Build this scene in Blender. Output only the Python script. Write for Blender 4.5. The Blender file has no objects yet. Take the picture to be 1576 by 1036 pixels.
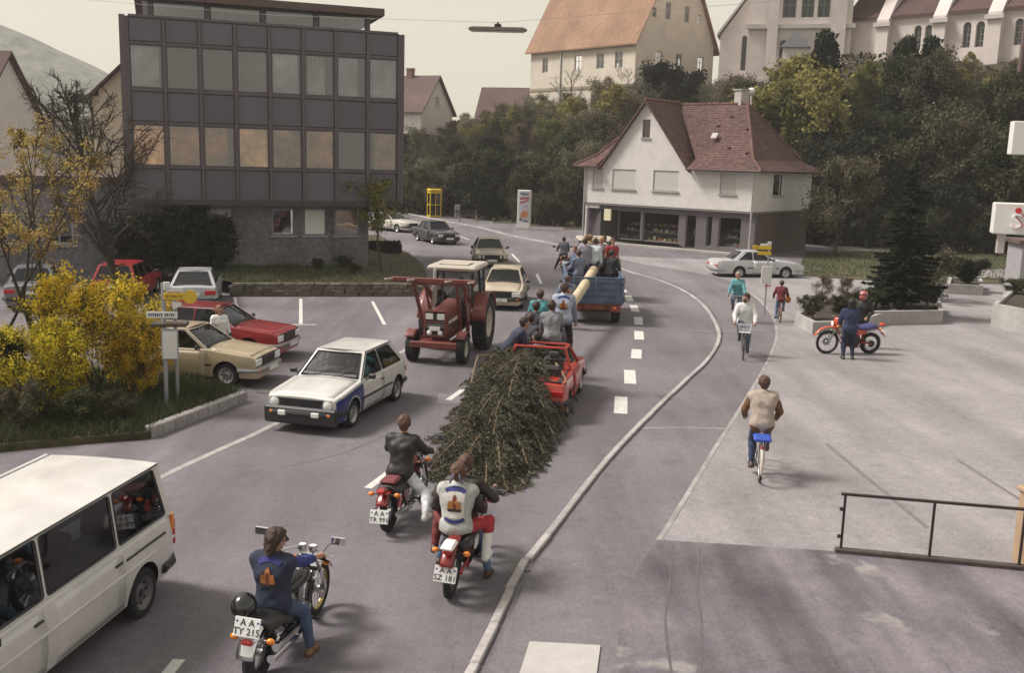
import bpy, bmesh, math, random
import numpy as np
from mathutils import Vector, Matrix, Euler
from mathutils.geometry import tessellate_polygon
from mathutils.bvhtree import BVHTree
R = math.radians
rnd = random.Random(7)
scene = bpy.context.scene
COL = scene.collection

# ------------------------------------------------------------------ camera, sky, sun, exposure
CAM_H, PITCH, ROLL, F = 5.5, R(10.1), 0.028, 1532.0
cam_data = bpy.data.cameras.new('camera')
cam_data.lens, cam_data.sensor_width = 35.0, 36.0
cam_data.clip_start, cam_data.clip_end = 0.1, 3000
cam = bpy.data.objects.new('camera', cam_data)
COL.objects.link(cam)
CM = Matrix.Translation((0, 0, CAM_H)) @ Matrix.Rotation(math.pi/2-PITCH, 4, 'X') @ Matrix.Rotation(ROLL, 4, 'Z')
cam.matrix_world = CM
scene.camera = cam
SUN_EL, SUN_AZ = R(50), R(-84)          # azimuth from +Y towards +X
world = bpy.data.worlds.new('World')
scene.world = world
world.use_nodes = True
wn = world.node_tree
for n in list(wn.nodes): wn.nodes.remove(n)
sky = wn.nodes.new('ShaderNodeTexSky'); sky.sky_type = 'NISHITA'
sky.sun_disc = False
sky.sun_elevation = SUN_EL; sky.sun_rotation = SUN_AZ
sky.air_density, sky.dust_density, sky.ozone_density = 1.0, 7.0, 1.0
hs = wn.nodes.new('ShaderNodeHueSaturation'); hs.inputs['Saturation'].default_value = 0.35
tint = wn.nodes.new('ShaderNodeMix'); tint.data_type = 'RGBA'; tint.blend_type = 'MULTIPLY'
tint.inputs['Factor'].default_value = 1.0
tint.inputs['B'].default_value = (1.0, 0.95, 0.86, 1)
cloud = wn.nodes.new('ShaderNodeMix'); cloud.data_type = 'RGBA'; cloud.inputs['Factor'].default_value = 0.6
wtc = wn.nodes.new('ShaderNodeTexCoord'); wsx = wn.nodes.new('ShaderNodeSeparateXYZ'); wramp = wn.nodes.new('ShaderNodeValToRGB')
wn.links.new(wtc.outputs['Generated'], wsx.inputs[0]); wn.links.new(wsx.outputs['Z'], wramp.inputs[0])
wramp.color_ramp.elements[0].position, wramp.color_ramp.elements[0].color = .02, (9.9, 9.3, 7.4, 1)    # the veil is thickest low down
wramp.color_ramp.elements[1].position, wramp.color_ramp.elements[1].color = .5, (6.0, 5.75, 5.2, 1)
wn.links.new(wramp.outputs[0], cloud.inputs['B'])
bg = wn.nodes.new('ShaderNodeBackground'); bg.inputs['Strength'].default_value = 0.10
wo = wn.nodes.new('ShaderNodeOutputWorld')
wn.links.new(sky.outputs[0], hs.inputs['Color']); wn.links.new(hs.outputs[0], tint.inputs['A'])
wn.links.new(tint.outputs['Result'], cloud.inputs['A']); wn.links.new(cloud.outputs['Result'], bg.inputs['Color']); wn.links.new(bg.outputs[0], wo.inputs[0])
sun_data = bpy.data.lights.new('sun', 'SUN')
sun_data.energy, sun_data.angle, sun_data.color = 3.5, R(15), (1.0, 0.94, 0.9)
sun = bpy.data.objects.new('sun', sun_data); COL.objects.link(sun)
sd = Vector((math.sin(SUN_AZ)*math.cos(SUN_EL), math.cos(SUN_AZ)*math.cos(SUN_EL), math.sin(SUN_EL)))
sun.rotation_euler = sd.to_track_quat('Z', 'Y').to_euler()
sun.location = (0, 0, 60)
scene.view_settings.view_transform = 'Standard'
scene.view_settings.look = 'None'
scene.view_settings.exposure = 0.34
scene.view_settings.gamma = 1.0
scene.view_settings.use_curve_mapping = False
scene.cycles.max_bounces = 6
scene.cycles.transparent_max_bounces = 12
scene.cycles.volume_bounces = 0
scene.cycles.use_denoising = True

def ray(px, py):
    d = Vector(((px-788)/F, -(py-518)/F, -1.0))
    return (CM.to_3x3() @ d).normalized()
def G(px, py, z=0.0):                   # point of the plane of height z seen at a pixel of the photograph
    d = ray(px, py); t = (z-CAM_H)/d.z
    return Vector((d.x*t, d.y*t, z))
def D(px, py, y):                       # point at distance y ahead seen at a pixel
    d = ray(px, py); t = y/d.y
    return Vector((d.x*t, y, CAM_H+d.z*t))

# ------------------------------------------------------------------ materials
MATS = {}
def mat(name, col, rough=0.7, metal=0.0, var=0.12, scale=6.0, bump=0.0, bscale=None, spec=0.5, coat=0.0,
        var2=0.0, scale2=0.6, objvar=0.0, trans=0.0, emit=None, col2=None, hue=0.0):
    if name in MATS: return MATS[name]
    m = bpy.data.materials.new(name); m.use_nodes = True
    nt = m.node_tree; b = nt.nodes['Principled BSDF']
    b.inputs['Roughness'].default_value = rough
    b.inputs['Metallic'].default_value = metal
    b.inputs['Specular IOR Level'].default_value = spec
    b.inputs['Coat Weight'].default_value = coat
    b.inputs['Coat Roughness'].default_value = 0.08
    N = nt.nodes.new; L = nt.links.new
    tc = N('ShaderNodeTexCoord')
    c = (*col, 1)
    out = None
    if var > 0 or var2 > 0 or col2:
        n1 = N('ShaderNodeTexNoise'); n1.inputs['Scale'].default_value = scale; n1.inputs['Detail'].default_value = 6
        n1.inputs['Roughness'].default_value = 0.65
        L(tc.outputs['Object'], n1.inputs['Vector'])
        mr = N('ShaderNodeMapRange'); mr.inputs['From Min'].default_value = 0.3; mr.inputs['From Max'].default_value = 0.7
        L(n1.outputs['Fac'], mr.inputs['Value'])
        mx = N('ShaderNodeMix'); mx.data_type = 'RGBA'
        lo = [max(0, x*(1-var)) for x in col]; hi = list(col2) if col2 else [min(1, x*(1+var)) for x in col]
        mx.inputs['A'].default_value = (*lo, 1); mx.inputs['B'].default_value = (*hi, 1)
        L(mr.outputs[0], mx.inputs['Factor']); out = mx.outputs['Result']
        if var2 > 0:
            n2 = N('ShaderNodeTexNoise'); n2.inputs['Scale'].default_value = scale2; n2.inputs['Detail'].default_value = 4
            L(tc.outputs['Object'], n2.inputs['Vector'])
            m2 = N('ShaderNodeMapRange'); m2.inputs['From Min'].default_value = 0.3; m2.inputs['From Max'].default_value = 0.7
            m2.inputs['To Min'].default_value = 1-var2; m2.inputs['To Max'].default_value = 1+var2
            L(n2.outputs['Fac'], m2.inputs['Value'])
            v = N('ShaderNodeVectorMath'); v.operation = 'SCALE'
            L(out, v.inputs[0]); L(m2.outputs[0], v.inputs['Scale']); out = v.outputs[0]
    if objvar > 0:
        oi = N('ShaderNodeObjectInfo'); h = N('ShaderNodeHueSaturation')
        m3 = N('ShaderNodeMapRange'); m3.inputs['To Min'].default_value = 1-objvar; m3.inputs['To Max'].default_value = 1+objvar
        L(oi.outputs['Random'], m3.inputs['Value']); L(m3.outputs[0], h.inputs['Value'])
        m4 = N('ShaderNodeMapRange'); m4.inputs['To Min'].default_value = 0.5+hue; m4.inputs['To Max'].default_value = 0.5-hue
        L(oi.outputs['Random'], m4.inputs['Value']); L(m4.outputs[0], h.inputs['Hue'])
        if out: L(out, h.inputs['Color'])
        else: h.inputs['Color'].default_value = c
        out = h.outputs[0]
    if out: L(out, b.inputs['Base Color'])
    else: b.inputs['Base Color'].default_value = c
    if bump > 0:
        nb = N('ShaderNodeTexNoise'); nb.inputs['Scale'].default_value = bscale or scale*4; nb.inputs['Detail'].default_value = 5
        L(tc.outputs['Object'], nb.inputs['Vector'])
        bp = N('ShaderNodeBump'); bp.inputs['Strength'].default_value = bump; bp.inputs['Distance'].default_value = 0.02
        L(nb.outputs['Fac'], bp.inputs['Height']); L(bp.outputs[0], b.inputs['Normal'])
    if trans > 0:                        # thin leaves let light through
        tr = N('ShaderNodeBsdfTranslucent'); ms = N('ShaderNodeMixShader'); ms.inputs[0].default_value = trans
        if out: L(out, tr.inputs['Color'])
        else: tr.inputs['Color'].default_value = c
        L(b.outputs[0], ms.inputs[1]); L(tr.outputs[0], ms.inputs[2])
        L(ms.outputs[0], nt.nodes['Material Output'].inputs['Surface'])
    if emit:
        b.inputs['Emission Color'].default_value = (*col, 1); b.inputs['Emission Strength'].default_value = emit
    MATS[name] = m
    return m

def glass(name, tintc=(0.5, 0.55, 0.55), refl=(0.9, 0.92, 0.95), rough=0.03, ior=1.55):
    if name in MATS: return MATS[name]
    m = bpy.data.materials.new(name); m.use_nodes = True
    nt = m.node_tree; nt.nodes.remove(nt.nodes['Principled BSDF'])
    N = nt.nodes.new; L = nt.links.new
    t = N('ShaderNodeBsdfTransparent'); t.inputs[0].default_value = (*tintc, 1)
    g = N('ShaderNodeBsdfGlossy'); g.inputs['Color'].default_value = (*refl, 1); g.inputs['Roughness'].default_value = rough
    f = N('ShaderNodeFresnel'); f.inputs[0].default_value = ior
    nb = N('ShaderNodeTexNoise'); nb.inputs['Scale'].default_value = 0.9
    tc = N('ShaderNodeTexCoord'); L(tc.outputs['Object'], nb.inputs['Vector'])
    bp = N('ShaderNodeBump'); bp.inputs['Strength'].default_value = 0.06; bp.inputs['Distance'].default_value = 0.1
    L(nb.outputs['Fac'], bp.inputs['Height']); L(bp.outputs[0], g.inputs['Normal'])
    x = N('ShaderNodeMixShader')
    L(f.outputs[0], x.inputs[0]); L(t.outputs[0], x.inputs[1]); L(g.outputs[0], x.inputs[2])
    L(x.outputs[0], nt.nodes['Material Output'].inputs['Surface'])
    MATS[name] = m
    return m

# ------------------------------------------------------------------ object helpers
def thing(name, label, cat, loc=(0, 0, 0), rz=0.0, group=None):
    o = bpy.data.objects.new(name, None); o.empty_display_size = 0.2
    COL.objects.link(o); o.location = loc; o.rotation_euler = (0, 0, rz)
    o['label'] = label; o['category'] = cat
    if group: o['group'] = group
    return o
def tag(o, label=None, cat=None, group=None, kind=None):
    if label: o['label'] = label
    if cat: o['category'] = cat
    if group: o['group'] = group
    if kind: o['kind'] = kind
    return o
def link(name, mesh, parent=None, mw=None, label=None, kind=None):
    o = bpy.data.objects.new(name, mesh); COL.objects.link(o)
    if parent is not None: o.parent = parent
    if mw is not None: o.matrix_local = mw
    if label: o['label'] = label
    if kind: o['kind'] = kind
    return o
def copy_tree(o, parent=None):
    c = o.copy(); COL.objects.link(c)
    if parent is not None: c.parent = parent
    for ch in list(o.children): copy_tree(ch, c)
    return c

class B:
    """Collects shapes and links them as one mesh object."""
    def __init__(s): s.v = []; s.f = []; s.mi = []; s.cur = 0
    def add(s, vs, fs):
        n = len(s.v); s.v += [tuple(p) for p in vs]
        s.f += [tuple(i+n for i in f) for f in fs]; s.mi += [s.cur]*len(fs)
        return s
    def box(s, c, d, rz=0.0, bev=0.0, rot=None):
        hx, hy, hz = d[0]/2, d[1]/2, d[2]/2
        M = rot if rot is not None else Matrix.Rotation(rz, 3, 'Z')
        c = Vector(c)
        b = min(bev, hx*.9, hy*.9, hz*.9)
        if b <= 0:
            vs = [c + M @ Vector((x*hx, y*hy, z*hz)) for z in (-1, 1) for y in (-1, 1) for x in (-1, 1)]
            return s.add(vs, [(0, 2, 3, 1), (4, 5, 7, 6), (0, 1, 5, 4), (2, 6, 7, 3), (0, 4, 6, 2), (1, 3, 7, 5)])
        vs = []; idx = {}
        for z in (-1, 1):
            for y in (-1, 1):
                for x in (-1, 1):
                    for a in range(3):
                        q = [x*(hx-b), y*(hy-b), z*(hz-b)]; q[a] = (x*hx, y*hy, z*hz)[a]
                        idx[x, y, z, a] = len(vs); vs.append(c + M @ Vector(q))
        I = lambda x, y, z, a: idx[x, y, z, a]
        fs = []
        for sgn in (-1, 1):
            fs.append([I(sgn, -1, -1, 0), I(sgn, 1, -1, 0), I(sgn, 1, 1, 0), I(sgn, -1, 1, 0)][::sgn])
            fs.append([I(1, sgn, -1, 1), I(-1, sgn, -1, 1), I(-1, sgn, 1, 1), I(1, sgn, 1, 1)][::sgn])
            fs.append([I(-1, -1, sgn, 2), I(1, -1, sgn, 2), I(1, 1, sgn, 2), I(-1, 1, sgn, 2)][::sgn])
        for p in (-1, 1):
            for q in (-1, 1):
                fs.append([I(-1, p, q, 1), I(-1, p, q, 2), I(1, p, q, 2), I(1, p, q, 1)][::-p*q])
                fs.append([I(p, -1, q, 2), I(p, -1, q, 0), I(p, 1, q, 0), I(p, 1, q, 2)][::-p*q])
                fs.append([I(p, q, -1, 0), I(p, q, -1, 1), I(p, q, 1, 1), I(p, q, 1, 0)][::-p*q])
        for x in (-1, 1):
            for y in (-1, 1):
                for z in (-1, 1):
                    fs.append([I(x, y, z, 0), I(x, y, z, 1), I(x, y, z, 2)][::x*y*z])
        return s.add(vs, fs)
    def beam(s, a, b, w, h=None, up=(0, 0, 1), bev=0.0):
        a, b = Vector(a), Vector(b); h = h or w
        X = (b-a); ln = X.length; X.normalize(); U = Vector(up)
        if abs(X.dot(U)) > .98: U = Vector((1, 0, 0))
        Y = U.cross(X).normalized(); Z = X.cross(Y)
        return s.box((a+b)/2, (ln, w, h), bev=bev, rot=Matrix((X, Y, Z)).transposed())
    def tube(s, pts, r, n=8, caps=True, closed=False):
        P = [Vector(p) for p in pts]; m = len(P)
        rs = r if isinstance(r, (list, tuple)) else [r]*m
        T = []
        for i in range(m):
            a = P[(i-1) % m] if (i > 0 or closed) else P[i]; b = P[(i+1) % m] if (i < m-1 or closed) else P[i]
            t = (b-a); T.append(t.normalized() if t.length > 1e-9 else Vector((0, 0, 1)))
        U = Vector((0, 0, 1)) if abs(T[0].z) < .9 else Vector((1, 0, 0))
        u = (U - T[0]*U.dot(T[0])).normalized(); vs = []
        for i in range(m):
            u = (u - T[i]*u.dot(T[i])); u = u.normalized() if u.length > 1e-6 else T[i].orthogonal().normalized()
            w = T[i].cross(u)
            for k in range(n):
                a = 2*math.pi*k/n
                vs.append(P[i] + (u*math.cos(a) + w*math.sin(a))*rs[i])
        fs = []
        for i in range(m if closed else m-1):
            j = (i+1) % m
            for k in range(n): fs.append((i*n+k, i*n+(k+1) % n, j*n+(k+1) % n, j*n+k))
        if caps and not closed: fs += [tuple(range(n))[::-1], tuple(range((m-1)*n, m*n))]
        return s.add(vs, fs)
    def cyl(s, a, b, r, n=12, r2=None): return s.tube([a, b], [r, r if r2 is None else r2], n)
    def lathe(s, prof, c=(0, 0, 0), axis='y', n=20, closed=False):
        """prof: (radius, offset along the axis)"""
        vs = []; m = len(prof); c = Vector(c)
        for k in range(n):
            a = 2*math.pi*k/n; ca, sa = math.cos(a), math.sin(a)
            for r, h in prof:
                p = {'y': (r*ca, h, r*sa), 'z': (r*ca, r*sa, h), 'x': (h, r*ca, r*sa)}[axis]
                vs.append(c+Vector(p))
        fs = []
        for k in range(n):
            j = (k+1) % n
            for i in range(m if closed else m-1):
                i2 = (i+1) % m
                q = (k*m+i, k*m+i2, j*m+i2, j*m+i)
                fs.append(q if axis == 'y' else q[::-1])
        return s.add(vs, fs)
    def torus(s, c, Rr, r, axis='y', n=24, m=8, a0=0.0, a1=2*math.pi):
        c = Vector(c); full = abs(a1-a0) > 6.28
        pts = []
        for k in range(n + (0 if full else 1)):
            a = a0+(a1-a0)*k/n
            pts.append(c+Vector({'y': (Rr*math.cos(a), 0, Rr*math.sin(a)), 'z': (Rr*math.cos(a), Rr*math.sin(a), 0), 'x': (0, Rr*math.cos(a), Rr*math.sin(a))}[axis]))
        return s.tube(pts, r, m, closed=full)
    def ell(s, c, rad, n=12, m=8, rot=None):
        c = Vector(c); vs = []; rad = rad if isinstance(rad, (tuple, list)) else (rad,)*3
        M = rot or Matrix.Identity(3)
        for i in range(1, m):
            t = math.pi*i/m
            for k in range(n):
                a = 2*math.pi*k/n
                vs.append(c+M @ Vector((rad[0]*math.sin(t)*math.cos(a), rad[1]*math.sin(t)*math.sin(a), rad[2]*math.cos(t))))
        vs.append(c+M @ Vector((0, 0, rad[2]))); vs.append(c-M @ Vector((0, 0, rad[2])))
        fs = []
        for i in range(m-2):
            for k in range(n): fs.append((i*n+k, (i+1)*n+k, (i+1)*n+(k+1) % n, i*n+(k+1) % n))
        for k in range(n):
            fs.append((len(vs)-2, k, (k+1) % n)); o = (m-2)*n
            fs.append((len(vs)-1, o+(k+1) % n, o+k))
        return s.add(vs, fs)
    def prism(s, poly, d0, d1, P=None):
        """poly in 2-D, extruded from d0 to d1; P(u,v,d) gives the 3-D point"""
        P = P or (lambda u, v, d: (u, v, d)); n = len(poly)
        ar = sum(poly[i][0]*poly[(i+1) % n][1]-poly[(i+1) % n][0]*poly[i][1] for i in range(n))
        if ar < 0: poly = poly[::-1]
        vs = [P(u, v, d0) for u, v in poly]+[P(u, v, d1) for u, v in poly]
        fs = [tuple(range(n))[::-1], tuple(range(n, 2*n))]
        for i in range(n): fs.append((i, (i+1) % n, n+(i+1) % n, n+i))
        return s.add(vs, fs)
    def holed(s, outer, holes, d0, d1, P):
        """a plate with openings"""
        loops = [outer]+holes
        tri = tessellate_polygon([[Vector((u, v, 0)) for u, v in l] for l in loops])
        flat = [p for l in loops for p in l]; n = len(flat)
        vs = [P(u, v, d0) for u, v in flat]+[P(u, v, d1) for u, v in flat]
        fs = []
        for t in tri:
            fs.append(tuple(t)); fs.append(tuple(i+n for i in t)[::-1])
        o = 0
        for l in loops:
            k = len(l)
            for i in range(k): fs.append((o+i, o+(i+1) % k, n+o+(i+1) % k, n+o+i))
            o += k
        return s.add(vs, fs)
    def grid(s, fn, nu, nv):
        vs = [fn(i/nu, j/nv) for i in range(nu+1) for j in range(nv+1)]
        return s.add(vs, [(i*(nv+1)+j, (i+1)*(nv+1)+j, (i+1)*(nv+1)+j+1, i*(nv+1)+j+1) for i in range(nu) for j in range(nv)])
    def mesh(s, name, mats, smooth=35, fixn=True):
        me = bpy.data.meshes.new(name); me.from_pydata(s.v, [], s.f)
        for m in (mats if isinstance(mats, (list, tuple)) else [mats]): me.materials.append(m)
        if any(s.mi): me.polygons.foreach_set('material_index', s.mi)
        if fixn:
            bm = bmesh.new(); bm.from_mesh(me); bmesh.ops.recalc_face_normals(bm, faces=bm.faces); bm.to_mesh(me); bm.free()
        if smooth:
            me.polygons.foreach_set('use_smooth', [True]*len(me.polygons)); me.set_sharp_from_angle(angle=R(smooth))
        me.update()
        return me
    def obj(s, name, mats, parent=None, smooth=35, label=None, kind=None, fixn=True):
        return link(name, s.mesh(name, mats, smooth, fixn), parent, None, label, kind)

def raw_mesh(name, v, f, mats, mi=None, smooth=False):
    """fast mesh from numpy: v (n,3), f (m,k) with k the same for all"""
    v = np.asarray(v, np.float32); f = np.asarray(f, np.int32); k = f.shape[1]
    me = bpy.data.meshes.new(name)
    me.vertices.add(len(v)); me.vertices.foreach_set('co', v.ravel())
    me.loops.add(f.size); me.loops.foreach_set('vertex_index', f.ravel())
    me.polygons.add(len(f)); me.polygons.foreach_set('loop_start', np.arange(0, f.size, k, dtype=np.int32))
    for m in (mats if isinstance(mats, (list, tuple)) else [mats]): me.materials.append(m)
    if mi is not None: me.polygons.foreach_set('material_index', np.asarray(mi, np.int32))
    me.polygons.foreach_set('use_smooth', np.full(len(f), bool(smooth)))
    me.update(calc_edges=True); me.validate()
    return me

def round_poly(p, r, n=3):
    """2-D polygon with rounded corners"""
    out = []; m = len(p)
    for i in range(m):
        a, b, c = Vector(p[i-1]), Vector(p[i]), Vector(p[(i+1) % m])
        u, w = (a-b), (c-b); q = min(r, u.length*.45, w.length*.45)
        s0, s1 = b+u.normalized()*q, b+w.normalized()*q
        for k in range(n+1):
            t = k/n; out.append(tuple(s0*(1-t)**2+b*2*t*(1-t)+s1*t*t))
    return out

def text_mesh(txt, size, mats, depth=0.002, name='lettering', align='CENTER', spacing=1.0, shear=0.0):
    cu = bpy.data.curves.new('tmp', 'FONT'); cu.body = txt; cu.size = size; cu.extrude = depth
    cu.align_x = align; cu.align_y = 'CENTER'; cu.space_character = spacing; cu.shear = shear
    cu.resolution_u = 2
    o = bpy.data.objects.new('tmp', cu); COL.objects.link(o)
    me = bpy.data.meshes.new_from_object(o.evaluated_get(bpy.context.evaluated_depsgraph_get()))
    bpy.data.objects.remove(o); bpy.data.curves.remove(cu)
    me.name = name; me.materials.clear(); me.materials.append(mats)
    return me
def lettering(txt, size, m, parent, loc, rot, name='lettering', **k):
    o = link(name, text_mesh(txt, size, m, name=name, **k), parent)
    o.location = loc; o.rotation_euler = rot
    return o
# ------------------------------------------------------------------ people: one smooth skin over a posed skeleton
def surface_nets(f, org, h):
    neg = f < 0
    c = [neg[i:neg.shape[0]-1+i, j:neg.shape[1]-1+j, k:neg.shape[2]-1+k] for i in (0, 1) for j in (0, 1) for k in (0, 1)]
    s = sum(x.astype(np.int8) for x in c)
    cells = np.argwhere((s > 0) & (s < 8))
    if len(cells) == 0: return np.zeros((0, 3)), np.zeros((0, 4), int)
    idx = -np.ones(s.shape, np.int64); idx[tuple(cells.T)] = np.arange(len(cells))
    offs = np.array([(i, j, k) for i in (0, 1) for j in (0, 1) for k in (0, 1)])
    val = np.stack([f[tuple((cells+o).T)] for o in offs], 1)
    acc = np.zeros((len(cells), 3)); cnt = np.zeros(len(cells))
    for a in range(8):
        for b in range(a+1, 8):
            d = offs[b]-offs[a]
            if abs(d).sum() != 1: continue
            va, vb = val[:, a], val[:, b]; m = (va < 0) != (vb < 0)
            t = np.where(m, va/np.where(m, va-vb, 1), 0)
            acc[m] += (offs[a]+t[:, None]*d)[m]; cnt[m] += 1
    V = org+h*(cells+acc/cnt[:, None])
    Q = []
    for ax in range(3):
        u, w = [(1, 2), (2, 0), (0, 1)][ax]
        sl0 = [slice(None)]*3; sl1 = [slice(None)]*3
        sl0[ax] = slice(0, -1); sl1[ax] = slice(1, None)
        a, b = neg[tuple(sl0)], neg[tuple(sl1)]
        for flip in (False, True):
            e = np.argwhere((a & ~b) if not flip else (~a & b))
            ok = (e[:, u] > 0) & (e[:, w] > 0) & (e[:, u] < s.shape[u]) & (e[:, w] < s.shape[w])
            e = e[ok]
            q = []
            for du, dw in ((1, 1), (0, 1), (0, 0), (1, 0)):
                p = e.copy(); p[:, u] -= du; p[:, w] -= dw; q.append(idx[tuple(p.T)])
            q = np.stack(q, 1)
            Q.append(q if not flip else q[:, ::-1])
    Q = np.concatenate(Q); Q = Q[(Q >= 0).all(1)]
    return V, Q

class Field:
    def __init__(s, lo, hi, h):
        s.h = h; s.org = np.array(lo)-3*h
        n = np.ceil((np.array(hi)-s.org)/h).astype(int)+4
        s.ax = [s.org[i]+h*np.arange(n[i]) for i in range(3)]
        s.f = np.full(n, 0.3, np.float32)
    def cone(s, a, b, ra, rb, k=0.03, sc=None):
        """round cone, smoothly joined"""
        a, b = np.array(a, float), np.array(b, float); m = max(ra, rb)+k+2*s.h+.02
        lo = np.minimum(a, b)-m; hi = np.maximum(a, b)+m
        sl = []
        for i in range(3):
            i0 = max(0, int((lo[i]-s.org[i])/s.h)); i1 = min(s.f.shape[i], int((hi[i]-s.org[i])/s.h)+2)
            if i1 <= i0: return
            sl.append(slice(i0, i1))
        X = s.ax[0][sl[0]][:, None, None]-a[0]; Y = s.ax[1][sl[1]][None, :, None]-a[1]; Z = s.ax[2][sl[2]][None, None, :]-a[2]
        d = b-a; L2 = max(d @ d, 1e-9)
        t = np.clip((X*d[0]+Y*d[1]+Z*d[2])/L2, 0, 1)
        dist = np.sqrt((X-t*d[0])**2+(Y-t*d[1])**2+(Z-t*d[2])**2)-(ra+(rb-ra)*t)
        cur = s.f[tuple(sl)]
        if k > 0:
            hh = np.clip(.5+.5*(cur-dist)/k, 0, 1)
            s.f[tuple(sl)] = cur+(dist-cur)*hh-k*hh*(1-hh)
        else: s.f[tuple(sl)] = np.minimum(cur, dist)

def ik(a, c, l1, l2, pole):
    """middle joint between a and c"""
    a, c, pole = Vector(a), Vector(c), Vector(pole)
    d = c-a; L = min(d.length, (l1+l2)*.998); u = d.normalized()
    c = a+u*L
    x = (l1*l1-l2*l2+L*L)/(2*L); y = math.sqrt(max(l1*l1-x*x, 0))
    p = (pole-u*pole.dot(u))
    p = p.normalized() if p.length > 1e-5 else u.orthogonal().normalized()
    return a+u*x+p*y, c

SKIN = lambda: mat('skin', (0.42, 0.23, 0.16), .55, var=.08, scale=20)
def cloth(name, col, rough=.85, var=.22): return mat(name, col, rough, var=var, scale=9, bump=.35, bscale=26)

def person(label, loc, rz, pelvis=(0, 0, .92), lean=4, side=0, hands=None, feet=None, h=1.75, yaw=0, nod=0, vox=.022,
           top=('jacket', (0.05, .06, .1)), sleeves=1.0, legs=((.05, .07, .15)), hair=(.05, .03, .02), long_hair=False,
           shoe=(.03, .025, .02), vest=None, helmet=None, glasses=False, group=None, hips=(0.0), kneepole=None, elbow=None,
           shorts=False, leg_r=None, socks=None, female=False, topname=None, beard=False, bald=False, twist=0, longcoat=False, name='person', capc=None):
    """local axes: x forward, y left, z up; hands and feet are targets (left, right)"""
    S = h/1.75; s = S
    root = thing(name, label, 'person', loc, rz, group)
    V3 = Vector
    P = V3(pelvis)
    LN = Matrix.Rotation(R(lean), 3, 'Y') @ Matrix.Rotation(R(side), 3, 'X')
    up = LN @ V3((0, 0, 1)); fw = LN @ V3((1, 0, 0)); lf = LN @ V3((0, 1, 0))
    TW = Matrix.Rotation(R(twist), 3, up); lf2 = TW @ lf; fw2 = TW @ fw
    waist = P+up*.17*s; chest = P+up*.36*s; neck0 = P+up*.515*s; shw = (.165 if female else .185)*s
    LN2 = Matrix.Rotation(R(min(lean, 25)), 3, 'Y')
    neck1 = neck0+(up*.7+V3((.25, 0, .5)).normalized()*.3)*.085*s
    HY = Matrix.Rotation(R(yaw), 3, 'Z') @ Matrix.Rotation(R(nod), 3, 'Y')
    hf = HY @ V3((1, 0, 0)); hl = HY @ V3((0, 1, 0)); hu = HY @ V3((0, 0, 1))
    hc = neck1+hu*.115*s+hf*.015*s
    sh = [neck0-up*.045*s+lf2*shw*q for q in (1, -1)]
    hip = [P+lf*.085*s*q-up*.02*s for q in (1, -1)]
    if hands is None: hands = [(.05, .28, .78), (.05, -.28, .78)]
    if feet is None: feet = [(0, .11, 0), (.03, -.11, 0)]
    UA, FA, TH, SHN = .29*s, .255*s, .43*s, .41*s
    el, wr, kn, an = [], [], [], []
    for i, q in enumerate((1, -1)):
        ep = (elbow[i] if elbow else (-.6, .5*q, -.5))
        e, w = ik(sh[i], hands[i], UA, FA, ep); el.append(e); wr.append(w)
        kp = (kneepole[i] if kneepole else (1, .12*q, .1))
        f = V3(feet[i]); ankle = f+V3((-.02, 0, .085*s))
        k, a = ik(hip[i], ankle, TH, SHN, kp); kn.append(k); an.append(a)
    toe = [an[i]+V3((.145*s, .02*(1, -1)[i], -.055*s)) for i in (0, 1)]
    heel = [an[i]+V3((-.045*s, 0, -.055*s)) for i in (0, 1)]
    allp = [P, neck0, hc+hu*.2, hc-hf*.15, hc+hf*.15]+el+wr+kn+an+toe+heel
    lo = [min(p[i] for p in allp)-.26 for i in range(3)]; hi = [max(p[i] for p in allp)+.26 for i in range(3)]
    r = lambda x: x*s
    def torso(F, g, full=True):
        F.cone(P+lf*.07*s, P-lf*.07*s, r(.118)+g, r(.118)+g, .03)
        for q in (1, -1):
            F.cone(P+lf*.05*s*q, waist+lf*.045*s*q, r(.115)+g, r(.098)+g, .05)
            F.cone(waist+lf*.045*s*q, chest+lf2*.075*s*q, r(.098)+g, r(.112)+g, .05)
            F.cone(chest+lf2*.075*s*q, sh[0 if q > 0 else 1]-lf2*.035*s*q, r(.11)+g, r(.062)+g, .06)
        F.cone(sh[0], sh[1], r(.062)+g, r(.062)+g, .05)
        F.cone(neck0-up*.05*s, neck0+up*.005*s, r(.085)+g, r(.06)+g, .05)
        if female: F.cone(chest+lf2*.07*s+fw2*.07*s, chest-lf2*.07*s+fw2*.07*s, r(.07)+g, r(.07)+g, .03)
    def arm(F, i, g, e=1.0):
        q = (1, -1)[i]
        F.cone(sh[i], el[i] if e >= .5 else sh[i].lerp(el[i], e*2), r(.06)+g, r(.046 if e >= .5 else .05)+g, .03)
        if e > .5: F.cone(el[i], el[i].lerp(wr[i], (e-.5)*2), r(.045)+g, r(.045-.013*(e-.5)*2)+g, .02)
    def leg(F, i, g, e=1.0):
        F.cone(hip[i], kn[i] if e >= .5 else hip[i].lerp(kn[i], e*2), r(.093)+g, r(.06)+g, .04)
        if e > .5:
            end = kn[i].lerp(an[i], (e-.5)*2); mid = kn[i].lerp(an[i], min(.3, (e-.5)*2))
            F.cone(kn[i], mid, r(.057)+g, r(.056)+g, .03); F.cone(mid, end, r(.056)+g, r(.038)+g, .03)
    # body
    Fd = Field(lo, hi, vox)
    torso(Fd, 0)
    for i in (0, 1): arm(Fd, i, 0); leg(Fd, i, 0); Fd.cone(an[i], heel[i], r(.038), r(.033), .02); Fd.cone(heel[i], toe[i], r(.034), r(.03), .02)
    Fd.cone(neck0, neck1+hu*.04*s, r(.056), r(.052), .03)
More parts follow.
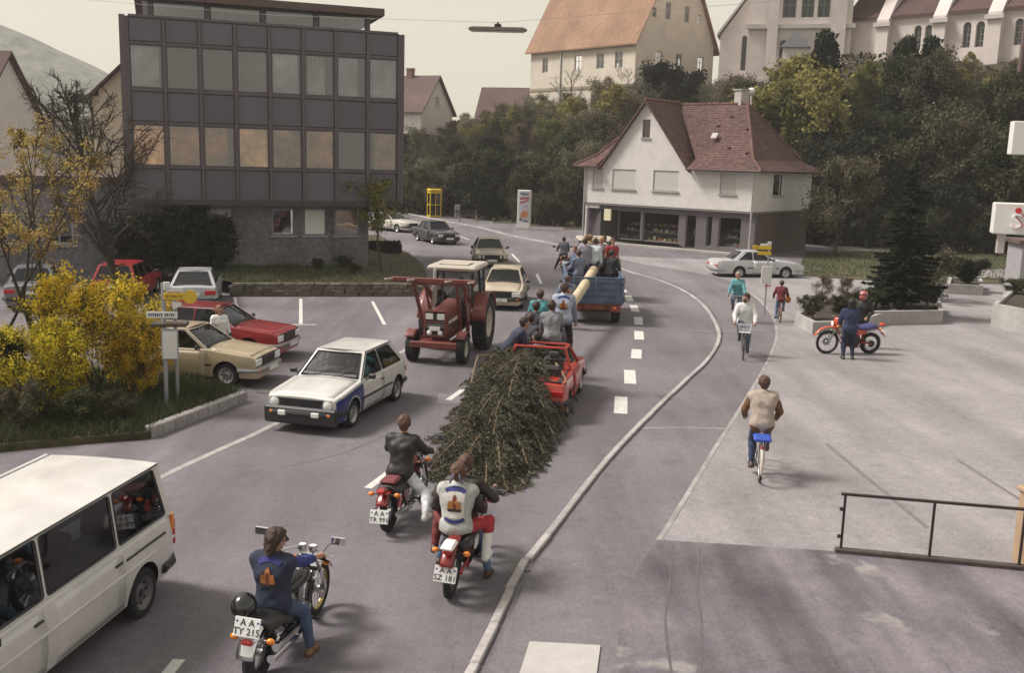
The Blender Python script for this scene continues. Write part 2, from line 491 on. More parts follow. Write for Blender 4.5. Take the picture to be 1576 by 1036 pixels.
    Fd.cone(hc-hf*.015*s+hu*.02*s, hc+hf*.012*s+hu*.015*s, r(.094), r(.085), .02)
    Fd.cone(hc+hf*.02*s-hu*.05*s, hc+hf*.045*s-hu*.085*s, r(.062), r(.038), .03)
    Fd.cone(hc+hf*.088*s+hu*.005*s, hc+hf*.108*s-hu*.032*s, r(.01), r(.016), .014)
    for q in (1, -1):
        Fd.cone(hc+hl*.09*s*q+hu*.012*s, hc+hl*.09*s*q-hu*.028*s, r(.014), r(.011), .008)
        Fd.cone(hc+hl*.015*s*q+hf*.088*s+hu*.03*s, hc+hl*.05*s*q+hf*.075*s+hu*.032*s, r(.013), r(.01), .012)
    pal = []
    for i in (0, 1):
        fd = (wr[i]-el[i]).normalized()
        pal.append((wr[i]+fd*.085*s, fd))
        Fd.cone(wr[i], wr[i]+fd*.08*s, r(.03), r(.034), .02)
    v, q = surface_nets(Fd.f, Fd.org, vox)
    vs = [v]; fs = [q]; mi = [np.zeros(len(q), int)]; o = len(v)
    # fingers, eyes, mouth
    b = B()
    for i in (0, 1):
        p, fd = pal[i]; sgn = (1, -1)[i]
        dn = V3((0, 0, -1)); dn = (dn-fd*dn.dot(fd)); dn = dn.normalized() if dn.length > .1 else fw2.copy()
        sd = fd.cross(dn)*sgn        # thumb side
        if sd.dot(lf*-sgn+fw) < 0: sd = -sd
        for k, (off, ln) in enumerate(((.03, .068), (.01, .078), (-.01, .072), (-.029, .056))):
            a = p+sd*off*s-fd*.012*s
            a1 = a+fd*ln*.45*s+dn*.012*s; a2 = a1+(fd*.45+dn*.9).normalized()*ln*.38*s; a3 = a2+(dn*.9-fd*.45).normalized()*ln*.3*s
            b.tube([a, a1, a2, a3], [r(.0105), r(.010), r(.009), r(.007)], 6)
        t0 = wr[i]+fd*.03*s+sd*.022*s; t1 = t0+(sd*.8+fd*.6+dn*.2).normalized()*.042*s; t2 = t1+(fd*.9+dn*.55).normalized()*.034*s
        b.tube([t0, t1, t2], [r(.014), r(.0115), r(.009)], 6)
    n0 = len(b.f)
    b.cur = 1
    for q2 in (1, -1):
        b.ell(hc+hl*.033*s*q2+hf*.087*s+hu*.012*s, (.012*s, .014*s, .009*s), 8, 6)
    b.cur = 2
    b.ell(hc+hf*.088*s-hu*.062*s, (.008*s, .024*s, .007*s), 8, 6)
    bm_ = b.mesh('tmp', SKIN(), smooth=0, fixn=False)
    me = bpy.data.meshes.new('body')
    allv = np.concatenate([v, np.array(b.v)]) if len(b.v) else v
    polys = [tuple(x) for x in q] if False else q.tolist()+[tuple(i+o for i in f) for f in b.f]
    me.from_pydata(allv.tolist(), [], polys)
    bpy.data.meshes.remove(bm_)
    me.materials.append(SKIN()); me.materials.append(mat('eye', (.03, .02, .02), .2, var=0)); me.materials.append(mat('lips', (.3, .1, .09), .5, var=0))
    me.polygons.foreach_set('material_index', [0]*len(q)+b.mi)
    me.polygons.foreach_set('use_smooth', [True]*len(me.polygons)); me.update()
    link('body', me, root)
    def garment(nm, build, m, noise=.008):
        F_ = Field(lo, hi, vox); build(F_)
        if noise:                       # folds
            X, Y, Z = np.meshgrid(*F_.ax, indexing='ij', sparse=True)
            rg = random.Random(label)
            for k in range(9):
                w = [rg.gauss(0, 1) for _ in range(3)]; fq = rg.uniform(14, 58)/math.sqrt(sum(a*a for a in w))
                F_.f += noise*.2*np.sin(X*w[0]*fq+Y*w[1]*fq+Z*w[2]*fq*1.2+rg.uniform(0, 6))
        vv, qq = surface_nets(F_.f, F_.org, vox)
        if len(qq) == 0: return None
        return link(nm, raw_mesh(nm, vv, qq, m, smooth=True), root)
    hx = lambda c: ''.join('%02x' % int(min(1, max(0, x))**.45*255) for x in c)
    tn, tcol = top
    tm = cloth('cloth_'+hx(tcol), tcol) if tn != 'leather' else mat('leather_'+hx(tcol), tcol, .58, var=.2, scale=9, bump=.25, bscale=18)
    g = .02 if tn in ('jacket', 'leather') else .014
    def ftop(F_):
        torso(F_, g)
        if tn in ('jacket', 'leather') or longcoat:
            for q_ in (1, -1): F_.cone(P+lf*.07*s*q_, P+lf*.07*s*q_-up*(.12 if longcoat else .02)*s, r(.12)+g, r(.125)+g+.004, .03)
        if sleeves > 0:
            for i in (0, 1): arm(F_, i, g, sleeves)
    tobj = garment(topname or {'leather': 'leather_jacket', 'jacket': 'jacket', 'shirt': 'shirt', 'tee': 't_shirt', 'sweater': 'sweater'}.get(tn, tn), ftop, tm)
    lm = cloth('cloth_'+hx(legs), legs)
    def fleg(F_):
        F_.cone(P+lf*.07*s, P-lf*.07*s, r(.122)+.012, r(.122)+.012, .03)
        F_.cone(P, P+up*.06*s, r(.12)+.01, r(.11)+.01, .03)
        for i in (0, 1):
            if leg_r is not None and i == 1: continue
            leg(F_, i, .014, .45 if shorts else .97)
    garment('trousers', fleg, lm)
    if leg_r is not None:
        garment('trouser_leg', lambda F_: leg(F_, 1, .015, .72), cloth('cloth_'+hx(leg_r), leg_r))
    if socks is not None:
        def fsock(F_):
            F_.cone(kn[1].lerp(an[1], .35), an[1], r(.066), r(.06), .02); F_.cone(an[1], heel[1], r(.058), r(.05), .02); F_.cone(heel[1], toe[1], r(.052), r(.045), .02)
        garment('leg_cast', fsock, mat('plaster', socks, .9, var=.06, scale=10), 0)
    sm = mat('shoe_'+hx(shoe), shoe, .5, var=.15)
    for i in (0, 1):
        if socks is not None and i == 1: continue
        def fsh(F_):
            F_.cone(an[i]-V3((0, 0, .01)), heel[i], r(.05), r(.043), .02); F_.cone(heel[i], toe[i], r(.045), r(.04), .02)
        garment('shoe', fsh, sm, 0)
    if vest is not None:
        def fv(F_): torso(F_, g+.014)
        v_o = garment('vest', fv, cloth('denim_'+hx(vest), vest, var=.3))
    else: v_o = None
    if helmet is not None:
        F_ = Field(lo, hi, vox); F_.cone(hc-hf*.01*s+hu*.02*s, hc+hf*.02*s-hu*.02*s, r(.135), r(.125), .03)
        vv, qq = surface_nets(F_.f, F_.org, vox)
        link('helmet', raw_mesh('helmet', vv, qq, mat('helmet_'+hx(helmet), helmet, .2, var=.05, coat=.8), smooth=True), root)
        bb = B(); bb.grid(lambda u, w: hc+(hf*math.cos((u-.5)*2.2)+hl*math.sin((u-.5)*2.2))*.137*s+hu*(.05-.08*w)*s, 8, 3)
        bb.obj('visor', mat('visor', (.02, .02, .025), .08, var=0), root)
    elif not bald:
        def fh(F_):
            F_.cone(hc-hf*.028*s+hu*.036*s, hc-hf*.002*s+hu*.042*s, r(.1), r(.092), .02)
            F_.cone(hc-hf*.04*s+hu*.02*s, hc-hf*.045*s-hu*.045*s, r(.088), r(.07), .03)
            F_.cone(hc+hf*.055*s+hu*.085*s, hc-hf*.05*s+hu*.08*s, r(.035), r(.05), .03)
            for q_ in (1, -1): F_.cone(hc+hl*.075*s*q_-hf*.02*s+hu*.03*s, hc+hl*.078*s*q_-hf*.025*s-hu*.015*s, r(.03), r(.024), .02)
            if long_hair:
                for q_ in (-1, 0, 1): F_.cone(hc-hf*.05*s+hl*.045*s*q_, hc-hf*.075*s+hl*.06*s*q_-hu*.15*s, r(.07), r(.04), .03)
            if beard: F_.cone(hc+hf*.055*s-hu*.07*s, hc+hf*.055*s-hu*.1*s, r(.055), r(.04), .02)
        F_ = Field(lo, hi, vox); fh(F_)
        X, Y, Z = np.meshgrid(*F_.ax, indexing='ij', sparse=True)
        F_.f +=   .011*np.sin(X*95+Y*60)*np.sin(Z*80+Y*90)+.007*np.sin(X*170+Z*140+Y*200)
        vv, qq = surface_nets(F_.f, F_.org, vox)
        # keep the face free
        hm = mat('hair_'+hx(hair), hair, .6, var=.35, scale=40, bump=.6, bscale=90)
        link('hair', raw_mesh('hair', vv, qq, hm, smooth=True), root)
    if capc is not None:
        bb = B(); bb.ell(hc+hu*.05*s-hf*.01*s, (.112*s, .104*s, .085*s), 14, 10)
        bb.prism([(0.02, -.07), (.2, -.06), (.22, 0), (.2, .06), (.02, .07)], .05, .065, lambda u, w, d: hc+hf*u*s+hl*w*s+hu*d*s)
        bb.obj('cap', cloth('cap_'+hx(capc), capc), root)
    if glasses:
        bb = B()
        for q_ in (1, -1):
            bb.ell(hc+hl*.034*s*q_+hf*.103*s+hu*.012*s, (.006*s, .028*s, .021*s), 10, 6)
            bb.tube([hc+hl*.06*s*q_+hf*.1*s+hu*.016*s, hc+hl*.094*s*q_+hf*.05*s+hu*.018*s, hc+hl*.098*s*q_-hf*.01*s+hu*.012*s], .004*s, 5)
        bb.tube([hc+hl*.01*s+hf*.106*s+hu*.018*s, hc-hl*.01*s+hf*.106*s+hu*.018*s], .004*s, 5)
        bb.obj('sunglasses', mat('black_plastic', (.012, .012, .013), .25, var=0), root)
    J = dict(P=P, up=up, fw=fw2, lf=lf2, chest=chest, neck0=neck0, hc=hc, hf=hf, hl=hl, hu=hu, wr=wr, an=an, sh=sh, kn=kn, top=tobj, vest=v_o, s=s, el=el)
    return root, J

def back_patch(root, J, polys, name='back_patch'):
    """cloth patches laid on the back of the vest or jacket: polys = [(outline in metres (left, up) about the chest, material)]"""
    src = J['vest'] or J['top']
    me = src.data; vs = [v.co.copy() for v in me.vertices]; bvh = BVHTree.FromPolygons(vs, [p.vertices[:] for p in me.polygons])
    for li, (outline, m) in enumerate(polys):
        bm = bmesh.new()
        xs = [p[0] for p in outline]; ys = [p[1] for p in outline]
        vv = [bm.verts.new((x, y, 0)) for x, y in outline]
        fc = bm.faces.new(vv)
        bmesh.ops.triangulate(bm, faces=[fc])
        bmesh.ops.subdivide_edges(bm, edges=[e for e in bm.edges if e.calc_length() > .04], cuts=2, use_grid_fill=True)
        bmesh.ops.triangulate(bm, faces=bm.faces)
        for v in bm.verts:
            p = J['chest']+J['lf']*(-v.co.x)*J['s']+J['up']*v.co.y*J['s']
            hit, n, i, d = bvh.ray_cast(p-J['fw']*.6, J['fw'], 1.0)
            v.co = (hit if hit else p-J['fw']*.14)-J['fw']*(.007+.002*li)
        mesh = bpy.data.meshes.new(name); bm.to_mesh(mesh); bm.free(); mesh.materials.append(m)
        mesh.polygons.foreach_set('use_smooth', [True]*len(mesh.polygons))
        link(name, mesh, src)
def arc_band(r, w, a0, a1, cy, n=8):
    return [(r*math.sin(R(a0+(a1-a0)*k/n)), cy+r*math.cos(R(a0+(a1-a0)*k/n))) for k in range(n+1)] + \
           [((r-w)*math.sin(R(a1+(a0-a1)*k/n)), cy+(r-w)*math.cos(R(a1+(a0-a1)*k/n))) for k in range(n+1)]
# ------------------------------------------------------------------ vehicle materials
RUBBER = mat('tyre_rubber', (.018, .018, .019), .85, var=.25, scale=12)
CHROME = mat('chrome', (.72, .72, .74), .13, metal=1.0, var=0)
STEEL = mat('dull_steel', (.4, .4, .41), .38, metal=.9, var=.15, scale=20)
BLACKM = mat('black_metal', (.016, .016, .018), .4, var=.15)
BLACKP = mat('black_plastic', (.02, .02, .022), .5, var=.1)
SEATM = mat('black_vinyl', (.02, .019, .02), .45, var=.2, scale=14, bump=.2)
DARKIN = mat('dark_interior', (.025, .023, .022), .8, var=.2)
LAMPG = mat('lamp_glass', (.75, .75, .72), .1, var=.08, scale=60, coat=.5)
REDL = mat('red_lens', (.45, .02, .015), .18, var=.15, scale=50, coat=.5)
ORANGEL = mat('orange_lens', (.75, .22, .02), .18, var=.1, scale=50, coat=.5)
PLATEW = mat('plate_white', (.74, .74, .72), .45, var=.03)
PLATEB = mat('plate_black', (.02, .02, .02), .5, var=0)
CARGLASS = glass('car_glass', (.34, .37, .38), (.95, .96, 1.0))
RIMS = mat('rim_silver', (.42, .42, .43), .35, metal=.6, var=.15, scale=20)
def paint(name, col, rough=.32): return mat('paint_'+name, col, rough, var=.09, scale=3, coat=.55, var2=.1, scale2=1.2)

def interp(pts, x):
    if x <= pts[0][0]: return pts[0][1]
    for (x0, y0), (x1, y1) in zip(pts, pts[1:]):
        if x <= x1:
            t = (x-x0)/max(1e-9, x1-x0); return y0+(y1-y0)*t
    return pts[-1][1]

def wheel(parent, c, r, w, side, rim='steel', rimm=None):
    """tyre and rim; side +1 shows its face towards +y"""
    b = B(); q = w/2
    b.lathe([(r*.66, -q*.9), (r*.9, -q), (r*.985, -q*.75), (r, -q*.4), (r, q*.4), (r*.985, q*.75), (r*.9, q), (r*.66, q*.9), (r*.6, 0)], c, 'y', 28, closed=True)
    t = b.obj('tyre', RUBBER, parent)
    b = B(); s = side; rr = r*.67
    prof = [(0.001, s*q*.35), (rr*.3, s*q*.4), (rr*.38, s*q*.3), (rr*.55, s*q*.2), (rr*.72, s*q*.32), (rr*.8, s*q*.55), (rr*.95, s*q*.85), (rr, s*q*.92), (rr, -s*q*.8)]
    b.lathe(prof, c, 'y', 24)
    b.obj('rim', rimm or RIMS, t)
    b = B()
    for k in range(8):
        a = k*math.pi/4
        b.box((c[0]+rr*.66*math.cos(a), c[1]+s*q*.34, c[2]+rr*.66*math.sin(a)), (rr*.14, .012, rr*.14), rot=Matrix.Rotation(-a, 3, 'Y'))
    b.obj('vent_holes', BLACKM, t)
    b = B(); b.lathe([(.001, s*q*.52), (rr*.2, s*q*.5), (rr*.27, s*q*.38)], c, 'y', 14)
    b.obj('hub_cap', BLACKM if rimm else STEEL, t)
    return t

def cut_mesh(me, cutters):
    """wheel arches cut with a boolean"""
    o = bpy.data.objects.new('tmp', me); COL.objects.link(o)
    cm = cutters.mesh('tmpc', [me.materials[0], me.materials[1]], smooth=0)
    c = bpy.data.objects.new('tmpc', cm); COL.objects.link(c)
    md = o.modifiers.new('b', 'BOOLEAN'); md.operation = 'DIFFERENCE'; md.object = c; md.solver = 'EXACT'
    bpy.context.view_layer.update()
    dg = bpy.context.evaluated_depsgraph_get()
    r = bpy.data.meshes.new_from_object(o.evaluated_get(dg))
    bpy.data.objects.remove(o); bpy.data.objects.remove(c); bpy.data.meshes.remove(cm)
    r.polygons.foreach_set('use_smooth', [True]*len(r.polygons)); r.set_sharp_from_angle(angle=R(32))
    r.name = 'body'
    return r

def car(label, loc, rz, pm, L=3.82, W=1.61, H=1.41, wb=2.4, fo=.76, prof=None, sill=.2, belt=.86, gh=None, rw=.28, tw=.165, cat='car', group=None,
        lower=None, plate=None, roof=True, windows=True, bumper=BLACKP, lamps='round', name='parked_car', rails=None, moldings=True, doors=None,
        glassm=None, rearlamps=None, mirror=True, grille=True, wide=None, front_bumper_z=.42, stripe=None, rear_plate=None, bulge=.0, driver=None):
    root = thing(name, label, cat, loc, rz, group)
    xf = wb/2+fo; xr = xf-L
    gm = glassm or CARGLASS
    prof = prof or [(xr, .62), (xr+.06, .82), (xr+.25, .88), (.62, .9), (.72, .9), (xf-.12, .74), (xf, .66)]
    prof = [(xr, prof[0][1])]+[p for p in prof[1:-1]]+[(xf, prof[-1][1])]
    w0 = W/2
    def endf(x): 
        a = min(x-xr, xf-x)
        return 1-.10*max(0, 1-a/.35)**2
    def Wd(x, z):
        zt = interp(prof, x); t = (z-sill)/max(.05, belt-sill)
        v = 1-.06*max(0, 1-t*2.2)**1.6-.055*max(0, t-.62)**1.3/.3
        return w0*endf(x)*v
    def ztop(x, y):
        zt = interp(prof, x); return zt-.035*min(1, abs(y)/(w0*.9))**2.2
    xs = sorted(set([round(xr+L*i/44, 4) for i in range(45)]+[p[0] for p in prof]+[xr+.03, xf-.03]))
    b = B(); ring = []
    for x in xs:
        zt = interp(prof, x); pts = [(0, sill), (Wd(x, sill)*.9, sill)]
        zs = sill+.03; ze = zt-.075
        for k in range(7):
            z = zs+(ze-zs)*k/6; pts.append((Wd(x, z), z))
        we = Wd(x, ze)
        pts += [(we-.006, zt-.05), (we-.022, zt-.036)]
        for k in (.86, .6, .3): pts.append((we*k, ztop(x, we*k)))
        pts.append((0, ztop(x, 0)))
        full = pts+[(-y, z) for y, z in pts[-2:0:-1]]
        ring.append([(x, y, z) for y, z in full])
    n = len(ring[0]); vs = [p for r_ in ring for p in r_]; fs = []
    for i in range(len(ring)-1):
        for k in range(n): fs.append((i*n+k, i*n+(k+1) % n, (i+1)*n+(k+1) % n, (i+1)*n+k))
    fs.append(tuple(range(n))); fs.append(tuple(range((len(ring)-1)*n, len(ring)*n))[::-1])
    b.add(vs, fs)
    me = b.mesh('body', [pm, BLACKP], smooth=32)
    fx, rx = wb/2, -wb/2
    cu = B(); cu.cur = 1
    for x in (fx, rx):
        for sgn in (1, -1):
            cu.cyl((x, sgn*(w0-.27), rw+.02), (x, sgn*(w0+.2), rw+.02), rw+.05, 24)
    body = link('body', cut_mesh(me, cu), root)
    # skins for doors and bonnet: panels a few millimetres proud of the body
    gx = gh or dict(xa=.72, xf=.12, xk=-1.1, xr=-1.5, b=[-.32], wr=.56)
    dx = doors or [(gx['b'][0]+.02, gx['xa']-.06)]
    for (d0, d1) in dx:
        for sgn in (1, -1):
            bb = B(); zt = lambda x: interp(prof, x)-.085
            bb.grid(lambda u, v: (d0+(d1-d0)*u, sgn*(Wd(d0+(d1-d0)*u, sill+.05+(zt(d0+(d1-d0)*u)-sill-.05)*v)+.006), sill+.05+(zt(d0+(d1-d0)*u)-sill-.05)*v), 6, 7)
            # rim of the panel
            me_ = bb
            edge = []
            door = bb.obj('door', pm, root)
            sol = door.modifiers.new('s', 'SOLIDIFY'); sol.thickness = .02; sol.offset = -1 if sgn > 0 else 1
            h_ = B(); hx_ = d0+.12; hz_ = belt-.14
            h_.box((hx_, sgn*(Wd(hx_, hz_)+.02), hz_), (.14, .024, .03), bev=.008)
            h_.obj('handle', bumper if bumper is not CHROME else CHROME, door)
    bb = B(); b0, b1 = gx['xa']+.04, xf-.1
    bb.grid(lambda u, v: (b0+(b1-b0)*u, (v-.5)*2*(w0-.13), ztop(b0+(b1-b0)*u, (v-.5)*2*(w0-.13))+.007), 10, 8)
    bonnet = bb.obj('bonnet', pm, root); sol = bonnet.modifiers.new('s', 'SOLIDIFY'); sol.thickness = .02; sol.offset = -1
    # greenhouse
    zr = H-.045; zb = belt-.02; wr_ = gx['wr']; wbt = w0*.925
    xa, xff, xk, xrr = gx['xa'], gx['xf'], gx['xk'], gx['xr']
    def SP(sgn, th=.035):
        def P(x, z, d):
            t = (z-zb)/(zr-zb); return (x, sgn*((wbt+(wr_-wbt)*t+.012*math.sin(math.pi*max(0, min(1, t))))-d*th), z)
        return P
    lx = lambda x0, x1, z: x0+(x1-x0)*(z-zb)/(zr-zb)
    outer = [(xrr, zb), (xa, zb), (xff, zr), (xk, zr)]
    z0, z1 = zb+.05, zr-.045
    wins = []
    cuts = [xa]+gx['b']+[None]
    bound = []
    for i, bx in enumerate(gx['b']):
        bound.append(bx)
    def xline(i, z):
        if i == 0: return lx(xa, xff, z)-.085
        if i <= len(gx['b']): return gx['b'][i-1]+.02*(z-zb)
        return lx(xrr, xk, z)+gx.get('c', .2)
    for i in range(len(gx['b'])+1):
        p = .03 if i > 0 else 0; q = .03 if i < len(gx['b']) else 0
        poly = [(xline(i+1, z0)+q, z0), (xline(i, z0)-p, z0), (xline(i, z1)-p, z1), (xline(i+1, z1)+q, z1)]
        if poly[1][0]-poly[0][0] > .12: wins.append(round_poly(poly, .045))
    if roof:
        for sgn in (1, -1):
            b = B(); b.holed(outer, wins, 0, 1, SP(sgn)); b.obj('side_frame', pm, root)
            for w_ in wins:
                cx = sum(p[0] for p in w_)/len(w_); cz = sum(p[1] for p in w_)/len(w_)
                g_ = B(); P = SP(sgn); g_.add([P(x, z, .35) for x, z in w_], [tuple(range(len(w_)))])
                g_.obj('side_window', gm, root)
                s_ = B(); s_.tube([P(x, z, -.06) for x, z in w_], .009, 5, closed=True); s_.obj('window_seal', BLACKP, root)
        def screen(x0, x1, d, nm, inset=.065):
            # plane between (x0,zb) and (x1,zr)
            nrm = Vector((zr-zb, 0, -(x1-x0))).normalized()*(1 if d > 0 else -1)
            def P(u, v, dd):
                yb = wbt+(wr_-wbt)*v; p = Vector((x0+(x1-x0)*v, u*yb, zb+(zr-zb)*v+0)); return p-nrm*dd*.03+Vector((d*.05*(1-u*u), 0, 0))
            n_ = 8
            outer_ = [(-1+2*k/n_, 0) for k in range(n_+1)]+[(1-2*k/n_, 1) for k in range(n_+1)]
            iu, iv = inset/w0, .09
            bot = [(-(1-iu*1.2)+2*(1-iu*1.2)*k/n_, iv) for k in range(n_+1)]; top = [((1-iu*1.4)-2*(1-iu*1.4)*k/n_, 1-iv*.9) for k in range(n_+1)]
            hole = bot+top
            b = B(); b.holed(outer_, [hole], 0, 1, P); b.obj(nm+'_frame', pm, root)
            g_ = B(); m_ = n_+1
            g_.add([P(u, v, .3) for u, v in bot]+[P(u, v, .3) for u, v in top[::-1]], [(k, k+1, m_+k+1, m_+k) for k in range(n_)])
            w = g_.obj(nm, gm, root)
            s_ = B(); s_.tube([P(u, v, -.15) for u, v in hole], .011, 5, closed=True); s_.obj('window_seal', BLACKP, root)
            return w
        ws = screen(xa, xff, 1, 'windscreen')
        screen(xrr, xk, -1, 'rear_window', .1)
        for y in (.08, -.42):
            b = B(); b.tube([(xa-.0, y, zb+.07), (xa-.19, y+.42, zb+.07+.19*(zr-zb)/(xa-xff)+.02)], .008, 5); b.obj('wiper', BLACKP, root)
        b = B()
        def RF(u, v):
            x = xk-.01+(xff+.02-xk)*u; y = (v-.5)*2
            e = .05*(1-(2*u-1)**2)
            return (x+e*0, y*(wr_+.004), zr-.004+.042*(1-abs(y)**2.6)*(1-.55*abs(2*u-1)**3))
        b.grid(RF, 14, 12); b.grid(lambda u, v: tuple(Vector(RF(u, v))-Vector((0, 0, .012))), 14, 12)
        b.obj('roof', pm, root, smooth=60)
        # rain gutters
        for sgn in (1, -1):
            b = B(); b.tube([(xk, sgn*(wr_+.008), zr-.012), (xff, sgn*(wr_+.008), zr-.012), (xa, sgn*(wbt+.0), zb+.02)], .012, 5)
            b.obj('roof_gutter', bumper if bumper is BLACKP else CHROME, root)
    # interior
    b = B(); b.box(((xa+xrr)/2, 0, belt+.012), (xa-xrr-.1, 2*wbt-.12, .012)); b.obj('cabin_dark_sheet', DARKIN, root)  # dark sheet at belt height stands in for the shaded cabin below
    for y in (.33, -.33):
        b = B(); b.box((gx['b'][0]+.0, y, belt+.12), (.13, .44, .42), bev=.05, rot=Matrix.Rotation(R(-14), 3, 'Y'))
        b.box((gx['b'][0]-.06, y, belt+.37), (.09, .22, .14), bev=.03); b.obj('seat', mat('seat_cloth', (.05, .045, .045), .9, var=.2), root)
    b = B(); b.box((max(xrr+.45, gx['b'][0]-.75), 0, belt+.1), (.14, 2*wbt-.3, .34), bev=.05, rot=Matrix.Rotation(R(-16), 3, 'Y')); b.obj('rear_seat', mat('seat_cloth', (.05, .045, .045), .9, var=.2), root)
    b = B(); b.box((xa-.2, 0, belt+.05), (.28, 2*wbt-.2, .1), bev=.04); b.obj('dashboard', BLACKP, root)
    b = B(); b.torus((0, 0, 0), .18, .016, 'x', 18, 6); sw = b.obj('steering_wheel', BLACKP, root)
    sw.location = (gx['b'][0]+.52, .33, belt+.16); sw.rotation_euler = (0, R(-28), 0)
    # wheels
    for x in (fx, rx):
        for sgn in (1, -1):
            wheel(root, (x, sgn*(w0-.015-tw/2), rw), rw, tw, sgn, rimm=stripe)
    # bumpers
    fz = front_bumper_z
    b = B()
    yb = w0*.96
    b.tube([(xf-.42, yb+.02, fz), (xf-.16, yb+.0, fz), (xf+.02, yb*.86, fz), (xf+.075, yb*.5, fz), (xf+.085, 0, fz), (xf+.075, -yb*.5, fz), (xf+.02, -yb*.86, fz), (xf-.16, -yb, fz), (xf-.42, -yb-.02, fz)], .062, 8)
    fb = b.obj('front_bumper', bumper, root)
    b = B()
    b.tube([(xr+.42, yb+.02, fz), (xr+.16, yb+.0, fz), (xr-.02, yb*.86, fz), (xr-.07, yb*.5, fz), (xr-.08, 0, fz), (xr-.07, -yb*.5, fz), (xr-.02, -yb*.86, fz), (xr+.16, -yb, fz), (xr+.42, -yb-.02, fz)], .062, 8)
    b.obj('rear_bumper', bumper, root)
    # nose
    nz = interp(prof, xf); gz = (fz+.07+nz-.03)/2; gh_ = nz-.03-(fz+.07)
    b = B(); b.box((xf+.004, 0, gz), (.03, W*.82, gh_), bev=.008); gr = b.obj('grille', BLACKP, root)
    for k in range(4):
        b = B(); b.box((xf+.024, 0, gz-gh_*.36+gh_*.24*k), (.014, W*(.5 if lamps else .8), .014)); b.obj('slat', BLACKM, gr)
    for sgn in (1, -1):
        b = B()
        if lamps == 'round':
            b.lathe([(.001, xf+.04), (.07, xf+.034), (.1, xf+.014), (.104, xf)], (0, sgn*W*.36, gz+.01), 'x', 20); hl = b.obj('headlight', LAMPG, root)
            b = B(); b.torus((xf+.016, sgn*W*.36, gz+.01), .104, .009, 'x', 20, 6); b.obj('ring', CHROME, hl)
        elif lamps == 'double':
            for dy in (0, -.19): b.lathe([(.001, xf+.035), (.05, xf+.03), (.075, xf+.012), (.078, xf)], (0, sgn*(W*.38+dy), gz), 'x', 18)
            b.obj('headlight', LAMPG, root)
        else:
            b.box((xf+.012, sgn*W*.35, gz), (.05, W*.2, gh_*.82), bev=.02); b.obj('headlight', LAMPG, root)
        b = B(); b.box((xf+.075, sgn*W*.36, fz-.0), (.03, .16, .06), bev=.01); b.obj('indicator', ORANGEL, root)
        b = B(); rz_ = rearlamps or (.3, .13)
        zc = interp(prof, xr)-.09 if interp(prof, xr) > .7 else interp(prof, xr)
        b.box((xr-.002, sgn*(w0-.06-rz_[0]/2), max(fz+.16, zc-.02)), (.05, rz_[0], rz_[1]), bev=.015); b.obj('tail_light', REDL, root)
        if mirror:
            b = B(); b.tube([(xa-.22, sgn*(w0*.94), belt+.0), (xa-.2, sgn*(w0+.05), belt+.05)], .015, 6)
            b.box((xa-.2, sgn*(w0+.1), belt+.08), (.07, .16, .11), bev=.025); b.obj('wing_mirror', BLACKP, root)
        if moldings:
            b = B(); b.box((0, sgn*(Wd(0, .5)+.012), .52), (wb-2*rw-.16, .022, .045), bev=.006); b.obj('side_moulding', BLACKP, root)
    if plate is not False: b = B(); b.box((xf+.155, 0, fz-.02), (.012, .5, .11), bev=.004); pl = b.obj('number_plate', PLATEW, root)
    if plate: lettering(plate, .1, PLATEB, pl, (xf+.162, 0, fz-.02), (R(90), 0, R(90)))
    b = B(); b.box((xr-.022, 0, fz+.2), (.012, .5, .11), bev=.004); pl = b.obj('number_plate', PLATEW, root)
    if rear_plate: lettering(rear_plate, .1, PLATEB, pl, (xr-.03, 0, fz+.2), (R(90), 0, R(-90)))
    # underside so no light shows through
    b = B(); b.box((xf-L/2, 0, sill+.02), (L-.3, W-.36, .12)); b.tube([(xr+.3, -.35, .2), (xr-.04, -.35, .2)], .03, 8); b.obj('underbody', BLACKM, root)
    return root, dict(Wd=Wd, xf=xf, xr=xr, prof=prof, zr=zr, wr=wr_, w0=w0)
# ------------------------------------------------------------------ motorcycles and bicycles
def spoke_wheel(root, x, r, w, n=18, rimm=None, knob=False, name='wheel', hub=.055, tyr=None, spm=None):
    b = B(); t = w/2; rt = r-t
    b.torus((x, 0, r), rt, t, 'y', 30, 8)
    if knob:
        for k in range(40):
            a = 2*math.pi*k/40
            for q in (1, -1):
                b.box((x+(r-.004)*math.cos(a), q*t*.45, r+(r-.004)*math.sin(a)), (.022, t*.5, .022), rot=Matrix.Rotation(-a, 3, 'Y'))
    ty = b.obj('tyre', tyr or RUBBER, root)
    b = B(); rr = rt-t*.6
    b.lathe([(rr+.012, -t*.62), (rr-.012, -t*.5), (rr-.018, 0), (rr-.012, t*.5), (rr+.012, t*.62)], (x, 0, r), 'y', 30, closed=True)
    b.obj('rim', rimm or STEEL, ty)
    b = B()
    for k in range(n):
        a = 2*math.pi*k/n; q = 1 if k % 2 else -1; a2 = a+.35*(1 if (k//2) % 2 else -1)
        b.cyl((x+hub*math.cos(a2), q*t*.5, r+hub*math.sin(a2)), (x+rr*math.cos(a), 0, r+rr*math.sin(a)), .0035 if hub > .03 else .0022, 4)
    b.obj('spokes', spm or STEEL, ty)
    b = B(); b.lathe([(.001, -t*.9), (hub, -t*.8), (hub*.8, 0), (hub, t*.8), (.001, t*.9)], (x, 0, r), 'y', 14); b.obj('hub', STEEL, ty)
    return ty

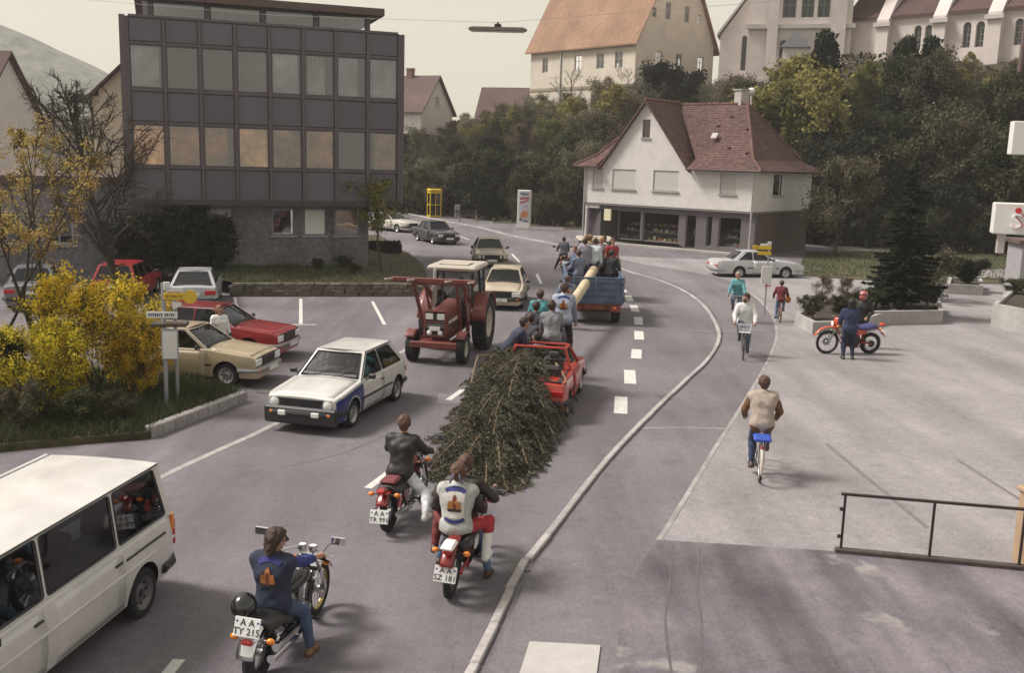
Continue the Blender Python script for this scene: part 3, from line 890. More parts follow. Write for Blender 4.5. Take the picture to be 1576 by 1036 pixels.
def fender(root, x, r, a0, a1, w, m, name='mudguard'):
    b = B()
    def P(u, v):
        a = R(a0+(a1-a0)*u); q = (v-.5)*2
        rr = r-.02*q*q
        return (x+rr*math.cos(a), q*w/2, r-.06+rr*math.sin(a)) if False else (x+rr*math.cos(a), q*w/2, P.c+rr*math.sin(a))
    P.c = fender.c
    b.grid(P, 14, 6)
    o = b.obj(name, m, root, smooth=60)
    s = o.modifiers.new('s', 'SOLIDIFY'); s.thickness = .006
    return o

def moto(label, loc, rz, kind, pm, plate=None, roll=0, wb=1.48, seatz=.78, group=None, bars=None, steer=0, mirrors=(1, 1), name='motorcycle', seatm=None, rackitems=None):
    root = thing(name, label, 'motorcycle', loc, rz, group)
    root.rotation_euler = (R(roll), 0, rz)
    ch = kind == 'chopper'; en = kind == 'enduro'; st = kind == 'street'
    rf, rr_ = {'chopper': (.33, .32), 'street': (.315, .31), 'enduro': (.35, .32)}[kind]
    wf, wr = {'chopper': (.095, .135), 'street': (.09, .125), 'enduro': (.08, .11)}[kind]
    xf, xr = wb/2, -wb/2
    spoke_wheel(root, xf, rf, wf, 24 if not st else 10, knob=en, rimm=(mat('gold_rim', (.5, .36, .12), .35, metal=.7, var=.1) if ch else STEEL))
    spoke_wheel(root, xr, rr_, wr, 24 if not st else 10, knob=en)
    # fork
    hz = .93 if en else (.9 if ch else .84); hx = xf-(.36 if ch else .27)
    if en: hz = .98
    b = B()
    for y in (.085, -.085):
        b.cyl((xf, y, rf), (xf-.12, y, rf+.3), .026, 10); b.cyl((xf-.12, y, rf+.3), (hx, y, hz), .019, 10)
    fk = b.obj('fork', CHROME if not en else STEEL, root)
    b = B(); b.box((hx+.005, 0, hz-.02), (.07, .24, .03), bev=.01); b.box((hx+.06, 0, hz-.18), (.07, .24, .03), bev=.01); b.cyl((hx-.02, 0, hz), (hx+.05, 0, hz-.2), .03, 10); b.obj('yoke', BLACKM, root)
    # handlebar
    bw, bz, bx = bars or {'chopper': (.36, .1, -.24), 'street': (.35, .1, -.1), 'enduro': (.4, .1, -.08)}[kind]
    bar = [(hx+bx-.02, bw, hz+bz-.02), (hx+bx+.06, bw*.7, hz+bz), (hx-.0, .13, hz+bz*.9), (hx, .06, hz+.02), (hx, -.06, hz+.02), (hx, -.13, hz+bz*.9), (hx+bx+.06, -bw*.7, hz+bz), (hx+bx-.02, -bw, hz+bz-.02)]
    b = B(); b.tube(bar, .0125, 8); hb = b.obj('handlebar', CHROME if not en else BLACKM, root)
    for q in (1, -1):
        b = B(); b.cyl((hx+bx+.02, q*(bw-.12), hz+bz-.012), (hx+bx-.025, q*(bw+.01), hz+bz-.024), .018, 10); b.obj('grip', BLACKP, hb)
        b = B(); b.tube([(hx+bx+.06, q*(bw-.13), hz+bz), (hx+bx+.1, q*(bw-.07), hz+bz), (hx+bx+.09, q*(bw+.02), hz+bz-.01)], .007, 5); b.obj('lever', STEEL, hb)
        if mirrors[0 if q > 0 else 1]:
            b = B(); b.tube([(hx+bx+.05, q*(bw-.12), hz+bz), (hx+bx+.06, q*(bw-.02), hz+bz+.15), (hx+bx+.02, q*(bw+.07), hz+bz+.2)], .006, 5)
            st_ = b.obj('mirror', CHROME if ch else BLACKM, root)
            b = B(); b.box((hx+bx+.02, q*(bw+.1), hz+bz+.22), (.022, .17, .095), bev=.01); b.obj('mirror_housing', CHROME if ch else BLACKP, st_)
            b = B(); b.box((hx+bx+.007, q*(bw+.1), hz+bz+.22), (.004, .15, .078)); b.obj('mirror_glass', mat('mirror_glass', (.8, .8, .82), .03, metal=1, var=0), st_)
    # gauges, headlight
    for q in ((1, -1) if not en else (1,)):
        b = B(); b.lathe([(.001, .0), (.048, 0), (.052, -.02), (.045, -.07), (.001, -.08)], (hx+.02, q*.065 if not en else 0, hz+.12), 'z', 16); gq = b.obj('gauge', CHROME if ch else BLACKP, root)
        b = B(); b.lathe([(.001, .003), (.042, .003)], (hx+.02, q*.065 if not en else 0, hz+.12), 'z', 16); b.obj('dial', PLATEB if not ch else PLATEW, gq)
    b = B(); b.lathe([(.001, -.16), (.06, -.13), (.085, -.05), (.09, .01)], (hx+.17, 0, hz-.06), 'x', 18); hl = b.obj('headlight', CHROME if ch else (pm if en else BLACKP), root)
    b = B(); b.lathe([(.001, .03), (.05, .024), (.088, .01)], (hx+.17, 0, hz-.06), 'x', 18); b.obj('lens', LAMPG, hl)
    if en:
        b = B(); b.grid(lambda u, v: (hx+.2-.1*u-.1*(v-.5)**2*4, (v-.5)*.26, hz-.2+.34*u), 6, 6); o = b.obj('number_panel', pm, root, smooth=60); sdf = o.modifiers.new('s', 'SOLIDIFY'); sdf.thickness = .008
    for q in (1, -1):
        for x_, z_, nm in ((hx+.1, hz-.1, 'front'), (xr-.16, seatz-.06, 'rear')):
            b = B(); b.cyl((x_, q*.07, z_), (x_, q*.16, z_), .01, 6); i_ = b.obj('indicator_stalk', CHROME if ch else BLACKP, root)
            b = B(); b.ell((x_, q*.2, z_), (.035, .05, .036), 10, 8); b.obj('indicator', ORANGEL, i_)
    # frame, engine
    b = B()
    top = (hx+.02, 0, hz-.16)
    for q in (.11, -.11):
        b.tube([top, (hx-.06, q, .55), (.18, q, .25), (-.3, q, .25), (-.38, q, .5), (-.25, q, seatz-.12)], .017, 7)
        b.tube([top, (-.25, q*.8, seatz-.1), (xr-.06, q, seatz-.06)], .016, 7)
        b.cyl((xr, q, rr_), (-.32, q, .36), .02, 8)
    b.obj('frame', BLACKM if not en else mat('frame_red', (.3, .03, .02), .4, var=.1), root)
    eng = B(); eng.box((-.06, 0, .36), (.46, .3, .2), bev=.05); eng.box((-.24, 0, .42), (.22, .26, .18), bev=.06)
    for q in (1, -1): eng.lathe([(.001, .0), (.09, 0), (.1, -.03)][::1], (.0, q*.15, .36), 'y', 16)
    e_ = eng.obj('engine', STEEL if not en else BLACKM, root)
    fins = B(); cl = [(.08, 14), (-.1, -12)] if ch else [(.06, 8)]
    for cx, ang in cl:
        M_ = Matrix.Rotation(R(ang), 3, 'Y')
        for k in range(6):
            p = Vector((cx, 0, .46))+M_ @ Vector((0, 0, .03*k)); fins.box(p, (.17, .2 if st or en else .17, .012), rot=M_)
        fins.box(Vector((cx, 0, .46))+M_ @ Vector((0, 0, .09)), (.13, .15, .22), rot=M_)
    fins.obj('cylinder_fins', STEEL if ch else BLACKM, e_)
    # tank
    tz = seatz+.08; tx = hx-.3
    def TK(u, v):
        t = u; a = 2*math.pi*v
        wv = .135*math.sin(math.pi*min(.98, max(.02, t*.9+.05)))**.5*(1.1-.35*t if True else 1)
        hh = .115*math.sin(math.pi*min(.985, max(.015, t)))**.5
        return (tx+.24-(t)*.48, wv*math.cos(a), tz+.02+.06*(1-t)+hh*math.sin(a)*(1 if math.sin(a) > 0 else .75))
    tw_ = B(); tw_.grid(lambda u, v: TK(1-u, v), 12, 18); tk = tw_.obj('fuel_tank', pm, root, smooth=80)
    b = B(); b.lathe([(.001, .012), (.028, .01), (.032, 0)], (tx+.03, 0, tz+.165), 'z', 12); b.obj('filler_cap', CHROME, tk)
    # seat
    b = B()
    sx0, sx1 = tx-.2, xr-.08
    def SE(u, v):
        a = (v-.5)*2; x = sx0+(sx1-sx0)*u
        w_ = (.1+.07*min(1, u*2.4))*(1-.25*max(0, u-.8)*5) ; z = seatz-.02+(.11 if ch else .04)*(1/(1+math.exp(-(u-.55)*18)))
        return (x, w_*math.sin(a*1.7), z-.1+.1*math.cos(a*1.7)**.6 if abs(a*1.7) < 1.57 else z-.1)
    b.grid(SE, 14, 12); s_ = b.obj('seat', seatm or SEATM, root, smooth=80); so = s_.modifiers.new('s', 'SOLIDIFY'); so.thickness = .05; so.offset = 1 if False else 0
    if kind == 'tourer':
        b = B(); b.tube([(xr+.05, .11, seatz+.0), (xr-.1, .11, seatz+.34), (xr-.1, -.11, seatz+.34), (xr+.05, -.11, seatz)], .011, 6); sb = b.obj('sissy_bar', CHROME, root)
        b = B(); b.box((xr-.06, 0, seatz+.27), (.05, .24, .17), bev=.024, rot=Matrix.Rotation(R(-14), 3, 'Y')); b.obj('backrest', SEATM, sb)
    # mudguards
    fender.c = rr_; fender(root, xr, rr_+.05 if not en else rr_+.16, 60 if not en else 55, 168 if ch else 150, wr+.06, CHROME if ch else pm)
    fender.c = rf; fender(root, xf, rf+.035 if not en else rf+.14, 25, 140, wf+.05, CHROME if ch else pm)
    # shocks
    for q in ((1, -1) if not en else (1,)):
        b = B(); y = q*(.15 if not en else 0); a_, c_ = (xr+.02, y, rr_+.02), (xr+.14, y, seatz-.12)
        if en: a_, c_ = (-.3, 0, .4), (-.22, 0, .72)
        b.cyl(a_, c_, .013, 8); sh = b.obj('shock_absorber', CHROME, root)
        b = B(); A_, C_ = Vector(a_), Vector(c_); dd = C_-A_; o1 = dd.orthogonal().normalized(); o2 = dd.normalized().cross(o1)
        b.tube([A_+dd*(.15+.7*k/70)+(o1*math.cos(k*.9)+o2*math.sin(k*.9))*.03 for k in range(71)], .006, 5); b.obj('spring', CHROME if ch else mat('spring_red', (.5, .05, .03), .4, var=.05), sh)
    # exhaust
    for q in ((-1,) if not st else (1, -1)):
        b = B()
        if en: pts, rs = [(.1, -.05, .5), (.22, -.1, .45), (.1, -.16, .62), (-.3, -.17, .68), (xr+.15, -.17, .74), (xr-.12, -.17, .78)], [.02, .02, .02, .03, .05, .05]
        else: pts, rs = [(.1, q*.08, .52), (.24, q*.13, .4), (.12, q*.17, .26), (-.2, q*.18, .25), (-.3, q*.18, .26), (xr-.12, q*.19, .32)], [.021, .021, .021, .025, .043, .048]
        b.tube(pts, rs, 10); ex = b.obj('exhaust', CHROME if not en else BLACKM, root)
        if ch:
            b = B(); b.tube([(-.12, q*.12, .55), (.05, q*.17, .42), (-.05, q*.19, .34), (-.3, q*.2, .36), (xr-.05, q*.21, .42)], [.02, .02, .022, .04, .046], 10); b.obj('second_pipe', CHROME, ex)
    # side covers, pegs, chain
    for q in (1, -1):
        b = B(); b.box((-.3, q*.13, seatz-.18), (.26, .03, .17), bev=.02); b.obj('side_cover', pm, root)
        b = B(); b.cyl((-.05 if not ch else .12, q*.14, .3), (-.05 if not ch else .12, q*.3, .3), .016, 8); b.obj('foot_peg', BLACKP, root)
        if ch or st: b = B(); b.cyl((-.36, q*.14, .34), (-.36, q*.26, .34), .014, 8); b.obj('foot_peg', CHROME, root)
    b = B(); b.lathe([(.001, 0), (.1, 0), (.1, .012), (.001, .012)], (xr, .08, rr_), 'y', 22); b.tube([(xr, .09, rr_+.1), (-.24, .09, .44), (-.24, .09, .32), (xr, .09, rr_-.1)], .009, 5, closed=True); b.obj('chain', BLACKM, root)
    b = B(); b.lathe([(.04, 0), (.12, 0), (.12, .006), (.04, .006)], (xf, -.07, rf), 'y', 22); b.obj('brake_disc', STEEL, root)
    # tail
    tx_ = xr-(.26 if not en else .34); tz_ = (.56 if ch else seatz-.02)
    b = B(); b.box((tx_+.04, 0, tz_+(.0 if ch else .04)), (.12, .2 if ch else .15, .1), bev=.035); b.obj('tail_housing', CHROME if ch else pm, root)
    b = B(); b.box((tx_-.03, 0, tz_+(.0 if ch else .04)), (.06, .13, .075), bev=.025); b.obj('tail_light', REDL, root)
    pz = tz_+.17 if ch else tz_-(.3 if st else .24); px_ = tx_-.13 if st else (tx_-.06 if en else tx_-.03)
    b = B(); b.box((px_, 0, pz), (.01, .28, .2), bev=.004, rot=Matrix.Rotation(R(18), 3, 'Y')); pl = b.obj('number_plate', PLATEW, root)
    b = B(); b.beam((px_+.02, 0, pz), (xr-.1, 0, seatz-.06), .05, .02); b.obj('plate_bracket', BLACKM, root)
    if plate:
        nx = Vector((-math.cos(R(18)), 0, math.sin(R(18))))
        for k, tline in enumerate(plate):
            p = Vector((px_, 0, pz))+nx*.0075+Vector((math.sin(R(18)), 0, math.cos(R(18))))*(.045-.09*k)
            lettering(tline, .098, PLATEB, pl, p, Euler((R(90-18), 0, R(-90)), 'XYZ'))
        for q in (1, -1):
            b = B(); p = Vector((px_, q*.115, pz))+nx*.007+Vector((math.sin(R(18)), 0, math.cos(R(18))))*.055
            b.ell(p, (.003, .014, .014), 8, 6); b.obj('seal', mat('plate_seal', (.1, .15, .4), .5, var=0), pl)
    if en:
        b = B(); b.box((-.28, -.2, .6), (.2, .03, .15), bev=.02); b.obj('side_panel', mat('white_plastic', (.72, .71, .7), .4, var=.04), root)
    grips = [Vector((hx+bx, bw-.05, hz+bz-.0)), Vector((hx+bx, -bw+.05, hz+bz-.0))]
    return root, dict(grips=grips, seat=seatz, sx=(sx0, sx1), xr=xr, xf=xf, hx=hx, hz=hz)

def bicycle(label, loc, rz, fm, r=.34, wb=1.04, basket=False, rack=False, group=None, wide=False, bag=None, child=False, roll=0):
    root = thing('bicycle', label, 'bicycle', loc, rz, group); root.rotation_euler = (R(roll), 0, rz)
    s = r/.34; xf, xr = wb*.52, -wb*.48
    spoke_wheel(root, xf, r, .038*s, 20, hub=.02, rimm=CHROME); spoke_wheel(root, xr, r, .038*s, 20, hub=.02, rimm=CHROME)
    bb_ = (0.0, 0, .29*s); st = (-.16*s, 0, .78*s); hd0 = (xf-.17*s, 0, .64*s); hd1 = (xf-.22*s, 0, .86*s)
    b = B()
    b.tube([hd0, bb_], .016*s, 8); b.tube([bb_, st], .015*s, 8); b.tube([hd1, (-.13*s, 0, .62*s)], .014*s, 8); b.tube([hd0, hd1], .02*s, 8)
    for q in (1, -1):
        b.tube([(xr, q*.05, r), (0, q*.03, .29*s)], .009*s, 6); b.tube([(xr, q*.05, r), (-.14*s, q*.02, .68*s)], .008*s, 6)
    b.obj('frame', fm, root)
    b = B()
    for q in (1, -1): b.tube([(xf, q*.055, r), (xf-.1*s, q*.05, .52*s), (xf-.165*s, q*.03, .64*s)], .011*s, 6)
    b.obj('fork', fm, root)
    b = B(); hz = 1.0*s; hx = hd1[0]
    b.tube([hd1, (hx-.01, 0, hz)], .013*s, 8)
    b.tube([(hx-.16*s, .29*s, hz-.02), (hx-.02, .26*s, hz), (hx+.06*s, .1*s, hz), (hx+.06*s, -.1*s, hz), (hx-.02, -.26*s, hz), (hx-.16*s, -.29*s, hz-.02)], .011*s, 7)
    hb = b.obj('handlebar', CHROME, root)
    for q in (1, -1):
        b = B(); b.cyl((hx-.06*s, q*.27*s, hz-.005), (hx-.17*s, q*.292*s, hz-.02), .016*s, 8); b.obj('grip', BLACKP, hb)
    b = B()
    b.grid(lambda u, v: (st[0]+.13*s-.27*s*u, (v-.5)*2*(.03+.075*u**1.5)*s, st[2]+.12*s+.015*s*u-.03*s*(2*v-1)**2-.01), 8, 8)
    o = b.obj('saddle', SEATM, root, smooth=60); so = o.modifiers.new('s', 'SOLIDIFY'); so.thickness = .035
    b = B(); b.cyl(st, (st[0]-.015, 0, st[2]+.09*s), .013*s, 8); b.obj('seat_post', CHROME, root)
    fender.c = r; fender(root, xr, r+.03, 40, 200, .055, fm); fender.c = r; fender(root, xf, r+.03, 0, 130, .055, fm)
    b = B(); b.torus((0, .035, .29*s), .085*s, .006, 'y', 20, 5); b.tube([(0, .045, .29*s), (.0, .06, .12*s)], .009, 6); b.tube([(0, -.045, .29*s), (0, -.06, .46*s)], .009, 6); b.tube([(xr, .035, r+.04), (0, .035, .375*s), (0, .035, .205*s), (xr, .035, r-.04)], .005, 4, closed=True)
    ck = b.obj('crank', STEEL, root)
    for q, z in ((1, .12*s), (-1, .46*s)):
        b = B(); b.box((0, q*.12, z), (.08, .1, .022), bev=.006); b.obj('pedal', BLACKP, ck)
    b = B(); b.lathe([(.001, -.05), (.03, -.04), (.042, 0)], (hx+.12*s, 0, hz-.13*s), 'x', 12); b.obj('headlamp', CHROME, root)
    if rack or basket:
        b = B()
        for q in (-.06, 0, .06): b.tube([(st[0]-.06, q, r*2+.07), (xr-.18, q, r*2+.08)], .006, 5)
        for q in (1, -1): b.tube([(xr-.02, q*.06, r), (xr-.06, q*.06, r*2+.07)], .006, 5)
        b.obj('luggage_rack', STEEL, root)
        b = B(); b.box((xr-.21, 0, r*2-.0), (.03, .06, .05), bev=.01); b.obj('tail_light', REDL, root)
    if basket == 'front':
        b = B(); z0, z1 = hz-.2*s, hz+.02*s; x0, x1 = hx+.1, hx+.33
        b.box(((x0+x1)/2, 0, z0), (x1-x0, .3, .012))
        for z in (z0+.08, z1): b.tube([(x0, .16, z), (x1, .18, z), (x1, -.18, z), (x0, -.16, z)], .006, 5, closed=True)
        for k in range(9):
            y = -.16+.04*k; b.cyl((x1, y, z0), (x1, y*1.1, z1), .004, 4); b.cyl((x0, y, z0), (x0, y, z1), .004, 4)
        for k in range(5):
            x = x0+(x1-x0)*k/4
            for q in (1, -1): b.cyl((x, q*.15, z0), (x, q*.17, z1), .004, 4)
        b.obj('basket', mat('basket_white', (.6, .62, .62), .5, var=.05), root)
    if bag is not None:
        b = B(); b.box((xr-.05, 0, r*2+.13), (.34, .3, .08), bev=.03); b.obj('carrier_pad', bag, root)
    grips = [Vector((hx-.115*s, .282*s, hz+.0)), Vector((hx-.115*s, -.282*s, hz+.0))]
    return root, dict(grips=grips, seat=st[2]+.12*s, sx=st[0], ped=[Vector((0, .12, .135*s)), Vector((0, -.12, .475*s))])

# ------------------------------------------------------------------ tractor and tipping trailer
def tractor_wheel(root, c, r, w, sgn, lugs=22):
    b = B(); q = w/2
    b.lathe([(r*.55, -q*.8), (r*.75, -q), (r*.93, -q*.95), (r*.965, -q*.6), (r*.965, q*.6), (r*.93, q*.95), (r*.75, q), (r*.55, q*.8), (r*.52, 0)], c, 'y', 32, closed=True)
    for k in range(lugs):
        for s in (1, -1):
            a = 2*math.pi*(k+(.5 if s > 0 else 0))/lugs
            M_ = Matrix.Rotation(-a, 3, 'Y') @ Matrix.Rotation(R(38*s), 3, 'X')
            b.box((c[0]+r*.97*math.cos(a), c[1]+s*q*.48, c[2]+r*.97*math.sin(a)), (r*.075, q*1.05, r*.05), rot=M_)
    t = b.obj('tyre', RUBBER, root)
    b = B(); rr = r*.56; s = sgn
    b.lathe([(.001, s*q*.1), (rr*.25, s*q*.12), (rr*.4, s*q*.3), (rr*.6, s*q*.25), (rr*.85, s*q*.1), (rr*.95, s*q*.75), (rr, s*q*.8), (rr, -s*q*.8)], c, 'y', 24)
    b.obj('rim', mat('rim_cream', (.5, .46, .38), .5, var=.2, var2=.2), t)
    b = B()
    for k in range(8):
        a = k*math.pi/4; b.cyl((c[0]+rr*.3*math.cos(a), c[1]+s*q*.25, c[2]+rr*.3*math.sin(a)), (c[0]+rr*.3*math.cos(a), c[1]+s*q*.36, c[2]+rr*.3*math.sin(a)), rr*.04, 6)
    b.obj('wheel_nuts', STEEL, t)

def tractor(label, loc, rz, pm, loader=True):
    root = thing('tractor', label, 'tractor', loc, rz)
    roofm = mat('cab_roof_cream', (.47, .42, .35), .5, var=.1, var2=.12)
    fx, rx = 2.3, 0.0
    for s in (1, -1):
        tractor_wheel(root, (rx, s*.78, .8), .8, .42, s, 20)
        tractor_wheel(root, (fx, s*.7, .41), .41, .24, s, 16)
    b = B()
    b.grid(lambda u, v: (.62+1.98*u, .3*math.sin((v-.5)*math.pi)*(1-.08*u), 1.0+.12*(1-u)+.42*math.cos((v-.5)*math.pi)**.35 if abs(v-.5) < .499 else 1.0+.12*(1-u)), 6, 14)
    b.obj('bonnet', pm, root, smooth=50)
    for s in (1, -1):
        b = B(); b.box((1.62, s*.3, .98), (1.9, .03, .3), bev=.01); sp = b.obj('side_panel', pm, root)
        b = B(); b.box((1.75, s*.318, 1.12), (1.3, .008, .09), bev=.003); b.obj('white_stripe', mat('stripe_white', (.6, .58, .55), .5, var=.1), sp)
        for k in range(6):
            b = B(); b.box((1.2+.13*k, s*.318, .95), (.07, .012, .16)); b.obj('louvre', BLACKM, sp)
    b = B(); b.box((2.6, 0, 1.08), (.06, .58, .66), bev=.02); g = b.obj('grille', BLACKM, root)
    b = B(); b.box((2.62, 0, 1.44), (.08, .6, .05), bev=.015); b.box((2.62, .28, 1.1), (.08, .05, .68), bev=.015); b.box((2.62, -.28, 1.1), (.08, .05, .68), bev=.015); b.box((2.62, 0, .77), (.08, .6, .06), bev=.015); b.box((2.625, 0, 1.15), (.07, .56, .04), bev=.01); b.obj('grille_frame', pm, g)
    for s in (1, -1):
        b = B(); b.box((2.64, s*.16, 1.3), (.04, .22, .17), bev=.02); b.obj('headlight', LAMPG, root)
        b = B(); b.lathe([(.001, .03), (.05, .02), (.07, 0)], (2.66, s*.15, .86), 'x', 14); b.obj('work_lamp', LAMPG, root)
        for k in range(5):
            pass
    b = B()
    for k in range(7): b.box((2.645, 0, 1.0+.018*k), (.02, .5, .007))
    b.obj('grille_bars', STEEL, g)
    b = B(); b.box((2.68, 0, .98), (.015, .3, .12), bev=.004); b.obj('number_plate', PLATEW, root)
    b = B(); b.box((1.1, 0, .72), (2.6, .44, .44), bev=.08); b.cyl((0, -.6, .8), (0, .6, .8), .14, 14); b.box((-.2, 0, .85), (.8, .5, .5), bev=.06); b.obj('transmission', mat('dirty_red', (.14, .035, .025), .7, var=.3), root)
    b = B(); b.beam((fx, -.62, .46), (fx, .62, .46), .14, .16, bev=.03); b.box((fx+.25, 0, .56), (.5, .9, .16), bev=.03); b.box((fx+.48, 0, .55), (.12, 1.28, .17), bev=.02); b.obj('front_axle', pm, root)
    for s in (1, -1):
        b = B(); b.grid(lambda u, v: (fx+.45*math.cos(R(40+110*u)), s*.7+(v-.5)*.26, .41+.47*math.sin(R(40+110*u))), 10, 4); o = b.obj('front_mudguard', pm, root, smooth=60); so = o.modifiers.new('s', 'SOLIDIFY'); so.thickness = .012
        b = B(); b.grid(lambda u, v: (.0+.88*math.cos(R(10+150*u)), s*.75+(v-.5)*.5, .8+.9*math.sin(R(10+150*u))), 14, 4); o = b.obj('rear_mudguard', pm, root, smooth=60); so = o.modifiers.new('s', 'SOLIDIFY'); so.thickness = .015
    b = B(); b.tube([(1.35, -.36, 1.3), (1.35, -.36, 2.35), (1.3, -.36, 2.45)], .05, 10); b.cyl((1.35, -.36, 1.45), (1.35, -.36, 1.95), .075, 12); b.obj('exhaust_stack', mat('exhaust_grey', (.34, .32, .3), .55, metal=.4, var=.2), root)
    # cab
    P = {}
    for s in (1, -1):
        P['f', s] = ((.72, s*.58, 1.05), (.62, s*.56, 2.32)); P['m', s] = ((.05, s*.7, 1.5), (.0, s*.6, 2.32)); P['r', s] = ((-.62, s*.66, 1.4), (-.7, s*.58, 2.32))
    b = B()
    for k, (a, c) in P.items(): b.beam(a, c, .075, .075, bev=.012)
    for s in (1, -1): b.beam(P['f', s][1], P['r', s][1], .07, .07); b.beam(P['f', s][0], (.3, s*.66, .95), .06, .06); b.beam(P['m', s][0], P['r', s][0], .07, .07)
    for k in ('f', 'r'): b.beam(P[k, 1][1], P[k, -1][1], .07, .07); b.beam(P[k, 1][0], P[k, -1][0], .07, .07)
    b.obj('cab_frame', BLACKM, root)
    G2 = glass('cab_glass', (.7, .72, .72), (.9, .92, .95))
    pn = [[P['f', 1][0], P['f', -1][0], P['f', -1][1], P['f', 1][1]], [P['r', 1][0], P['r', -1][0], P['r', -1][1], P['r', 1][1]]]
    for s in (1, -1): pn += [[P['m', s][0], P['r', s][0], P['r', s][1], P['m', s][1]], [P['f', s][0], (.2, s*.68, 1.0), P['m', s][0], P['m', s][1], P['f', s][1]]]
    for q in pn:
        b = B(); b.add(q, [tuple(range(len(q)))]); b.obj('cab_pane', G2, root)
    b = B(); b.box((0.0, 0, 2.41), (1.75, 1.45, .15), bev=.06); rf = b.obj('cab_roof', roofm, root)
    b = B(); b.box((.25, 0, 2.495), (.6, .8, .03), bev=.012); b.obj('roof_hatch', roofm, rf); b = B(); b.box((.25, 0, 2.485), (.68, .88, .02), bev=.004); b.obj('hatch_seal', BLACKP, rf)
    b = B(); b.box((-.25, 0, 1.2), (.5, .5, .12), bev=.04); b.box((-.5, 0, 1.5), (.12, .5, .5), bev=.04); b.obj('seat', SEATM, root)
    b = B(); b.torus((0, 0, 0), .2, .018, 'z', 20, 6); b.cyl((0, 0, 0), (.1, 0, -.35), .02, 6); sw = b.obj('steering_wheel', BLACKP, root); sw.location = (.3, 0, 1.55); sw.rotation_euler = (0, R(25), 0)
    if loader:
        b = B()
        for s in (1, -1):
            b.beam((.95, s*.52, .5), (.85, s*.52, 1.55), .1, .13, bev=.015)           # upright
            b.beam((.9, s*.52, .62), (2.35, s*.46, .62), .09, .12, bev=.015)           # stay to the front
            b.beam((.85, s*.52, 1.5), (1.75, s*.56, 2.1), .09, .15, bev=.02)           # raised arm, lower half
            b.beam((1.75, s*.56, 2.1), (2.9, s*.56, 2.26), .09, .13, bev=.02)
            b.beam((.92, s*.52, .75), (1.6, s*.55, 1.92), .055, .055, bev=.01)
        b.beam((1.75, -.56, 2.08), (1.75, .56, 2.08), .09, .09, bev=.01)
        for s in (1, -1): b.beam((2.75, s*.6, 2.26), (1.75, s*.5, .72), .08, .1, bev=.015)
        ld = b.obj('loader_arms', pm, root)
        b = B(); b.beam((2.9, -1.15, 2.3), (2.9, 1.15, 2.3), .1, .12, bev=.015); b.beam((2.7, -1.1, 2.22), (2.7, 1.1, 2.22), .06, .06, bev=.01); b.obj('implement_bar', pm, ld)
        for y in (-1.1, -.5, .5, 1.1):
            b = B(); b.beam((2.86, y, 2.3), (3.55, y, 2.36), .06, .05, bev=.01); b.obj('fork_tine', mat('worn_steel', (.45, .42, .38), .5, metal=.4, var=.3), ld)
        for s in (1, -1):
            b = B(); b.cyl((1.05, s*.53, 1.0), (1.3, s*.54, 1.5), .045, 10); b.cyl((1.3, s*.54, 1.5), (1.52, s*.55, 1.88), .025, 8); b.obj('hydraulic_ram', STEEL, ld)
    return root
# ------------------------------------------------------------------ ground
def smooth(t): t = max(0.0, min(1.0, t)); return t*t*(3-2*t)
HILL = [(-80, 108), (-15, 101), (-5, 93), (1, 87), (8, 81), (14, 79), (22, 73), (30, 68), (45, 62), (90, 56)]
def hill(x, y):
    d = y-interp(HILL, x); pl = 9.5+5.3*smooth((x-16)/14)
    h = pl*smooth(d/(27-5*smooth((x-16)/14)))
    return h+.25*math.sin(x*.7)*math.sin(y*.5)*smooth(d/6)
def pts(l, z=0.0): return [G(x, y, z) for x, y in l]
def sheet(name, poly, z, m, kind='structure', side=0.0, parent=None, label=None):
    """a flat sheet; side > 0 gives it an edge that deep"""
    b = B(); P = [(p[0], p[1]) for p in poly]
    if side: b.prism(P, z-side, z)
    else:
        tri = tessellate_polygon([[Vector((x, y, 0)) for x, y in P]]); b.add([(x, y, z) for x, y in P], [t[::-1] for t in tri])
    o = b.obj(name, m, parent, smooth=0)
    if parent is None and kind: o['kind'] = kind
    return o
def smooth_line(P, n=6):
    out = []; Q = [Vector(p) for p in P]
    for i in range(len(Q)-1):
        p0, p1, p2, p3 = Q[max(0, i-1)], Q[i], Q[i+1], Q[min(len(Q)-1, i+2)]
        for k in range(n):
            t = k/n
            out.append(.5*((2*p1)+(p2-p0)*t+(2*p0-5*p1+4*p2-p3)*t*t+(3*p1-p0-3*p2+p3)*t**3))
    out.append(Q[-1]); return out

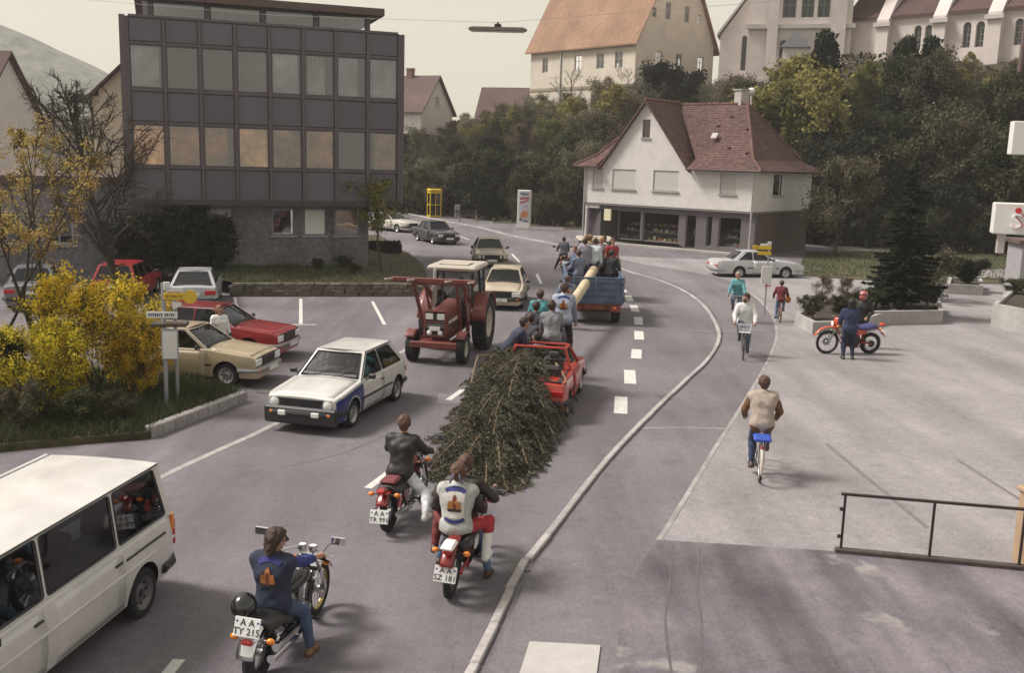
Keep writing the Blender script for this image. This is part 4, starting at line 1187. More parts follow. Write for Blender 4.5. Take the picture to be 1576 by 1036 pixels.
def asphalt(name, col, wear=.25, sc=.35, patch=None):
    """asphalt: grit, long worn lanes, blotches and hairline cracks"""
    m = bpy.data.materials.new(name); m.use_nodes = True; nt = m.node_tree; b = nt.nodes['Principled BSDF']
    N = nt.nodes.new; L = nt.links.new
    tc = N('ShaderNodeTexCoord')
    def noise(s, d=5, r=.6, vec=None):
        n = N('ShaderNodeTexNoise'); n.inputs['Scale'].default_value = s; n.inputs['Detail'].default_value = d; n.inputs['Roughness'].default_value = r
        L(vec or tc.outputs['Object'], n.inputs['Vector']); return n.outputs['Fac']
    def rng(v, a, c, lo, hi):
        n = N('ShaderNodeMapRange'); n.inputs['From Min'].default_value = a; n.inputs['From Max'].default_value = c
        n.inputs['To Min'].default_value = lo; n.inputs['To Max'].default_value = hi; L(v, n.inputs['Value']); return n.outputs[0]
    def mul(a, c):
        n = N('ShaderNodeMath'); n.operation = 'MULTIPLY'; L(a, n.inputs[0]); L(c, n.inputs[1]); return n.outputs[0]
    mp = N('ShaderNodeMapping'); mp.inputs['Scale'].default_value = (1.0, .12, 1); mp.inputs['Rotation'].default_value = (0, 0, R(8)); L(tc.outputs['Object'], mp.inputs['Vector'])
    v = mul(rng(noise(sc, 6, .6), .3, .7, 1-wear, 1+wear), rng(noise(sc*2.6, 4, .6, mp.outputs[0]), .35, .65, 1-wear*1.0, 1+wear*1.0))
    v = mul(v, rng(noise(32, 4, .8), .3, .7, .68, 1.32))
    v = mul(v, rng(noise(5.5, 9, .8), .32, .7, .84, 1.18))
    vo = N('ShaderNodeTexVoronoi'); vo.feature = 'DISTANCE_TO_EDGE'; vo.inputs['Scale'].default_value = .19
    wv = N('ShaderNodeTexNoise'); wv.inputs['Scale'].default_value = 1.3; wv.inputs['Detail'].default_value = 6; L(tc.outputs['Object'], wv.inputs['Vector'])
    ad = N('ShaderNodeVectorMath'); ad.operation = 'ADD'; L(tc.outputs['Object'], ad.inputs[0]); L(wv.outputs['Color'], ad.inputs[1]); L(ad.outputs[0], vo.inputs['Vector'])
    v = mul(v, rng(vo.outputs['Distance'], 0.0, .003, .8, 1.0))
    v = mul(v, rng(noise(.8, 6, .55), .62, .74, 1.0, .74))          # oil stains
    sc_ = N('ShaderNodeVectorMath'); sc_.operation = 'SCALE'; sc_.inputs[0].default_value = col; L(v, sc_.inputs['Scale'])
    out = sc_.outputs[0]
    if patch:                              # pale worn-through patches
        mx = N('ShaderNodeMix'); mx.data_type = 'RGBA'; mx.inputs['B'].default_value = (*patch, 1)
        L(rng(noise(.55, 9, .62), .60, .66, 0, 1), mx.inputs['Factor']); L(out, mx.inputs['A']); out = mx.outputs['Result']
    L(out, b.inputs['Base Color']); b.inputs['Roughness'].default_value = .82
    bp = N('ShaderNodeBump'); bp.inputs['Strength'].default_value = .5; bp.inputs['Distance'].default_value = .01
    L(noise(90, 3, .8), bp.inputs['Height']); L(bp.outputs[0], b.inputs['Normal'])
    return m

ROADM = asphalt('road_asphalt', (.150, .134, .147), .2, .22)
LOTM = asphalt('lot_asphalt', (.145, .129, .141), .22, .4)
WALKM = asphalt('pavement_asphalt', (.158, .142, .151), .17, .3)
DARKA = asphalt('yard_asphalt', (.135, .118, .132), .34, .5, patch=(.27, .25, .24))
PLAZAM = asphalt('plaza_setts', (.25, .23, .234), .15, .3)
GRASSM = mat('grass_ground', (.045, .06, .02), .95, var=.45, scale=3, bump=.6, bscale=18, var2=.35, scale2=.5, col2=(.11, .085, .04))
SLOPEM = mat('slope_undergrowth', (.03, .034, .015), .95, var=.5, scale=2.0, bump=.8, bscale=9, col2=(.07, .055, .03))
KERBM = mat('kerb_stone', (.35, .325, .315), .8, var=.22, scale=9, bump=.4, objvar=.16)
PAINTW = mat('road_paint', (.58, .57, .53), .7, var=.2, scale=9, bump=.2)

xs = [-420, -300, -200, -140, -100]+list(np.arange(-80, 100.1, 3.0))+[120, 160, 220, 300, 420]
ys = [-40, -20]+list(np.arange(0, 160.1, 3.0))+[175, 200, 240, 300, 360, 420]
b = B()
for x in xs:
    for y in ys: b.v.append((float(x), float(y), float(hill(x, y)) if y > 50 else -.004))
nx, ny = len(xs), len(ys)
for i in range(nx-1):
    for j in range(ny-1): b.f.append((i*ny+j, (i+1)*ny+j, (i+1)*ny+j+1, i*ny+j+1)); b.mi.append(1 if (b.v[i*ny+j][2] > .02 or b.v[(i+1)*ny+j+1][2] > .02) else 0)
o = b.obj('ground', [LOTM, SLOPEM], smooth=180); o['kind'] = 'structure'

# the carriageway
kerbL = smooth_line(pts([(60, 850), (235, 742), (430, 650), (540, 586), (620, 541), (700, 492), (745, 452), (715, 418), (655, 412), (620, 388), (575, 362), (530, 340)]), 5)
kerbR_px = [(690, 1100), (725, 1036), (763, 960), (800, 880), (832, 840), (880, 778), (940, 703), (1000, 640), (1052, 590), (1088, 556), (1106, 525), (1102, 500), (1082, 470), (1052, 448), (1012, 431), (970, 419), (925, 402)]
kerbR = smooth_line(pts(kerbR_px), 6)
farR = smooth_line(pts([(925, 402), (880, 383), (830, 372), (780, 362), (735, 350), (690, 342), (640, 332), (590, 322)]), 5)
road_poly = [G(-200, 1100)]+kerbL+[G(505, 322), G(560, 318)]+farR[::-1]+kerbR[::-1]+[Vector((-.6, -6, 0)), Vector((-9, -6, 0))]
road = sheet('road', road_poly, .002, ROADM)
ZW = .045                                    # the pavement stands a kerb high
bl_px = [(940, 1100), (945, 1036), (960, 935), (985, 872), (1014, 832), (1040, 792), (1100, 692), (1150, 612), (1184, 552), (1196, 512), (1186, 482), (1160, 455), (1120, 432), (1060, 418), (1000, 408), (950, 398)]
bl = smooth_line(pts(bl_px, ZW), 5)
off = []
for i, p in enumerate(kerbR):
    t = (kerbR[min(i+1, len(kerbR)-1)]-kerbR[max(i-1, 0)]).normalized(); off.append(p+Vector((t.y, -t.x, 0))*.16)
walk_poly = off+[Vector(bl[-1])]+bl[::-1]
sheet('pavement', walk_poly, ZW, WALKM, side=.14)
i0 = next(i for i, p in enumerate(bl) if (p-G(1014, 832, ZW)).length < .01)
plaza_poly = bl[i0:]+pts([(900, 391), (1000, 396), (1150, 402), (1225, 425), (1330, 432), (1576, 440), (1800, 480)], ZW)+[Vector((40, 20, 0)), G(1800, 890, ZW), G(1558, 872, ZW), G(1290, 850, ZW), G(1110, 838, ZW)]
sheet('plaza', plaza_poly, ZW+.004, PLAZAM, side=.14)
yard_poly = bl[:i0+1]+[G(1110, 838, ZW), G(1290, 850, ZW), G(1558, 872, ZW), Vector((12, 12.6, 0)), Vector((12, 3, 0)), Vector((1.2, 3, 0))]
sheet('yard', yard_poly, ZW+.008, DARKA, side=.14)
# strip of cobbles between house and road, left of the shop
sheet('far_pavement', farR+pts([(590, 312), (660, 326), (700, 334), (790, 350), (860, 362), (888, 372), (905, 391)]), .05, WALKM, side=.08)
lawn_px = [(1225, 424), (1330, 431), (1576, 438), (1800, 440), (1800, 380), (1500, 386), (1240, 388)]
sheet('lawn', pts(lawn_px), .03, GRASSM, side=.1)
sheet('garden_path', pts([(1470, 418), (1576, 414), (1700, 416), (1700, 428), (1576, 430), (1500, 428)]), .036, PLAZAM)

# kerb stones, one by one
def stones_along(line, name, label, wdt, top, depth, step, m, kind='structure', jitter=.01):
    L_ = [0]
    for a, c in zip(line, line[1:]): L_.append(L_[-1]+(c-a).length)
    par = bpy.data.objects.new(name, None); COL.objects.link(par); par['kind'] = kind; par['label'] = label
    b = B(); b.box((0, 0, 0), (step-.014, wdt, depth), bev=.014); me = b.mesh('kerb_stone', m, smooth=0)
    s = step/2; i = 0; k = 0
    while s < L_[-1]-step/2 and k < 290:
        while L_[i+1] < s: i += 1
        t = (s-L_[i])/(L_[i+1]-L_[i]); p = line[i].lerp(line[i+1], t); d = line[i+1]-line[i]
        o = link('kerb_stone', me, par)
        o.location = (p.x+rnd.uniform(-1, 1)*jitter*.5, p.y, top-depth/2+rnd.uniform(-1, 1)*jitter)
        o.rotation_euler = (rnd.uniform(-.02, .02), 0, math.atan2(d.y, d.x)+rnd.uniform(-.01, .01))
        s += step; k += 1
    return par
stones_along([p for p in kerbR if p.y > 3], 'kerb', 'pale stone kerb between the road and the right pavement', .115, .053, .16, 1.0, KERBM, jitter=.004)
edge = [p for p in kerbL if p.y < 29]
stones_along([p+Vector((0, 0, 0)) for p in edge], 'gutter_strip', 'flat pale gutter stones along the left road edge', .16, .012, .12, 1.0, KERBM, jitter=.002)
stones_along(farR, 'far_kerb', 'kerb of the pavement below the slope', .15, .1, .15, 1.0, KERBM)
stones_along(bl[i0:i0+40], 'paving_edge', 'thin stone line between pavement and plaza', .1, ZW+.012, .12, .8, mat('edge_stone', (.3, .28, .27), .8, var=.2, objvar=.15), jitter=.002)

# painted dashes
def dash(a, c, w, name='lane_dash', parent=road):
    a, c = Vector(a), Vector(c); t = (c-a).normalized(); n = Vector((-t.y, t.x, 0))*w/2
    b = B(); q = [a+n, a-n, c-n, c+n]; b.add([(p.x, p.y, .006) for p in q], [(0, 1, 2, 3)])
    return b.obj(name, PAINTW, parent, smooth=0)
for (x0, y0, x1, y1) in [(955, 637, 956, 611), (970, 591, 969, 570), (979, 552, 980, 538), (984, 523, 983, 510), (983, 500, 982, 488), (978, 480, 975, 470), (970, 464, 966, 455), (961, 450, 955, 442), (946, 437, 938, 430), (929, 426, 918, 420)]:
    dash(G(x0, y0), G(x1, y1), .3)
for (x0, y0, x1, y1) in [(247, 1052, 276, 1016), (566, 752, 598, 728), (690, 616, 712, 600), (833, 437, 826, 422), (800, 404, 788, 391), (768, 385, 740, 374), (722, 369, 700, 361)]:
    dash(G(x0, y0), G(x1, y1), .14)
lot = bpy.data.objects.new('parking_lot', None); COL.objects.link(lot); lot['kind'] = 'structure'
for (x0, y0, x1, y1) in [(463, 460, 463, 499), (446, 500, 487, 500), (573, 464, 592, 500), (361, 458, 366, 480), (420, 606, 455, 597)]:
    dash(G(x0, y0), G(x1, y1), .12, 'bay_line', lot)
# manhole covers and patched squares
def disc(px, py, r, m, name, z=.006, parent=None):
    p = G(px, py); b = B(); b.lathe([(.001, 0), (r*.8, 0), (r*.82, -.002), (r*.86, 0), (r, 0)], (p.x, p.y, z), 'z', 24)
    o = b.obj(name, m, parent); return o
disc(416, 601, .34, mat('cast_iron', (.16, .145, .14), .6, metal=.3, var=.2, scale=20), 'manhole_cover', parent=road)
sheet('repair_patch', pts([(675, 606), (716, 606), (722, 620), (672, 622)]), .005, asphalt('patch_asphalt', (.175, .158, .168), .1, 1), parent=road, kind=None)
def seam(px, z, m, w=.05):
    L_ = smooth_line(pts(px, z), 4)
    b = B(); n = len(L_); q = []
    for i, p in enumerate(L_):
        t = (L_[min(i+1, n-1)]-L_[max(i-1, 0)]).normalized(); nn = Vector((-t.y, t.x, 0))*w*(.7+.6*rnd.random()); q += [(p.x+nn.x, p.y+nn.y, z), (p.x-nn.x, p.y-nn.y, z)]
    b.add(q, [(2*i, 2*i+1, 2*i+3, 2*i+2) for i in range(n-1)]); o = b.obj('tar_seam', m, smooth=0); o['kind'] = 'structure'
TAR = mat('tar_seam', (.105, .093, .1), .7, var=.25, scale=8)
for q in [[(1036, 838), (1030, 900), (1024, 960), (1034, 1040)], [(1078, 842), (1072, 900), (1080, 960), (1076, 1040)]]: seam(q, ZW+.011, TAR, .016)
for q in [[(990, 659), (1050, 658), (1118, 660)], [(1060, 508), (1100, 510), (1180, 508)]]: seam(q, ZW+.003, KERBM, .02)
for q in [[(430, 720), (520, 700), (590, 672)]]: seam(q, .0045, TAR, .014)
for (px, py) in [(812, 872), (1040, 612)]:
    p = G(px-14, py); b = B(); b.box((p.x, p.y, .004), (.42, .42, .012), rz=.5)
    for k in range(6): b.box((p.x-.15+.06*k, p.y, .012), (.03, .36, .008), rz=.5)
    b.obj('drain_grate', mat('cast_iron', (.16, .145, .14)), road, smooth=0)
cov = [(793, 1060), (815, 990), (924, 996), (915, 1064)]
sheet('concrete_slab', pts(cov, ZW), ZW+.02, mat('slab_concrete', (.42, .4, .375), .8, var=.08, scale=5, bump=.15), side=.12)
for (pp) in [[(1268, 684), (1274, 683), (1430, 812), (1424, 814)], [(1470, 708), (1476, 708), (1576, 772), (1576, 776)]]:
    sheet('sett_band', pts(pp, ZW), ZW+.008, mat('dark_setts', (.17, .15, .155), .8, var=.2, scale=8))

# ------------------------------------------------------------------ walls with real openings
class Face:
    """vertical plane: O is a foot point, U runs along it; d > 0 goes into the building"""
    def __init__(s, O, U, flip=False):
        s.O = Vector((O[0], O[1], 0)); s.U = Vector((U[0], U[1], 0)).normalized(); s.I = Vector((-s.U.y, s.U.x, 0))*(-1 if flip else 1)
    def __call__(s, u, z, d=0.0): p = s.O+s.U*u+s.I*d; return Vector((p.x, p.y, z))
    def u_of(s, px):
        r = ray(px, 300); r2 = r.x/r.y
        return (s.O.x-r2*s.O.y)/(r2*s.U.y-s.U.x)
def rect(u0, u1, z0, z1): return [(u0, z0), (u1, z0), (u1, z1), (u0, z1)]
def arch(u0, u1, z0, z1, n=6):
    r = (u1-u0)/2; c = (u0+u1)/2
    return [(u0, z0), (u1, z0), (u1, z1-r)]+[(c+r*math.cos(math.pi*k/n), z1-r+r*math.sin(math.pi*k/n)) for k in range(1, n)]+[(u0, z1-r)]
def wall(parent, face, outer, holes, m, th=.3, name='wall'):
    b = B(); b.holed(outer, holes, 0, th, face); return b.obj(name, m, parent, smooth=0)
def window(parent, face, poly, fm, gm, fr=.07, d=.12, bars_u=(), bars_z=(), sill=None, back=None, name='window', backd=.5):
    us = [p[0] for p in poly]; zs = [p[1] for p in poly]; cu, cz = (min(us)+max(us))/2, (min(zs)+max(zs))/2
    su = 1-2*fr/(max(us)-min(us)); sz = 1-2*fr/(max(zs)-min(zs))
    inner = [(cu+(u-cu)*su, cz+(z-cz)*sz) for u, z in poly]
    b = B(); b.holed(poly, [inner], d, d+.07, face)
    w = b.obj(name, fm, parent, smooth=0)
    for t in bars_u:
        u = min(us)+(max(us)-min(us))*t; b = B(); b.holed(rect(u-.025, u+.025, min(zs)+fr, max(zs)-fr), [], d-.005, d+.06, face); b.obj('glazing_bar', fm, w, smooth=0)
    for t in bars_z:
        z = min(zs)+(max(zs)-min(zs))*t; b = B(); b.holed(rect(min(us)+fr, max(us)-fr, z-.025, z+.025), [], d-.008, d+.055, face); b.obj('glazing_bar', fm, w, smooth=0)
    b = B(); b.add([face(u, z, d+.035) for u, z in inner], [tuple(range(len(inner)))]); b.obj('pane', gm, w, smooth=0)
    if back is not None:
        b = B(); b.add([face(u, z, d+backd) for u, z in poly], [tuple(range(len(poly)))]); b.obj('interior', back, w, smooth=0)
    if sill is not None:
        b = B(); u0, u1, z0 = min(us), max(us), min(zs)
        b.holed(rect(u0-.08, u1+.08, z0-.09, z0-.01), [], -.1, d, face); b.obj('sill', sill, w, smooth=0)
    return w
def curtain(parent, face, u0, u1, z0, z1, d, m, name='curtain', amp=.035, fr=9):
    b = B(); b.grid(lambda u, v: face(u0+(u1-u0)*u, z0+(z1-z0)*v, d+amp*math.sin(u*(u1-u0)*fr*2*math.pi)), max(10, int((u1-u0)*fr*5)), 1)
    return b.obj(name, m, parent, smooth=180)
def face_box(parent, face, u0, u1, z0, z1, d0, d1, m, name):
    b = B(); b.holed(rect(u0, u1, z0, z1), [], d0, d1, face); return b.obj(name, m, parent, smooth=0)

WGLASS = glass('window_glass', (.9, .91, .92), (.95, .95, 1.0), ior=2.3)
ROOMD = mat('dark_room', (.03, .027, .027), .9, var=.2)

# --- the office block on its stone ground floor
A_, B_ = G(205, 306, 3.5), G(613, 311, 3.5)
of = Face(A_, (B_-A_))
OW = (B_-A_).length; zb0, zt0 = 3.5, 10.6
PANELM = mat('facade_panel', (.1, .091, .113), .38, var=.1, scale=30, objvar=.12, bump=.05)
FRAMEM = mat('facade_metal', (.1, .08, .09), .45, metal=.2, var=.12, scale=12)
office = thing('office_block', 'dark panelled office block with two window rows jutting over a grey stone ground floor', 'building', (0, 0, 0))
bays = 8; bw_ = OW/bays
fl = [(0, 1.24), (1.34, 3.0), (3.1, 4.28), (4.4, 6.1), (6.2, 7.12)]
tan = mat('curtain_tan', (.62, .38, .2), .9, var=.3, scale=2.5, var2=.55, scale2=.8); greyc = mat('curtain_sky_grey', (.22, .205, .21), .9, var=.25, scale=2, var2=.5, scale2=.7)  # upper row's mottled grey imitates sky reflected in the panes
CURT = {}
for k in range(bays):
    u0, u1 = k*bw_+.06, (k+1)*bw_-.06
    for lvl, (a, c) in enumerate(fl):
        if lvl in (0, 2, 4):
            b = B(); b.holed(rect(u0+.02, u1-.02, zb0+a+.03, zb0+c-.03), [], .035, .1, of); b.obj('panel', PANELM, office, smooth=0)
        else:
            w = window(office, of, rect(u0, u1, zb0+a, zb0+c), FRAMEM, WGLASS, fr=.06, d=.05)
            warm = lvl == 1
            cm_ = tan if warm else greyc
            if k not in ((6,) if warm else (1, 2)):
                a0 = 0 if rnd.random() < .6 else rnd.uniform(0, .4); a1 = 1 if rnd.random() < .6 else rnd.uniform(.6, 1)
                curtain(w, of, u0+(u1-u0)*a0, u0+(u1-u0)*a1, zb0+a, zb0+c, .13, cm_, amp=.025)
    for z_ in [x for p in fl for x in p]:
        pass
b = B()
for k in range(bays+1):
    b.holed(rect(k*bw_-.06, k*bw_+.06, zb0, zt0), [], -.08, .14, of)
    o = b.obj('mullion', FRAMEM, office, smooth=0); b = B()
for a, c in [(0, .03), (1.24, 1.34), (3.0, 3.1), (4.28, 4.4), (6.1, 6.2), (7.12, 7.22)]:
    face_box(office, of, .061, OW-.061, zb0+a, zb0+c, -.02, .13, FRAMEM, 'rail')
face_box(office, of, -.28, -.062, zb0-.12, zt0+.08, -.1, 13, FRAMEM, 'side_wall')
face_box(office, of, OW+.062, OW+.2, zb0-.06, zt0+.03, -.1, 13, FRAMEM, 'side_wall')
face_box(office, of, -.061, OW+.061, zt0-.05, zt0+.06, .141, 13, mat('roof_felt', (.08, .075, .075), .9), 'flat_roof')
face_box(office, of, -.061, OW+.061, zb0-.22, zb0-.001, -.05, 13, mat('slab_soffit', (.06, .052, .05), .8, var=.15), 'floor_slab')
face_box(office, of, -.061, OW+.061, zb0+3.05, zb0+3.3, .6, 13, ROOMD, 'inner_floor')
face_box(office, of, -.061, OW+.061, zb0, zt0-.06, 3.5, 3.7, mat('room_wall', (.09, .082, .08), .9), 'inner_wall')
# roof lantern
pu0, pu1 = .9, OW-1.1
for q in range(5):
    u = pu0+(pu1-pu0)*q/4; face_box(office, of, u-.09, u+.09, zt0+.06, zt0+.85, 1.3, 1.5, FRAMEM, 'lantern_post')
for q in range(4):
    u = pu0+(pu1-pu0)*q/4; du = (pu1-pu0)/4
    window(office, of, rect(u+.09, u+du-.09, zt0+.1, zt0+.85), FRAMEM, glass('lantern_glass', (.9, .9, .9), ior=2.4), fr=.05, d=1.35)
face_box(office, of, pu0-.6, pu1+.6, zt0+.85, zt0+1.15, .7, 11, mat('roof_edge', (.1, .065, .055), .7, var=.2), 'lantern_roof')
face_box(office, of, pu0-.3, pu1+.3, zt0+.78, zt0+.849, 1.6, 9, mat('lantern_bright_panel', (.8, .79, .76), .8, var=.03), 'lantern_bright_panel')  # white panel added under the roof so the lantern glass looks bright
# ground floor of grey stone
STONEM = mat('grey_stone_wall', (.17, .162, .178), .9, var=.35, scale=5, bump=.9, bscale=8, var2=.3, scale2=.7)
FRM = mat('window_frame_blue_grey', (.3, .33, .38), .55, var=.1)
gf = Face(of(0, 0, 1.2), of.U)
zg = .55
spec = []
for px0, px1, kind in [(264, 306, 'w'), (319, 358, 'w'), (418, 453, 'd'), (467, 502, 'b'), (515, 553, 'w')]:
    spec.append((gf.u_of(px0), gf.u_of(px1), kind))
GW = gf.u_of(567)
wall(office, gf, rect(-.4, GW, zg-.4, zb0-.22), [rect(a, c, 1.95, 3.1) for a, c, k in spec], STONEM, .35, 'stone_wall')
b = B(); e_ = Face(gf(GW, 0, .351), gf.I, True); b.holed(rect(0, 11, zg-.4, zb0-.22), [], -.35, 0, lambda u, z, d: gf(GW, z, .351+u)+gf.U*(d)); b.obj('stone_wall', STONEM, office, smooth=0)
for a, c, k in spec:
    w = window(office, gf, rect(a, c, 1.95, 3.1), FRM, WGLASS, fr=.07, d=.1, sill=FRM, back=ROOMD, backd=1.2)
    if k == 'b': face_box(w, gf, a+.07, c-.07, 2.0, 3.05, .06, .08, mat('white_blind', (.8, .79, .76), .8, var=.04), 'blind')
    elif k == 'w': curtain(w, gf, a+(c-a)*(.1 if rnd.random() < .5 else .4), c, 1.95, 3.1, .5, tan)
# the low stone wing to the left
wing = thing('stone_wing', 'low flat roofed grey stone wing left of the office block, behind the yellow bush', 'building')
W0 = 14.5
wf = Face(gf(-W0-.4, 0, .5), gf.U)
ws_ = [(2.0, 3.1), (4.6, 5.7), (7.2, 8.3), (9.4, 10.6), (11.4, 12.5)]
wall(wing, wf, rect(0, W0, 0, 4.0), [rect(a, c, 1.5, 2.9) for a, c in ws_], STONEM, .35, 'stone_wall')
for a, c in ws_: window(wing, wf, rect(a, c, 1.5, 2.9), FRM, WGLASS, fr=.08, d=.1, sill=FRM, back=ROOMD, backd=1.0, bars_u=(.5,))
face_box(wing, wf, -.4, W0, 4.0, 4.32, -.35, 10, mat('roof_edge', (.1, .065, .055), .7, var=.2), 'flat_roof')

def gable_house(name, label, corner, U, W, Dp, z0, ze, zr, wm, rm, wins=(), gwins=(), ov=.4, group=None, gable_front=True, chimney=None, tiles=False):
    """front along U is the eaves side; the gable stands on the side at u = W"""
    root = thing(name, label, 'building', (0, 0, 0), group=group)
    f = Face(corner, U)
    wall(root, f, rect(0, W, z0, ze), [rect(*w) for w in wins], wm)
    gpt = f(W, 0, 0); gU = f.I
    g = Face(gpt, gU)
    g.I = -f.U
    wall(root, g, [(0.301, z0), (Dp, z0), (Dp, ze), (Dp/2, zr), (.301, ze+.301*(zr-ze)/(Dp/2))], [rect(*w) for w in gwins], wm)
    g2 = Face(f(0, 0, 0), gU); g2.I = f.U
    wall(root, g2, [(.301, z0), (Dp, z0), (Dp, ze), (Dp/2, zr), (.301, ze+.301*(zr-ze)/(Dp/2))], [], wm)
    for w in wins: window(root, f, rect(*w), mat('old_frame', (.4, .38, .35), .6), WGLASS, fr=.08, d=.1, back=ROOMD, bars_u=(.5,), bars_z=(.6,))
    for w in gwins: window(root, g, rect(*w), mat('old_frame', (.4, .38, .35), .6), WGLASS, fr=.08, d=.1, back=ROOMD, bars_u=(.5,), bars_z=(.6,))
    s_ = (zr-ze)/(Dp/2)
    for sgn in (0, 1):
        b = B(); d0 = -ov if sgn == 0 else Dp+ov; zz = ze-ov*s_
        vs = [f(-ov, zz, d0), f(W+ov, zz, d0), f(W+ov, zr+.02, Dp/2), f(-ov, zr+.02, Dp/2)]
        b.add([p+Vector((0, 0, .16)) for p in vs]+vs, [(0, 1, 2, 3), (7, 6, 5, 4), (0, 4, 5, 1), (1, 5, 6, 2), (2, 6, 7, 3), (3, 7, 4, 0)])
        b.obj('roof', rm, root, smooth=0)
    if chimney:
        u, d, h_ = chimney; b = B(); p = f(u, 0, d); b.box((p.x, p.y, zr-.6+h_/2), (.7, .7, h_+1.2), rz=math.atan2(f.U.y, f.U.x)); c_ = b.obj('chimney', mat('chimney_brick', (.2, .1, .08), .9, var=.3, scale=5), root, smooth=0)
        b = B(); b.box((p.x, p.y, zr+h_+.05), (.85, .85, .1), rz=math.atan2(f.U.y, f.U.x)); b.obj('cap', mat('concrete', (.35, .34, .32), .9), c_, smooth=0)
    return root, f, g

def tile_mat(name, col, rows=3.0, var=.3):
    m = mat(name, col, .85, var=var, scale=4, bump=.3, bscale=10, var2=.18, scale2=.4)
    return m
# beige house and red-roofed house at the far left
CREAM = mat('cream_render', (.68, .6, .46), .9, var=.07, scale=2, bump=.1)
WHITER = mat('white_render', (.60, .575, .55), .9, var=.06, scale=2, bump=.12, var2=.06, scale2=.5)
REDROOF = tile_mat('red_roof', (.07, .034, .032)); BROWNROOF = tile_mat('brown_roof', (.10, .062, .055))
gable_house('gabled_house', 'cream house with a dark steep roof squeezed in left of the office block', (D(150, 300, 50).x-2.2, 62, 0), (.18, -1), 12.2, 7.0, 0, 8.0, 11.4, CREAM, BROWNROOF, gwins=[(1.5, 2.4, 5.2, 6.5), (1.5, 2.4, 2.2, 3.5)], chimney=(6, 2.2, .5))
p = D(-30, 300, 60)
gable_house('red_roofed_house', 'white house with a big dark red roof at the left edge of the photo', (p.x-8.2, p.y, 0), (1, .05), 8.0, 9, 0, 7.3, 11.2, WHITER, REDROOF, wins=[(2, 3.2, 4.6, 6), (4.2, 5.4, 4.6, 6), (6.2, 7.4, 4.6, 6)])

# --- the shop house
C0 = Vector((14.6, 61.5, 0)); hf_ = Face(C0, (-.77, .64)); hf_.I = Vector((.64, .77, 0)).normalized()
hl_ = 12.9; hd_ = 8.2; ze_, zr_ = 5.3, 9.45; zfl = 2.72
house = thing('shop_house', 'white rendered corner house with red tiled roof and gable over a dark shop front', 'building')
us = lambda px: hf_.u_of(px)
up_w = [(us(977), us(941), 3.75, 5.05), (us(1043), us(1004), 3.75, 5.05), (us(927), us(911), 3.75, 5.05), (us(1132), us(1107), 3.75, 5.05)]
g0, g1 = us(1056), us(927); gc = (g0+g1)/2
wall(house, hf_, [(0, zfl), (hl_, zfl), (hl_, ze_), (g1, ze_), (gc, zr_+.0), (g0, ze_), (0, ze_)], [rect(*w) for w in up_w]+[rect(gc-.3, gc+.3, 7.15, 8.3)], WHITER, .3)
SHUT = mat('roller_shutter', (.52, .5, .47), .7, var=.05)
for w in up_w:
    wn_ = window(house, hf_, rect(*w), mat('white_frame', (.65, .63, .6), .5, var=.04), WGLASS, fr=.06, d=.2, sill=mat('concrete', (.35, .34, .32), .9))
    for k in range(17):
        z_ = w[2]+.03+k*.075
        face_box(wn_, hf_, w[0]+.02, w[1]-.02, z_, z_+.068, .06, .09, SHUT, 'shutter_slat')
window(house, hf_, rect(gc-.3, gc+.3, 7.15, 8.3), mat('dark_frame', (.05, .04, .04), .5), WGLASS, fr=.06, d=.1, sill=mat('concrete', (.35, .34, .32), .9), back=ROOMD)
side = Face(C0, hf_.I); side.I = hf_.U.copy()
sw_ = (side.u_of(1189), side.u_of(1204), 3.7, 5.0)
wall(house, side, rect(.301, hd_, zfl, ze_), [rect(*sw_)], WHITER, .3)
window(house, side, rect(*sw_), mat('dark_frame', (.05, .04, .04), .5), WGLASS, fr=.06, d=.1, sill=mat('concrete', (.35, .34, .32), .9), back=ROOMD)
lft = Face(hf_(hl_, 0, 0), hf_.I); lft.I = -hf_.U
wall(house, lft, rect(.301, hd_, 0, ze_), [], WHITER, .3)
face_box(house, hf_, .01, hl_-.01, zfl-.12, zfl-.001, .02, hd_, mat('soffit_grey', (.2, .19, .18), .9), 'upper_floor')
# shop front
SHOPM = mat('shopfront_grey', (.13, .115, .12), .5, var=.12); BROWNW = mat('brown_cladding', (.105, .078, .068), .8, var=.18, scale=6, bump=.2, bscale=20)
sf = Face(hf_(0, 0, .3), hf_.U); sf.I = hf_.I
su_ = lambda px: sf.u_of(px)
ops = [(su_(926), su_(904), .12, 2.3), (su_(988), su_(953), .35, 2.3), (su_(1047), su_(991), .35, 2.3), (su_(1074), su_(1058), .12, 2.3), (su_(1099), su_(1090), .35, 2.3), (su_(1144), su_(1109), .35, 2.3)]
wall(house, sf, rect(.0, hl_-.302, 0, zfl-.121), [rect(*o_) for o_ in ops], SHOPM, .25, 'shop_front')
for i, o_ in enumerate(ops):
    w = window(house, sf, rect(*o_), mat('shop_frame', (.22, .21, .22), .4, metal=.4, var=.08), glass('shop_glass', (.82, .82, .8), ior=1.45), fr=.06, d=.08, name='shop_door' if i in (0, 3) else 'shop_window')
    if i in (0, 3):
        b = B(); b.holed(rect(o_[0]+.12, o_[0]+.16, 1.0, 1.35), [], .04, .07, sf); b.obj('handle', STEEL, w)
ss = Face(C0+hf_.U*.0, hf_.I); ss.I = hf_.U.copy()
b = B(); b.holed(rect(.551, hd_, 0, zfl-.121), [], .1, .4, ss); b.obj('side_wall', BROWNW, house, smooth=0)
face_box(house, sf, .4, hl_-.6, .02, .1, .26, 3.5, mat('shop_floor', (.2, .18, .16), .6), 'shop_floor')
face_box(house, sf, .4, hl_-.6, .1, 2.5, 3.4, 3.6, mat('shop_back', (.06, .05, .045), .9, var=.3), 'shop_back')
